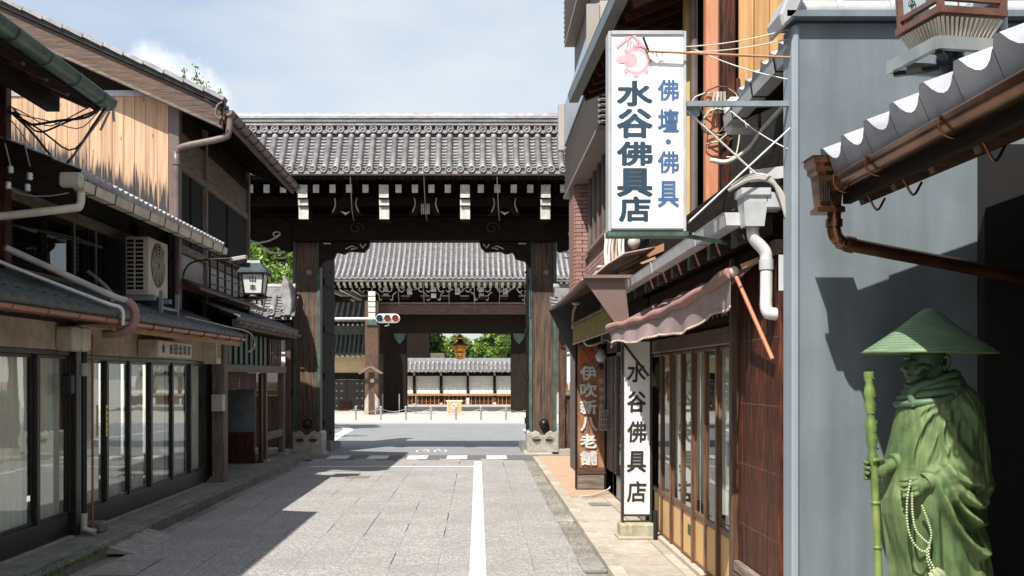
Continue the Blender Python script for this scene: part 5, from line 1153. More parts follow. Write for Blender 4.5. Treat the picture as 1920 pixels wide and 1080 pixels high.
# lamp above the canopy
M['lampbrown'] = mat('red_brown_lamp_metal', (.16,.065,.045), (.09,.04,.03), 6, rough=.45, metal=.2, bump=.08, dirt=(.2,.17,.15), dirt_amt=.4, dscale=5)
LM = thing('roof_lantern', 'brown framed street lantern with pale blue painted panels on a steel tray', 'lantern', (2.13, 4.6, 2.95))
c = Vector((2.13, 4.62, 0)); e1 = Vector((.985, .17, 0)); e2 = Vector((-.17, .985, 0))
def fr(b, z): return [c - e1*b - e2*b + Vector((0,0,z)), c + e1*b - e2*b + Vector((0,0,z)), c + e1*b + e2*b + Vector((0,0,z)), c - e1*b + e2*b + Vector((0,0,z))]
mb = MB()
for b, z in ((.160, 3.19), (.148, 3.245), (.165, 3.62)):
    f = fr(b, z)
    for k in range(4): mb.beam(f[k], f[(k+1) % 4], .022, .022 if z > 3.2 else .03)
f0, f1_ = fr(.148, 3.2), fr(.165, 3.62)
for k in range(4): mb.beam(f0[k], f1_[k], .026, .026)
mb.build('frame', M['lampbrown'], LM)
f0, f1_ = fr(.140, 3.235), fr(.157, 3.61)
for k in range(4): 
    p = MB().add([f0[k], f0[(k+1)%4], f1_[(k+1)%4], f1_[k]], [(0,1,2,3)]).build('lamp_panel', M['paperblue'], LM)
    a, b = f0[k], f0[(k+1)%4]; nn = (b-a).cross(Vector((0,0,1))).normalized()
    for s, q in ((a, 1), (b, -1)):
        d = (b-a).normalized()*q
        for t in range(3):
            ang = .25 + t*.5; ce = s + d*(.05 + .03*math.cos(ang)*1.2) + Vector((0,0,.035 + .035*math.sin(ang))) + nn*.004
            MB().tube([ce + d*.018*math.cos(u*.785) + Vector((0,0,.012*math.sin(u*.785))) for u in range(9)], .0015, 4).build('painted_flower', M['blackmetal'], p)
    if k == 3:
        for t in range(3):
            s = a.lerp(b, .45) + Vector((0,0,.12 + t*.07)) + nn*.005; MB().tube(smooth_path([s - (b-a)*.16 - Vector((0,0,.02)), s, s + (b-a)*.16 + Vector((0,0,.03))]), [.002]+[.005]*9+[.002], 5).build('brush_stroke', M['blackmetal'], p)
    if k == 0:
        MB().tube(smooth_path([a.lerp(b, .45) + Vector((0,0,.09)) + nn*.005, a.lerp(b, .52) + Vector((0,0,.07)) + nn*.005, a.lerp(b, .58) + Vector((0,0,.095)) + nn*.005]), .004, 5).build('brush_stroke', M['blackmetal'], p)
mb = MB(); fa, fb = fr(.150, 3.175), fr(.115, 3.085); mb.add(fa + fb, [(0,4,5,1)[::-1],(1,5,6,2)[::-1],(2,6,7,3)[::-1],(3,7,4,0)[::-1],(4,5,6,7)]); mb.build('skirt', M['lampbrown'], LM)
rb = MB()
for k in range(4):
    for t in range(13):
        u = (t+.5)/13; rb.beam(fa[k].lerp(fa[(k+1)%4], u) - Vector((0,0,.008)), fb[k].lerp(fb[(k+1)%4], u) + Vector((0,0,.008)), .012, .02)
rb.build('skirt_rib', M['pvcbeige'], LM)
mb = MB(); f = fr(.185, 3.035)
for k in range(4): mb.beam(f[k], f[(k+1)%4], .03, .055)
mb.build('tray', mat('galvanised_tray', (.42,.45,.44), (.28,.31,.31), 6, rough=.35, metal=.6, bump=.05, dirt=(.45,.38,.25), dirt_amt=.5, dscale=5), LM)
MB().lathe([(.0,.06),(.05,.05),(.06,0),(.04,-.06),(0,-.07)], c + Vector((0,0,3.03)), 12).build('hub', M['blackmetal'], LM)
mb = MB(); f = fr(.17, 3.0); mb.beam(f[0], f[2], .03, .02); mb.beam(f[1], f[3], .03, .02); mb.build('tray_brace', M['blackmetal'], LM)
MB().tube([(2.385, 4.66, 2.80), (2.385, 4.66, 4.2)], .024, 10).build('pole', M['steelblue'], LM)
MB().ball((2.385, 4.64, 3.03), .03, 8).build('clamp', M['rust'], LM)
MB().beam((2.13, 4.62, 2.98), (2.385, 4.66, 2.86), .03, .03).build('pole_brace', M['blackmetal'], LM)

# ================================================================== RIGHT: Buddhist-goods shop
SH = thing('altar_shop', 'old timber shop with lattice glass doors, amber lower panels and pale grey gutter', 'shop', (2, 8, 0))
XR = 1.76
# red plank wall
y = 5.99
while y < 6.93:
    MB().box(XR, XR+.03, y+.003, y+.112, .36, 2.35).build('plank', M['red_v'], SH, bevel=.004); y += .118
for z in (.42, .95, 1.46, 1.9):
    for k in range(16): pass
mb = MB()
for z in (.62, 1.02, 1.42, 1.83):
    for k in range(22): mb.ball((XR-.001, 6.0+k*.042, z+.002*math.sin(k*2.3)), .0022, 5)
mb.build('nail_row', M['alu'], SH, kind='stuff')
MB().box(XR-.03, XR+.05, 5.99, 6.95, .28, .355).build('base_rail', M['grey_y'], SH, bevel=.008)
MB().box(XR-.04, XR+.06, 5.99, 6.95, .045, .275).build('base_board', M['brown_y'], SH, bevel=.008)
MB().box(XR-.04, XR+.08, 6.93, 7.02, .045, 2.4).build('corner_post', M['brown_v'], SH, bevel=.008)
# lattice doors
M['lattice'] = mat('warm_brown_lattice', (.22,.115,.065), (.07,.034,.02), 6, WV, .55, bump=.4, dirt=(.05,.03,.02), dirt_amt=.5, dscale=2)
yd = [7.02, 7.50, 7.92, 8.36, 8.82, 9.30, 9.80, 10.30]
MB().box(XR-.05, XR+.1, 7.02, 10.38, .03, .075).build('threshold', M['stone'], SH)
MB().box(XR-.04, XR+.08, 7.02, 10.38, 1.82, 1.95).build('lintel', M['brown_y'], SH, bevel=.01)
for i in range(7):
    a, b = yd[i], yd[i+1]; dx = .0 if i % 2 else .025
    p = MB().box(XR+dx*.3+.008, XR+dx*.3+.016, a+.03, b-.01, .09, .45).build('lower_panel', M['ricepaper'], SH)
    MB().box(XR+dx*.3+.010, XR+dx*.3+.014, a+.03, b-.01, .50, 1.79).build('window_pane', M['glass'], SH)
    dx *= .3; f = MB(); f.box(XR+dx-.004, XR+dx+.03, a, a+.035, .08, 1.815); f.box(XR+dx-.004, XR+dx+.03, a+.036, b, .452, .50); f.box(XR+dx-.004, XR+dx+.03, a+.036, b, .08, .10); f.box(XR+dx-.004, XR+dx+.03, a+.036, b, 1.79, 1.815)
    f.build('door_frame', M['lattice'], SH, bevel=.003)
    MB().box(XR+dx-.018, XR+dx-.005, a-.010, a+.025, .08, 1.815).build('lattice_bar', M['lattice'], SH, bevel=.003)
MB().box(XR+.006, XR+.011, 8.48, 8.62, .27, .36).build('number_plate', M['verdigris'], SH)
MB().box(XR-.055, XR-.012, 6.985, 7.03, .98, 1.14).build('pull_plate', M['alu'], SH)
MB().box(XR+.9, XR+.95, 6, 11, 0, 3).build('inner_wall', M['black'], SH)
for (a, b) in ((7.1, 8.5), (8.7, 10.2)): MB().grid(lambda u, v: (XR+.20+.02*math.sin(40*u), a+(b-a)*u, .5+1.4*v), 40, 1).build('inner_curtain', M['curtain'], SH)
MB().box(XR+.3, XR+.8, 7.2, 10.2, .4, .9).build('display_shelf', M['brown_y'], SH)
# transom boards with carved characters
for (a, b) in ((7.08, 8.55), (8.65, 10.30)):
    t = MB().box(XR-.01, XR+.03, a, b, 1.96, 2.30).build('name_board', M['dark_y'], SH, bevel=.006)
    for i, ch in enumerate('水谷佛具店'):
        letter(ch, (XR-.016, b - (b-a)*(i+.5)/5, 2.12), (0,-1,0), (0,0,1), .2, .2, M['grey_v'], t, bold=.03, thick=.004)
MB().box(XR-.02, XR+.12, 5.99, 11.3, 2.31, 2.40).build('head_beam', M['dark_y'], SH)
MB().box(XR+.06, XR+.3, 5.99, 11.3, 2.40, 3.0).build('upper_wall', M['dark_y'], SH)
# end wall / corner beyond the doors
MB().box(XR-.04, XR+.1, 10.385, 10.52, .04, 2.4).build('corner_post', M['dark_v'], SH, bevel=.008)
# lower eave with green tipped rafters and grey gutter
pantiles(SH, (1.66, 6.05, 2.585), (0,1,0), 5.25, UPR, 1.2, .25, M['tiledark'])
mb = MB(); mb.prism([(1.60, 6.0, 2.64), (2.8, 6.0, 3.14), (2.8, 6.0, 3.08), (1.60, 6.0, 2.58)], (0, 5.3, 0)); mb.build('roof_board', M['dark_y'], SH)
rm_ = MB().beam((0,0,0), (.5,0,.16), .075, .13).mesh('rafter', M['brown_x']); tp = MB().box(-.022, -.001, -.040, .040, -.075, .06).mesh('rafter_cap', M['verdigris'])
for i in range(8):
    o = piece('rafter', rm_, SH, (1.60, 6.35 + i*.66, 2.47)); piece('rafter_cap', tp, o, (1.60, 6.35 + i*.66, 2.47))
gutter(SH, (1.53, 6.12, 2.55), (1.53, 11.3, 2.52), .058, M['pvcgrey'], 'grey_gutter', strap=1.3, sm=M['pvcgrey'], box=True)
mb = MB(); zt = 2.70
for (h0, h1, w0, w1) in ((.0, -.04, .085, .085), (-.04, -.05, .085, .07), (-.05, -.08, .07, .07), (-.08, -.22, .07, .055)):
    c_ = (1.625, 6.06); a = [(c_[0]+sx*w0, c_[1]+sy*w0, zt+h0) for sx, sy in ((-1,-1),(1,-1),(1,1),(-1,1))]; b = [(c_[0]+sx*w1, c_[1]+sy*w1, zt+h1) for sx, sy in ((-1,-1),(1,-1),(1,1),(-1,1))]
    mb.add(a+b, [(0,4,5,1),(1,5,6,2),(2,6,7,3),(3,7,4,0)])
mb.add([(1.54,5.975,2.70),(1.71,5.975,2.70),(1.71,6.145,2.70),(1.54,6.145,2.70)], [(0,1,2,3)]); mb.build('rainwater_head', M['pvcgrey'], SH)
MB().box(1.68, 1.80, 5.99, 6.14, 2.58, 2.68).build('side_outlet', M['pvcgrey'], SH, bevel=.01)
MB().tube(smooth_path([(1.63, 6.07, 2.50), (1.635, 6.07, 2.42), (1.70, 6.07, 2.34), (1.71, 6.07, 2.27), (1.71, 6.07, 2.10), (1.71, 6.06, 1.99), (1.76, 6.04, 1.965), (1.99, 6.02, 1.955)]), .037, 12).build('downpipe', M['pvcwhite'], SH)
MB().tube([(1.71, 6.07, 2.29), (1.71, 6.07, 2.23)], .043, 12).build('pipe_collar', M['pvcgrey'], SH)
MB().beam((1.64, 6.16, 2.80), (1.90, 6.02, 2.81), .03, .07).build('gutter_return', M['pvcgrey'], SH)
MB().box(1.76, 1.84, 5.99, 6.03, 2.1, 2.32).build('bracket_box', M['pvcgrey'], SH)
for k in range(3):
    MB().tube(smooth_path([(1.50+.01*k, 6.12, 2.71+.012*k), (1.60, 6.02, 2.755+.012*k), (1.70, 5.98, 2.74+.01*k), (1.77-.008*k, 5.96, 2.66), (1.81-.008*k, 5.95, 2.52)]), .012, 8).build('cable', M['cablegrey'], SH)
# upper storey over the shop
pantiles(SH, (1.92, 6.0, 3.60), (0,1,0), 1.4, UPR, 1.6, .2, M['tilewhite'])
mb = MB(); mb.prism([(1.92, 6.0, 3.55), (3.5, 6.0, 4.2), (3.5, 6.0, 4.1), (1.92, 6.0, 3.45)], (0, 1.4, 0)); mb.build('roof_board', M['dark_y'], SH)
gutter(SH, (1.84, 5.9, 3.49), (1.84, 7.45, 3.46), .058, M['pvcgrey'], 'upper_gutter', strap=.5, box=True)
MB().box(1.80, 2.05, 7.38, 7.5, 3.36, 3.62).build('verge_plaster', M['whiteplaster'], SH, bevel=.03)
MB().tube(smooth_path([(1.93, 5.95, 3.33), (1.93, 6.9, 3.27), (1.91, 7.2, 3.20), (1.80, 7.35, 3.14), (1.68, 7.4, 3.16)]), .018, 8).build('conduit', M['cablebeige'], SH)
MB().box(2.2, 2.35, 6.0, 8.85, 2.7, 3.9).build('upper_wall', M['black'], SH)
# awning
AW = thing('awning', 'faded pink canvas shop awning with scalloped mauve valance on orange poles', 'awning', (1.5, 8, 2.1))
N_ = 60
def edge(u):
    return Vector((1.58 - .30*u + .035*math.sin(math.pi*u), 6.35 + 3.55*u, 2.24 - .17*u - .05*math.sin(math.pi*u)))
mb = MB().grid(lambda u, v: Vector((XR-.01, 6.35+3.55*u, 2.33-.02*u)).lerp(edge(u), v) - Vector((0,0,.05*math.sin(math.pi*v)*(1+.5*math.sin(9*u)))) + Vector((0,0,.012*math.sin(30*u+5*v))), N_, 12); a_ = mb.build('canvas', M['fabric_pink'], AW)
mb = MB().tube([edge(i/N_) + Vector((-.01, 0, .006*math.sin(i*.6))) for i in range(N_+1)], [.036+.006*math.sin(i*.45) for i in range(N_+1)], 9); mb.build('rolled_edge', M['fabric_pink'], AW)
def val(u, v):
    e = edge(u); drop = .15 + .03*math.sin(3*u+1) + .014*math.sin(17*u+2) + .006*abs(math.sin(u*31)); 
    return e + Vector((-.012 + .016*math.sin(38*u)*v + .03*v*math.sin(7*u), 0, -.015 - drop*v))
MB().grid(val, 180, 8).build('valance', M['fabric_mauve'], AW)
mb = MB()
for i in range(120):
    u = (i+.5)/120; p = val(u, 1); mb.ball(p + Vector((-.004, 0, -.006)), .011, 5, (.6,1.2,1))
mb.build('fringe', M['fabric_trim'], AW, kind='stuff')
mb = MB().grid(lambda u, v: Vector((1.29 + .45*u, 9.93 + .004*math.sin(20*u), 2.07 + .24*u - (.20-.12*u)*v)), 12, 4); mb.build('end_flap', M['fabric_mauve'], AW)
MB().ball((1.585, 6.33, 2.245), .034, 8).build('pole_knob', M['fabric_trim'], AW)
MB().tube([(1.585, 6.33, 2.24), (1.735, 6.03, 1.70)], .013, 8).build('pole', M['orangepaint'], AW)
MB().tube([(1.30, 9.88, 2.05), (1.62, 9.72, 1.60)], .013, 8).build('pole', M['brown_v'], AW)
MB().beam((1.62, 6.30, 2.27), (1.77, 6.25, 2.33), .05, .03).build('bracket', M['rust'], AW)
# tall white sign board standing on the kerb
VS = thing('sign_board', 'tall narrow white sign board with five black characters standing by the shop doors', 'sign', (1.53, 9.9, .04))
sy = 9.86
MB().box(1.405, 1.655, sy, sy+.06, .27, 1.93).build('panel', M['signwhite'], VS)
for x in (1.385, 1.658): MB().box(x, x+.018, sy-.015, sy+.075, .20, 1.95).build('frame_side', M['inkblack'], VS)
for z in (.25, 1.932): MB().box(1.404, 1.657, sy-.012, sy+.07, z, z+.018).build('frame_rail', M['inkblack'], VS)
for i, ch in enumerate('水谷佛具店'):
    letter(ch, (1.528, sy-.004, 1.64 - i*.288), (1,0,0), (0,0,1), .185, .205, M['inkblack'], VS, bold=.022, shear=.04)
MB().box(1.36, 1.70, 9.78, 10.02, .04, .19).build('base_block', mat('stained_concrete_block', (.36,.33,.20), (.19,.17,.12), 6, (4,4,.6), .8, bump=.2, dirt=(.5,.48,.42), dirt_amt=.5, dscale=4), VS, bevel=.02)
MB().tube([(1.69, 9.74, .05), (1.69, 9.74, .32)], .022, 8).build('foot_pipe', M['blackmetal'], VS)
MB().box(1.34, 1.74, 9.74, 10.06, .035, .07).build('base_slab', M['stone'], VS, bevel=.01)

# ================================================================== the big hanging sign
BS = thing('hanging_sign', 'big white hanging sign with dark navy and blue brushed characters and faded pink emblem', 'sign', (1.33, 8, 2.7))
ys = 5.9; z0, z1, xa, xb = at(0,431,ys).z, at(0,62,ys).z, at(1143,0,ys).x, at(1284,0,ys).x; KK = ys/8
MB().box(xa, xb, ys, ys+.11, z0, z1).build('sign_box', M['signwhite'], BS, bevel=.01)
fm_ = MB()
for b in ((xa-.008, xa+.008, z0-.01, z1+.01), (xb-.008, xb+.008, z0-.01, z1+.01)): fm_.box(b[0], b[1], ys-.010, ys+.12, b[2], b[3])
fm_.box(xa+.009, xb-.009, ys-.010, ys+.12, z1-.012, z1+.012); fm_.build('frame', M['pvcgrey'], BS, bevel=.003)
MB().box(xa-.01, xb+.02, ys-.01, ys+.12, z0-.036, z0-.011).build('bottom_rail', M['verdigris'], BS)
def big(ch, px, py, w, h, m, b): 
    q = at(px, py, ys); letter(ch, (q.x, ys-.0012, q.z), (1,0,0), (0,0,1), w*ys/1920, h*ys/1920, m, BS, bold=b)
for ch, py, h in (('水', 175, 48), ('谷', 231, 56), ('佛', 288, 46), ('具', 342, 54), ('店', 392, 48)): big(ch, 1190, py, 68 if ch != '店' else 60, h, M['inknavy'], .034)
for ch, py, h in (('佛', 169, 40), ('壇', 226, 44), ('佛', 304, 42), ('具', 364, 50)): big(ch, 1253, py, 40, h, M['inkblue'], .024)
q = at(1253, 266, ys); mb = MB(); mb.add([(q.x + .016*math.cos(t*.5236), ys-.0012, q.z + .016*math.sin(t*.5236)) for t in range(12)], [tuple(range(12))]); mb.build('character', M['inkblue'], BS)
# emblem: open ring with knobs under a peaked roof of strokes
em = MB(); ec = at(1190, 112, ys); yy = ys-.001
def ringarc(cx_, cz_, r0, r1, a0, a1, n=20):
    vs = []
    global yy
    yy -= .0006
    for i in range(n+1):
        t = a0 + (a1-a0)*i/n; vs += [(cx_+r0*math.cos(t), yy, cz_+r0*math.sin(t)), (cx_+r1*math.cos(t), yy, cz_+r1*math.sin(t))]
    em.add(vs, [(2*i, 2*i+1, 2*i+3, 2*i+2) for i in range(n)])
ringarc(ec.x+.01*KK, ec.z-.01*KK, .082*KK, .104*KK, -2.6, 2.6); ringarc(ec.x-.035*KK, ec.z, .0, .055*KK, 0, 2*math.pi, 16)
yy -= .0006
for t in range(8): em.add([(ec.x+KK*(.01+.112*math.cos(t*.785)+.018*math.cos(u)), yy, ec.z+KK*(-.01+.112*math.sin(t*.785)+.018*math.sin(u))) for u in [k*.785 for k in range(8)]], [tuple(range(8))])
yy -= .0006
em.add([(ec.x+KK*a_, yy, ec.z+KK*b_) for a_, b_ in ((-.15,.0),(-.12,.035),(-.06,.03),(-.05,-.02),(-.12,-.03))], [(0,1,2,3,4)])
ec2 = at(1186, 75, ys); yy -= .001
for s, l in ((-1, .125), (1, .09)): em.beam((ec2.x, yy-.001*s, ec2.z+.045*KK), (ec2.x+s*l*KK, yy-.001*s, ec2.z-.06*KK), .0015, .016)
for k in range(6): em.beam((ec2.x+KK*(-.03+k*.016), yy-.002, ec2.z+KK*(.02-.012*k)), (ec2.x+KK*(-.045+k*.024), yy-.002, ec2.z-.055*KK), .0012, .006)
em.build('emblem', M['inkpink'], BS)
yy = 0
# sign rig
MB().beam((xb+.010, ys-.01, at(0,195,5.89).z), (1.84, ys-.01, at(0,195,5.89).z), .03, .03).build('support_bar', M['steelblue'], BS)
MB().box(xb+.01, xb+.09, ys+.02, ys+.03, at(0,215,5.9).z, at(0,198,5.9).z).build('gusset', M['steelblue'], BS)
MB().tube([at(1287, 207, 5.92), at(1422, 330, 6.0)], .006, 6).build('stay_rod', M['pvcwhite'], BS)
MB().tube([at(1290, 418, 5.95), at(1486, 236, 5.86)], .006, 6).build('stay_rod', M['pvcwhite'], BS)
MB().beam((xb+.0, ys+.08, z0-.02), (1.56, 6.4, z0-.01), .022, .022).build('support_bar', M['verdigris'], BS)
ar = thing('iron_rod', 'rusty horizontal iron rod with hooks reaching over the top of the big white sign', 'iron arm', (1.4, 5.85, 3.4))
MB().tube([at(1213, 96, 5.86), at(1487, 108, 5.86)], .007, 6).build('rod', M['rust'], ar)
MB().tube([at(1206, 70, 5.86), at(1217, 98, 5.86)], .007, 6).build('hook_bar', M['blackmetal'], ar)
for px in (1219, 1237): 
    q = at(px, 102, 5.87); MB().tube([(q.x+.018*math.cos(t*.6), q.y, q.z+.018*math.sin(t*.6)) for t in range(8)], .003, 5).build('hook', M['rust'], ar)
for k, (p1, p2, lab) in enumerate((((1283,88),(1483,54),'thin ochre wire running from the big sign to the wall, the upper one'), ((1283,98),(1483,72),'thin ochre wire running from the big sign to the wall, the lower one'), ((1300,92),(1483,150),'pale slack wire crossing below the rusty iron arm'), ((1370,208),(1483,282),'thin pale wire under the upper gutter'))):
    a, b = at(*p1, 6.02), at(*p2, 5.90); o = MB().tube([a.lerp(b, t/8) - Vector((0,0,.02*math.sin(math.pi*t/8))) for t in range(9)], .0035, 5).build('wire', M['cablebeige' if k < 2 else 'pvcwhite']); tag(o, lab, 'wire')

# ================================================================== RIGHT: tall wooden building behind the sign
TB = thing('wooden_building', 'tall wooden building with amber board gable, red and orange painted posts behind the big sign', 'building', (2.4, 9.5, 0))
bw = .135
for i in range(12):
    xb_ = 2.28 + i*bw; zz = 3.95 + .05*random.random() + .12*i*.4
    MB().box(xb_+.003, xb_+bw-.003, 8.95-random.uniform(0,.008), 8.98, zz, 7.0).build('board', M['board2'], TB, origin=(xb_+bw/2, 8.98, zz), bevel=.003)
MB().box(2.0, 5.0, 9.0, 9.1, 2.5, 7.2).build('gable_wall', M['dark_v'], TB)
MB().box(2.12, 2.24, 8.90, 9.05, 2.7, 7.0).build('post', M['red_v'], TB, bevel=.01)
MB().box(2.245, 2.29, 8.93, 9.02, 2.7, 4.2).build('post', M['red_v'], TB, bevel=.008)
MB().box(1.975, 2.085, 8.86, 8.97, 2.6, 7.0).build('post', M['orangepaint'], TB, bevel=.008)
MB().tube([(2.115, 8.96, 2.7), (2.115, 8.96, 5.5)], .011, 6).build('conduit', M['cablebeige'], TB)
MB().box(1.90, 2.0, 9.4, 9.5, 2.6, 6.8).build('ochre_panel', M['yellowwall'], TB)
MB().box(1.98, 2.1, 9.5, 12.8, 2.4, 6.6).build('street_wall', M['dark_v'], TB)
MB().tube([(1.95, 9.25, 2.75), (1.95, 9.25, 5.0), (1.70, 9.2, 5.25)], .035, 10).build('downpipe', M['pvcbrown'], TB)
for (a, z) in ((10.0, 3.2), (11.2, 3.2)):
    f = MB().box(1.955, 1.979, a, a+1.0, z, z+1.1).build('window', M['brown_v'], TB); MB().box(1.948, 1.954, a+.06, a+.94, z+.06, z+1.04).build('window_pane', M['glassdark'], f)
# eave
E0, E1 = Vector((1.31, 8.9, 4.93)), Vector((1.25, 12.7, 5.06))
mb = MB(); vs = []
for e in (E0, E1):
    for (dx, dz) in ((-.0, .06), (1.2, .55), (1.2, .50), (0, 0)): vs.append(e + Vector((dx, 0, dz)))
mb.add(vs, [(0,1,5,4),(1,2,6,5),(2,3,7,6),(3,0,4,7),(3,2,1,0),(4,5,6,7)]); mb.build('roof_board', M['dark_y'], TB)
pantiles(TB, E0 + Vector((-.02,0,.07)), (E1-E0).normalized(), (E1-E0).length, Vector((1,0,.41)).normalized(), 1.3, .25, M['tiledark'])
rafters(TB, E0 + Vector((.05,.15,-.03)), (E1-E0).normalized(), 3.5, 10, Vector((.8,0,.32)), .07, .10, M['red_x'])
gutter(TB, E0 + Vector((-.06,0,.0)), E1 + Vector((-.06,.03,0)), .07, mat('teal_grey_gutter', (.13,.165,.17), (.09,.12,.125), 5, rough=.4, metal=.2, bump=.05, dirt=(.25,.27,.26), dirt_amt=.35, dscale=4), 'eave_gutter', box=True)
mb = MB(); mb.prism([(1.3,9.6,4.75),(1.95,9.6,4.55),(1.95,9.6,4.75),(1.3,9.6,4.90)], (0,.1,0)); mb.build('eave_bracket', M['red_x'], TB)
# cable tangle on the posts
ct = thing('cable_tangle', 'loose beige and brown cables tangled round the red post beside the sign', 'cables', (2.0, 8.8, 3.5))
for k in range(7):
    cxp, czp = 1345 + random.uniform(-15, 12), 205 + random.uniform(-20, 25); r_ = random.uniform(18, 55)
    pts = [at(cxp + r_*.8*math.cos(t*.5 + k), czp + r_*math.sin(t*.5 + k)*.8 + t*2, 8.75 + .03*k) for t in range(random.randint(9, 13))]
    MB().tube(pts, .007, 5).build('cable', M['cablebeige'] if k % 2 else M['brown_v'], ct)
MB().tube(smooth_path([at(1362, 295, 8.6), at(1380, 290, 8.6), at(1388, 240, 8.6), at(1386, 215, 8.6)]), .008, 5).build('cable', M['cablebeige'], ct)
for k in range(4): MB().beam(at(1340+k*6, 172, 8.8), at(1332+k*9, 212, 8.8), .02, .02).build('clamp', M['fabric_trim'] if k % 2 else M['cablegrey'], ct)

# rusty sheets and clutter at the verge beyond the shop
vg = thing('verge_sheet', 'sloping rust orange sheet metal verge strip below the big white sign', 'sheet metal', (1.8, 11.4, 2.8))
MB().beam(at(1162, 500, 11.3), at(1300, 442, 9.4), .05, .075, up=(0,0,1)).build('flashing', M['rust'], vg)
vs = [at(1160, 512, 11.5), at(1172, 496, 11.5), at(1300, 442, 9.7), at(1330, 452, 9.2), at(1340, 470, 9.0), at(1180, 545, 11.4)]
MB().prism(vs, (.06, .03, .0)).build('rusty_sheet', mat('tan_rusty_sheet', (.36,.235,.165), (.28,.17,.12), 4, rough=.8, bump=.1, dirt=(.42,.19,.08), dirt_amt=.5, dscale=2), vg)
wb = thing('sheeting', 'crumpled white plastic sheets leaning below the left end of the big sign', 'sheeting', (1.65, 11.7, 2.7))
for k in range(3):
    x0 = 1133 + k*13
    MB().grid(lambda u, v: at(x0 + 12*u + .8*math.sin(9*v+k), 436 + 72*v + 3*math.sin(5*u), 11.8 - .05*k + .03*math.sin(11*u + 3*v)), 8, 8).build('sheet', M['whiteplaster'] if k != 1 else M['fabric_trim'], wb)
rb_ = thing('rubble', 'broken tiles and mortar heaped on the end of the lower shop roof', 'rubble', (1.55, 11.5, 2.65))
for k in range(16):
    q = at(1118 + k*4.5 + random.uniform(-3,3), 515 - (k % 3)*6 + random.uniform(-3,3), 11.7); s = random.uniform(.025, .06)
    MB().ball(q, s, 6, (1.3, 1, .6)).build('fragment', M['concrete'] if k % 2 else M['stone'], rb_)
sb = thing('satellite_bell', 'round grey alarm bell and small boxes on the wall under the big sign', 'alarm bell', (1.85, 11.2, 2.95))
MB().lathe([(0,.06),(.05,.055),(.07,.02),(.07,0)], at(1189, 455, 11.2), 14, 'y').build('bell', M['cablegrey'], sb)
for k, (px, py) in enumerate(((1225, 455), (1238, 450))): 
    q = at(px, py, 11.2); MB().box(q.x-.03, q.x+.03, q.y, q.y+.06, q.z-.09, q.z+.09).build('box', M['verdigris'] if k == 0 else M['gofun'], sb)

# ================================================================== RIGHT: modern brick building
MBK = thing('brick_building', 'modern building with rose brick, bronze louvred balconies and blue grey parapet', 'building', (2.2, 15.5, 0))
MB().box(1.80, 6, 13.0, 17.9, 0, 10).build('core_wall', M['mortar'], MBK)
MB().box(1.585, 1.795, 16.6, 17.6, 0, 4.70).build('pier_core', M['mortar'], MBK)
MB().box(1.76, 1.799, 13.0, 16.55, 0, 3.6).build('wall_core', M['mortar'], MBK)
bm = MB().box(-.105, .105, -.028, .0, -.027, .027).mesh('brick', M['brick']); bh = MB().box(-.048, .048, -.028, .0, -.027, .027).mesh('brick', M['brick'])
nb_ = 0; z = 2.55; row = 0
while z < 4.68 and nb_ < 290:
    for (xc, me) in (((1.69, bm),) if row % 2 == 0 else ((1.635, bh), (1.745, bh))):
        piece('brick', me, MBK, (xc, 16.6, z)); nb_ += 1
    z += .064; row += 1
bs_ = MB().box(-.028, 0, -.105, .105, -.027, .027).mesh('brick', M['brick'])
z = 2.55; row = 0
while z < 3.62:
    y = 13.1 + (.11 if row % 2 else 0)
    while y < 16.5 and nb_ < 298:
        piece('brick', bs_, MBK, (1.76, y, z)); y += .22; nb_ += 1
    z += .064; row += 1
mb = MB(); z = 2.55 + .064*13; 
while z < 3.58:
    y = 13.1
    while y < 16.5: mb.box(1.732, 1.76, y-.105, y+.105, z-.027, z+.027); y += .22
    z += .064
z = 2.55
while z < 4.68:
    for k in range(4): mb.box(1.557, 1.585, 16.62+k*.22, 16.82+k*.22, z-.027, z+.027)
    z += .064
mb.build('brickwork', M['brick'], MBK, kind='stuff')
for i in range(6):
    y = 13.2 + i*.58; f = MB().box(1.74, 1.80, y, y+.05, 3.62, 4.72).build('mullion', M['pvcbrown'], MBK); 
    MB().box(1.775, 1.785, y+.05, y+.58, 3.64, 4.7).build('window_pane', M['glassdark'], MBK)
MB().box(1.5, 1.80, 13.0, 17.95, 4.70, 4.74).build('balcony_slab', M['louvre'], MBK)
for i in range(12):
    z = 4.76 + i*.07
    MB().beam((1.54, 13.0, z), (1.54, 18.0, z), .035, .03, up=(.6,0,1)).build('louvre', M['louvre'], MBK)
    if i < 12: MB().beam((1.56, 13.0, z), (1.79, 13.0, z), .035, .03, up=(0,-.6,1)).build('louvre', M['louvre'], MBK)
MB().box(1.60, 1.64, 13.06, 17.95, 4.74, 5.62).build('louvre_backing', M['black'], MBK)
MB().box(1.52, 1.60, 13.06, 18.0, 5.64, 6.36).build('parapet_panel', M['panelblue'], MBK, bevel=.004)
MB().box(1.41, 1.518, 17.9, 18.05, 5.55, 6.36).build('parapet_end', M['panelbeige'], MBK, bevel=.005)
for xa_, xb_ in ((1.38, 1.545), (1.55, 1.79)): MB().box(xa_, xb_, 12.98, 13.05, 5.60, 6.32 + (.04 if xa_ > 1.5 else 0)).build('parapet_return', M['panelbeige'], MBK, bevel=.004)
MB().box(1.70, 1.80, 13.3, 18.0, 6.4, 9.5).build('upper_wall', M['brown_v'], MBK)
for i in range(14):
    z = 7.46 + i*.085; MB().beam((1.53, 13.0, z), (1.53, 18.0, z), .035, .03, up=(.6,0,1)).build('louvre', M['louvre'], MBK)
    MB().beam((1.55, 18.0, z), (1.72, 18.0, z), .035, .03, up=(0,.6,1)).build('louvre', M['louvre'], MBK)
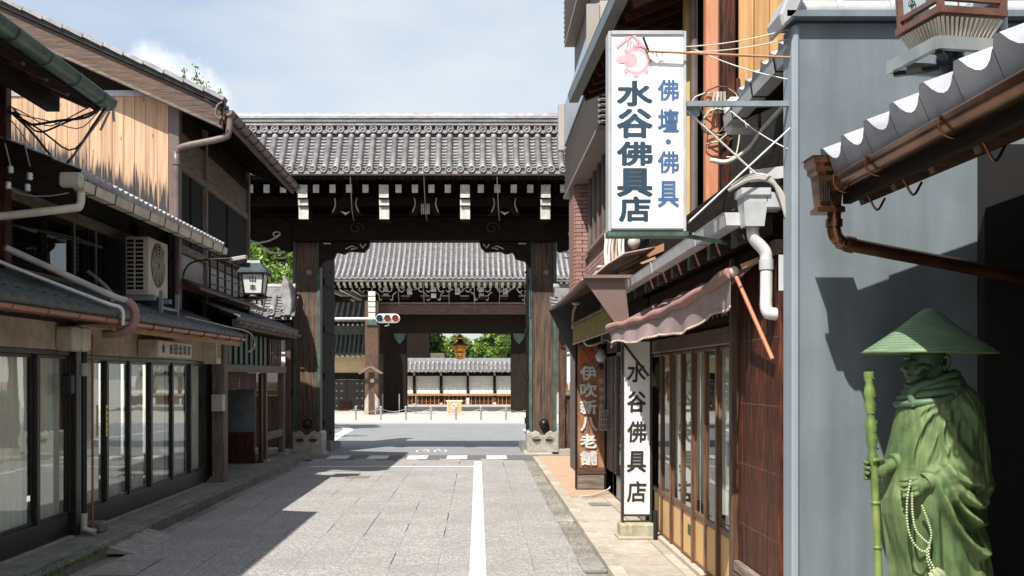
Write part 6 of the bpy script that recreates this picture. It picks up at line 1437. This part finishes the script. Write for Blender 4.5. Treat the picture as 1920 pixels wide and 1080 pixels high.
MB().box(1.52, 1.70, 13.0, 18.0, 7.38, 7.42).build('balcony_slab', M['louvre'], MBK)

# ================================================================== RIGHT: needle-and-goods shop with metal hood
KS = thing('hooded_shop', 'narrow shop with dark glass door under a brown curved metal hood and olive curtain', 'shop', (1.9, 12.5, 0))
def hood(y): t = (y-9.9)/4.4; return -.03*math.sin(math.pi*t)
mb = MB(); prof_h = [(1.0, 2.54), (1.05, 2.555), (1.14, 2.60), (1.26, 2.70), (1.42, 2.80), (1.72, 2.86)]
nY = 16
mb.grid(lambda u, v: (lambda k, f: (prof_h[k][0]*(1-f)+prof_h[k+1][0]*f - .02*v, 9.95+4.35*v, prof_h[k][1]*(1-f)+prof_h[k+1][1]*f + hood(9.95+4.35*v)))(min(4, int(u*5)), u*5-min(4, int(u*5))), 20, nY)
h_ = mb.build('hood_sheet', M['mauvemetal'], KS); sm = h_.modifiers.new('t','SOLIDIFY'); sm.thickness = .02
for i in range(9): MB().beam((1.08, 10.2+i*.47, 2.535), (1.6, 10.2+i*.47, 2.79), .012, .02).build('hood_seam', M['mauvemetal'], KS)
P = [(1.0,2.54),(1.35,2.05),(1.74,2.05),(1.74,2.86),(1.42,2.80),(1.26,2.70),(1.14,2.60)]
MB().prism([(a, 9.93, b) for a, b in [(1.02,2.55),(1.34,2.10),(1.47,2.13),(1.42,2.56)]], (0,.02,0)).build('hood_cheek', M['mauvemetal'], KS)
MB().prism([(a, 14.32, b) for a, b in [(.975,2.55),(1.37,1.78),(1.72,1.78),(1.72,2.86),(1.40,2.80),(1.24,2.70),(1.12,2.60)]], (0,.02,0)).build('hood_cheek', mat('dark_hood_inside', (.05,.06,.055), (.03,.038,.035), rough=.6), KS)  # far cheek: shade of the hood's inner face put into a darker colour
MB().box(1.02, 1.50, 9.86, 9.93, 2.545, 2.575).build('hood_trim', M['mauvemetal'], KS)
gr = MB().grid(lambda u, v: (1.30 + .03*math.sin(45*u)*v*.4 + .1*u, 14.0 - 3.2*u, 2.28 + .04*u - (.24 + .015*math.sin(60*u))*v), 120, 4).build('awning_curtain', M['fabric_olive']); tag(gr, 'short olive gold pleated curtain hanging under the brown metal hood', 'curtain')
mb = MB()
for i in range(60): u = (i+.5)/60; mb.ball((1.30+.1*u, 14.0-3.2*u, 2.035 + .04*u), .012, 5)
o = mb.build('curtain_fringe', M['fabric_trim'], gr, kind='stuff')
MB().tube([(1.29, 14.0, 2.30), (1.39, 10.8, 2.34)], .016, 8).build('curtain_pole', M['grey_y'], gr)
MB().tube(smooth_path([(1.30, 14.0, 2.25), (1.30, 13.95, 2.45), (1.33, 13.9, 2.56)]), .02, 8).build('lamp_pipe', M['fabric_trim'], KS)
MB().lathe([(0,0),(.06,0),(.05,-.03),(.02,-.04)], (1.33, 13.9, 2.60), 12).build('lamp_plate', M['fabric_trim'], KS)
for (a, b) in ((10.6, 11.5), (11.52, 12.4), (12.42, 13.3), (13.32, 14.15)):
    p = MB().box(XR+.02, XR+.028, a+.04, b-.04, .35, 1.85).build('window_pane', mat('teal_glass_shop', (.03,.10,.09), (.02,.07,.06), rough=.08, bump=0) if a < 11 else M['glass'], KS)
    f = MB(); f.box(XR, XR+.05, a, a+.035, .06, 1.9); f.box(XR, XR+.05, b-.035, b, .06, 1.9); f.box(XR, XR+.05, a+.036, b-.036, .06, .34); f.box(XR, XR+.05, a+.036, b-.036, 1.86, 1.9); f.build('door_frame', M['louvre'], KS)
MB().box(XR+.06, XR+.1, 10.55, 14.3, 1.9, 2.9).build('transom', M['dark_y'], KS)
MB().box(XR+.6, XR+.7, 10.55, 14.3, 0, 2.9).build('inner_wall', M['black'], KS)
MB().box(XR+.0, XR+2, 14.3, 14.4, 0, 3.0).build('end_wall', M['dark_v'], KS)
MB().box(XR-.02, XR+.5, 11.4, 14.4, 2.86, 3.0).build('roof_slab', M['mauvemetal'], KS)
ntc = MB().box(XR-.004, XR+.0, 11.0, 11.25, 1.45, 1.62).build('notice_card', M['gofun']); tag(ntc, 'small white notice card stuck on the dark glass door under the hood', 'notice')
# sign board of the hooded shop
IB = thing('sign_board', 'weathered brown wooden sign board with carved white characters and vermilion emblem', 'sign', (1.57, 14.0, .05))
yy = 14.0; x0, x1 = at(1082, 0, yy).x, at(1134, 0, yy).x
MB().box(x0, x1, yy, yy+.07, .34, 2.03).build('board', M['signboard'], IB, bevel=.008)
MB().box(x0-.012, x1+.012, yy-.01, yy+.08, .25, .335).build('foot_rail', M['brown_x'], IB, bevel=.01)
MB().box(x0+.01, x1-.01, yy+.0, yy+.07, .06, .248).build('foot_board', M['grey_x'], IB)
for s in (x0-.02, x1+.0): MB().box(s, s+.02, yy-.01, yy+.08, .06, 2.05).build('frame_side', M['dark_v'], IB)
MB().prism([(x0+.03, yy-.008, 1.93), (x0+.17, yy-.008, 1.98), (x0+.25, yy-.008, 1.86), (x0+.10, yy-.008, 1.76), (x0+.04, yy-.008, 1.80)], (0,.006,0)).build('emblem', M['vermilion'], IB)
for i, ch in enumerate('伊吹新八老舗'):
    letter(ch, (x0+.155, yy-.010, 1.64 - i*.232), (1,0,0), (0,0,1), .235, .20, M['gofun'], IB, bold=.035, thick=.008, shear=-.05)
for i, ch in enumerate('打物御針'):
    letter(ch, (x1-.045, yy-.008, 1.53 - i*.115), (1,0,0), (0,0,1), .065, .075, M['gofun'], IB, bold=.02)
hl = thing('hanging_basket', 'small wire mesh basket hanging in front of the wooden sign board', 'basket', (1.68, 13.7, 1.0))
mb = MB(); 
for k in range(14): a = k*math.pi/7; mb.tube([(1.70+.075*math.cos(a), 13.7+.075*math.sin(a), .88), (1.70+.075*math.cos(a), 13.7+.075*math.sin(a), 1.14)], .004, 4)
for z in (.88, .95, 1.02, 1.08, 1.14): mb.tube([(1.70+.075*math.cos(a*.524), 13.7+.075*math.sin(a*.524), z) for a in range(13)], .004, 4)
mb.build('basket_wire', M['cablegrey'], hl); MB().tube([(1.70, 13.7, 1.14), (1.70, 13.7, 1.9)], .004, 4).build('hanger', M['cablegrey'], hl)
MB().lathe([(0,0),(.07,0),(.07,.2),(0,.2)], (1.70, 13.7, .89), 12).build('inner_pot', M['grey_v'], hl)
wl_ = thing('wall_lamp', 'black iron wall lamp with white shade beneath the olive curtain', 'lamp', (1.62, 13.4, 1.9))
MB().tube(smooth_path([(1.36, 13.3, 2.08), (1.42, 13.3, 2.0), (1.55, 13.3, 2.02), (1.66, 13.3, 2.07), (1.72, 13.3, 2.04)]), .014, 8).build('arm', M['pvcbeige'], wl_)
MB().lathe([(.0,.12),(.03,.11),(.05,.06),(.075,.02),(.055,-.04),(.03,-.06),(0,-.06)], (1.60, 13.3, 1.84), 10).build('lamp_shade', M['pvcgrey'], wl_)
MB().lathe([(0,.1),(.04,.08),(.06,.05),(.02,.0)], (1.60, 13.3, 1.92), 8).build('cap', M['blackmetal'], wl_)
MB().ball((1.59, 13.3, 1.72), .045, 8).build('pine_cone', M['blackmetal'], wl_)
MB().tube([(1.33, 13.9, 2.08), (1.60, 13.5, 1.62)], .010, 6).build('stay', M['grey_v'], wl_)
hs = MB().tube(smooth_path([(1.86, 13.9, 1.5), (1.84, 13.85, .6), (1.83, 13.8, .3), (1.75, 13.6, .11), (1.5, 13.2, .07), (1.3, 13.0, .07)]), .012, 6).build('hose', M['pvcwhite']); tag(hs, 'thin white hose curling down to the pavement beside the wooden sign board', 'hose')
o = MB().box(1.35, 1.6, 12.3, 12.55, .044, .05).build('drain_cover', M['darkconcrete']); tag(o, 'small drain cover in the pale pavement between the two sign boards', 'drain cover')

# ================================================================== THE STATUE
ST = thing('statue', 'green patinated statue of a pilgrim monk in conical hat with staff and prayer beads', 'statue', (2.28, 5.1, 0))
SY = 5.10
def S(px, py, dy=0.): return Vector(((px-896)*.0026563, SY + dy, 1.6 + (705-py)*.0026563))
# robe: silhouette table  py: (left px, right px, half depth)
tab = [(712,1722,1778,.055),(720,1706,1806,.105),(732,1699,1820,.135),(755,1690,1829,.165),(790,1682,1834,.18),(820,1676,1837,.19),(850,1668,1838,.20),(880,1660,1842,.205),(905,1655,1850,.21),(930,1650,1838,.21),(960,1650,1836,.205),(1000,1660,1840,.20),(1050,1670,1848,.20),(1100,1678,1856,.205),(1200,1688,1870,.21),(1280,1690,1878,.21),(1300,1690,1878,.21)]
T = np.array(tab, float)
nU, nV = 260, 300
pys = np.linspace(712, 1300, nV + 1)
Lx = np.interp(pys, T[:,0], T[:,1]); Rx = np.interp(pys, T[:,0], T[:,2]); Dp = np.interp(pys, T[:,0], T[:,3])
th = np.linspace(0, 2*np.pi, nU, endpoint=False)
TH, PY = np.meshgrid(th, pys)
CX = ((Lx + Rx) / 2)[:, None]; HW = ((Rx - Lx) / 2)[:, None]; DD = Dp[:, None]
c_, s_ = np.cos(TH), np.sin(TH)
e = .86
ux = np.sign(c_) * np.abs(c_) ** e; uy = np.sign(s_) * np.abs(s_) ** e
PXn = CX + HW * ux
def seg_d(px, py, pts):
    d = np.full(px.shape, 1e9); t_at = np.zeros(px.shape); n = len(pts) - 1
    for i in range(n):
        ax, ay = pts[i]; bx, by = pts[i+1]; vx, vy = bx-ax, by-ay; q = np.clip(((px-ax)*vx + (py-ay)*vy) / (vx*vx+vy*vy), 0, 1)
        dd = np.hypot(px - ax - q*vx, py - ay - q*vy); m = dd < d; d = np.where(m, dd, d); t_at = np.where(m, (i + q) / n, t_at)
    return d, t_at
disp = np.zeros_like(PXn); near = np.clip(-uy * 2.2, 0, 1)
def ridge(pts, A, w, soft=1.0):
    global disp
    P = [(v.x, v.y) for v in smooth_path([(a, b, 0) for a, b in pts], 4)]
    d, t = seg_d(PXn, PY, P); env = np.sin(np.pi * np.clip(t, .02, .98)) ** .35
    disp += near * A * 1.35 * np.exp(-(d / w) ** 2) * env
# swooping sleeve folds (near side)
for pts, A, w in (([(1736,860),(1748,882),(1770,896),(1792,898)], .040, 6), ([(1730,864),(1752,905),(1775,930),(1800,936),(1824,908)], .045, 7),
                  ([(1722,872),(1750,925),(1785,962),(1812,970),(1826,950)], .045, 7), ([(1712,878),(1742,950),(1782,1010),(1815,1026),(1832,1004)], .05, 8),
                  ([(1745,770),(1752,820),(1768,850),(1790,862)], .018, 8), ([(1765,740),(1800,790),(1815,850),(1822,900)], .015, 10),
                  ([(1745,757),(1712,782),(1690,830),(1684,870)], .020, 6), ([(1755,762),(1728,800),(1706,850),(1700,872)], .018, 6), ([(1740,750),(1705,768),(1686,800)], .02, 6), ([(1768,770),(1748,820),(1728,862)], .014, 5),
                  ([(1735,775),(1732,820),(1738,850)], .014, 4)): ridge(pts, A, w)
# hollows between the swoops
for pts, A, w in (([(1745,872),(1765,890),(1795,915),(1812,912)], -.030, 8), ([(1742,890),(1770,938),(1800,950)], -.030, 9), ([(1735,905),(1770,975),(1805,992),(1824,980)], -.035, 11), ([(1815,915),(1822,940),(1822,975)], -.03, 8)): ridge(pts, A, w)
# long vertical folds of the skirt
for k, (xa, xb, A, w) in enumerate(((1694,1690,-.016,5),(1706,1712,.018,6),(1718,1733,.016,6),(1728,1750,-.014,6),(1740,1768,.014,8),(1762,1792,-.010,9),(1664,1700,.018,7),(1676,1716,-.018,6),(1800,1806,.012,9),(1826,1834,-.018,6))):
    d = np.abs(PXn - (xa + (xb - xa) * (PY - 930) / 200)); m = np.clip((PY - 900 - (0 if xa < 1740 else 90)) / 50, 0, 1); disp += np.where(uy < .3, 1, 0) * A * np.exp(-(d / w) ** 2) * m
# rounded sleeve mass
disp += near * .075 * np.exp(-((PXn - 1785) / 48) ** 2 - ((PY - 885) / 85) ** 2)
disp += near * .03 * np.exp(-((PXn - 1800) / 28) ** 2 - ((PY - 775) / 45) ** 2)
disp += .006 * np.sin(TH * 11 + PY * .035) * np.clip((PY-735)/60, 0, 1) + .0022 * np.sin(TH * 27 - PY * .06 + 2*np.sin(PY*.02)) + .0015 * np.sin(TH * 47 + PY * .04)
# arm hollow where the sleeve leaves the skirt
V3 = np.stack([(PXn + (disp * 18) * c_ * .5 - 896) * .0026563, SY + DD * uy - disp * np.where(uy < 0, 1, -.2), 1.6 + (705 - PY) * .0026563], -1)
mb = MB(); mb.v = [tuple(map(float, v)) for v in V3.reshape(-1, 3)]
mb.f = [(j*nU + i, (j+1)*nU + i, (j+1)*nU + (i+1) % nU, j*nU + (i+1) % nU) for j in range(nV) for i in range(nU)]; mb.s = [True] * len(mb.f)
mb.add([mb.v[i] for i in range(nU)], [tuple(range(nU))], True)
mb.build('robe', M['statue'], ST)
# back corner of the mantle
MB().prism([S(1832,845,.02), S(1846,880,.02), S(1864,908,.04), S(1858,926,.04), S(1842,934,.03), S(1828,932,.02)], (0,.05,0)).build('mantle_corner', M['statuedark'], ST, bevel=.01)
# lifted hem at the left under the arm, seen behind the beads
mb = MB().grid(lambda u, v: S(1646 + 30*v + 50*u + 6*math.sin(8*u)*v, 925 + 260*v - 8*u, -.02 - .14*math.sin(u*1.5) + .015*math.sin(12*u)), 24, 24); mb.build('hanging_sleeve', M['statue'], ST)
# scarf rolls round the neck
for i, (cxp, cyp, w, r) in enumerate(((1748,716,42,.019),(1748,726,47,.020),(1746,737,53,.021),(1741,750,55,.018))):
    pts = []
    for k in range(25):
        a = 2*math.pi*k/24; pts.append(S(cxp + w*math.cos(a) , cyp - 4 + (15*(-math.cos(a)) * .9 + 2.5*math.sin(2.3*a+i)), .12*math.sin(a)*(1+.12*i)))
    MB().tube(pts, r, 8, caps=False).build('scarf_fold', M['statuedark'], ST)
MB().tube(smooth_path([S(1700,760,-.10), S(1694,738,-.09), S(1712,722,-.10), S(1742,716,-.12), S(1775,722,-.12)]), .020, 8).build('scarf_fold', M['statuedark'], ST)
for k in range(3): MB().tube(smooth_path([S(1755-4*k,722+3*k,-.14), S(1764+2*k,735+4*k,-.16), S(1790-2*k,738+2*k,-.13)]), .005, 5).build('scarf_cord', M['statuedark'], ST)
# head: one skin from merged shapes
hd = MB()
hd.ball(S(1740,672), .088, 24, (1.0,.80,1.12)); hd.ball(S(1724,690), .066, 20, (.95,.80,1.15)); hd.ball(S(1709,712), .026, 14, (1,.95,.9)); hd.ball(S(1720,706), .048, 16, (1,.9,.75)); hd.ball(S(1740,705), .05, 14, (1.1,.9,.8))
hd.tube([S(1750,690), S(1755,725)], [.062,.07], 16)
hd.tube([S(1699,676), S(1693,688), S(1691.5,692)], [.009,.013,.014], 10); hd.ball(S(1694,693), .013, 10); hd.ball(S(1699,695,-.012), .010, 8)
hd.tube([S(1700,671,-.045), S(1698,670,-.02), S(1698,670,.02)], .010, 8)
hd.ball(S(1699.5,701), .012, 10, (1,1.7,.6)); hd.ball(S(1701,705.5), .012, 10, (1,1.5,.6))
hd.tube([S(1712,690,-.055), S(1722,688,-.062), S(1733,690,-.062)], .014, 8); hd.ball(S(1716,694,-.045), .022, 10)
hd.tube(smooth_path([S(1756,672,-.075), S(1762,668,-.083), S(1766,676,-.083), S(1763,688,-.078), S(1758,694,-.074), S(1756,684,-.074)]), .010, 8)
ho = hd.build('head', M['statuedark'], ST); rm2 = ho.modifiers.new('r','REMESH'); rm2.mode = 'VOXEL'; rm2.voxel_size = .0045; rm2.use_smooth_shade = True; sm2 = ho.modifiers.new('s','SMOOTH'); sm2.iterations = 3; sm2.factor = .5
for dy in (-.052,):
    e1_ = MB().ball(S(1706,680,dy+.012), .009, 10, (1,1,.6)); e1_.build('eye', M['statuedark'], ho)
    MB().tube(smooth_path([S(1701,680,dy+.004), S(1706,677.5,dy-.001), S(1712,681,dy)]), .003, 5).build('eyelid', M['statuedark'], ho)
MB().tube([S(1696.5,703.2,-.016), S(1701,703.5,-.024), S(1705,704.2,-.030)], .0018, 5).build('mouth_line', M['blackmetal'], ho)
# conical hat, slightly domed
pr_ = [(.0,.218),(.018,.215),(.038,.204),(.07,.180),(.125,.134),(.19,.086),(.25,.044),(.298,.012),(.312,.0),(.312,-.008),(.302,-.010),(.25,.024),(.15,.09),(.06,.16),(0,.19)]
mb = MB().lathe(pr_, S(1741, 660), 72); hat = mb.build('hat', mat('hat_patina', (.17,.25,.15), (.10,.165,.10), 7, (1,1,1), .6, metal=.1, bump=.5, bdist=.004, dirt=(.24,.33,.19), dirt_amt=.4, dscale=5, rand=0), ST)
hat.data.transform(Matrix.Rotation(R(.0), 4, 'Y'))
MB().tube([S(1741,660.5) + Vector((.312*math.cos(a*math.pi/36), .312*math.sin(a*math.pi/36), -.003)) for a in range(73)], .006, 6, caps=False).build('hat_rim', M['statue'], hat)
wv = MB()
for k in range(1, 15):
    t = k/15; r_ = .02 + .29*t; z_ = np.interp(r_, [0,.018,.038,.07,.125,.19,.25,.298,.312], [.218,.215,.204,.180,.134,.086,.044,.012,.0])
    wv.tube([S(1741,660) + Vector((r_*math.cos(a*math.pi/24), r_*math.sin(a*math.pi/24), z_)) for a in range(49)], .0016, 4, caps=False)
wv.build('hat_weave', M['statuedark'], hat)
# front arm + hand gripping the staff
def hand_mesh(name, wrist, palm, grip, axis, rg, rf=.0122, tuck=-1):
    "palm plus four unequal curled fingers and a thumb wrapped round a rod at grip along axis"
    mb = MB(); ax = Vector(axis).normalized(); w = Vector(wrist); p = Vector(palm); g = Vector(grip)
    mb.tube([w, w.lerp(p, .5), p], [.033,.034,.036], 14); mb.ball(p, .041, 14, (1,.78,1.2))
    toward = (g - p); toward = (toward - ax*toward.dot(ax)).normalized(); side = ax.cross(toward) * tuck
    for i, ln in enumerate((1.0, 1.08, 1.03, .88)):
        o = ax * (.040 - .0255*i); k = []
        for t in range(9):
            a = -.25 + (t/8) * 3.6*ln; k.append(g + o + (-toward*math.cos(a) + side*math.sin(a)) * (rg + rf*.8))
        k0 = p + o*.95 + side*.018 + toward*.004
        mb.tube([k0, k0.lerp(k[1], .6) + side*.010] + k[1:], [rf*1.15]+[rf*1.1]+[rf]*4+[rf*.9]*3+[rf*.8], 9); mb.ball(k[-1], rf*.8, 8)
    tb = p + ax*.030 - side*.012
    mb.tube(smooth_path([tb, tb + toward*.022 + ax*.016 - side*.012, g + ax*.052 - side*(rg+.006), g + ax*.050 + toward*(rg*.4) - side*(rg+.002)]), [.0135]*6+[.0115]*6+[.010]*4, 9)
    o = mb.build(name, M['statue'], ST); r_ = o.modifiers.new('r','REMESH'); r_.mode = 'VOXEL'; r_.voxel_size = .0032; r_.use_smooth_shade = True; s2 = o.modifiers.new('s','SMOOTH'); s2.iterations = 2; return o
G = S(1620, 879, -.10)
hand_mesh('hand', S(1668,868,-.06), S(1640,876,-.085), G, (-.03,0,1), .019)
MB().tube(smooth_path([S(1705,872,-.03), S(1680,866,-.05), S(1662,868,-.065)]), [.072,.066,.064,.062,.058,.055,.052,.050,.048,.046,.045], 20).build('sleeve_cuff', M['statue'], ST)
# near hand at the sleeve opening, holding the beads
G2_ = S(1668, 908, -.20)
hand_mesh('hand', S(1712,898,-.19), S(1688,904,-.205), G2_, (0,.25,1), .012, rf=.0110, tuck=1)
mb = MB(); mb.tube(smooth_path([S(1745,884,-.16), S(1722,890,-.18), S(1702,898,-.19)]), [.075,.070,.066,.062,.058,.056,.054,.052,.050,.049,.048], 20); mb.build('sleeve_cuff', M['statue'], ST)
# staff with bamboo nodes
mb = MB(); pts = []; rs = []
for k in range(61):
    py = 697 + (1300-697)*k/60; px = 1616 + (1300-0)*0 + (py-697)*.045 - 1.5*(py < 860)
    pts.append(S(px, py, -.10)); r = .024 if py < 860 else .0185; rs.append(r + (.004*math.sin(k*2.1)+.003*math.sin(k*5.3) if py < 860 else 0))
mb.tube(pts, rs, 14); stf = mb.build('staff', M['bamboo'], ST)
for py in (938, 1020, 1110, 1190): 
    c = S(1616 + (py-697)*.045, py, -.10); MB().tube([c + Vector((0,0,.009)), c + Vector((0,0,.003)), c - Vector((0,0,.003)), c - Vector((0,0,.009))], [.019,.0245,.0245,.019], 14).build('staff_node', M['bamboo'], stf)
for k in range(9):
    py = 712 + k*16; c = S(1616.5 + (py-697)*.045, py, -.10); a = k*2.3; MB().tube([c + Vector((.022*math.cos(a+t*.35), -abs(.022*math.sin(a+t*.35)), .002*t + .003*math.sin(t*3+k))) for t in range(6)], .0035, 5).build('staff_knot', M['statuedark'], stf)
# beads
def beads(pts, n, r, dy=-.245):
    P = smooth_path([S(a, b, dy) for a, b in pts], 12); L = [0]
    for i in range(1, len(P)): L.append(L[-1] + (P[i]-P[i-1]).length)
    mb = MB()
    for k in range(n):
        s = L[-1]*k/(n-1)
        for i in range(1, len(P)):
            if s <= L[i] + 1e-9: mb.ball(P[i-1].lerp(P[i], (s-L[i-1])/(L[i]-L[i-1]+1e-9)), r, 8); break
    return mb.build('bead_string', M['bead'], ST, kind='stuff')
beads([(1668,893),(1662,930),(1663,970),(1672,1000),(1690,1018),(1702,1012)], 30, .0062)
beads([(1671,915),(1672,950),(1678,980),(1692,997),(1700,1003)], 22, .0062)
beads([(1689,937),(1698,960),(1705,985),(1703,1003),(1700,1012)], 18, .0062)
beads([(1700,1018),(1702,1032),(1712,1052)], 8, .0062); beads([(1697,1020),(1699,1036),(1707,1058)], 8, .0055)
for a, b in (((1708,1050),(1722,1072)), ((1702,1056),(1716,1082)), ((1714,1048),(1730,1066))): MB().tube([S(*a,-.245), S((a[0]+b[0])/2,(a[1]+b[1])/2-1,-.25), S(*b,-.24)], [.008,.017,.012], 10).build('bead_tassel', M['bead'], ST)
# plinth
MB().box(2.02, 2.68, 4.85, 5.40, .0, .14).build('plinth', M['stone'], ST, bevel=.02)
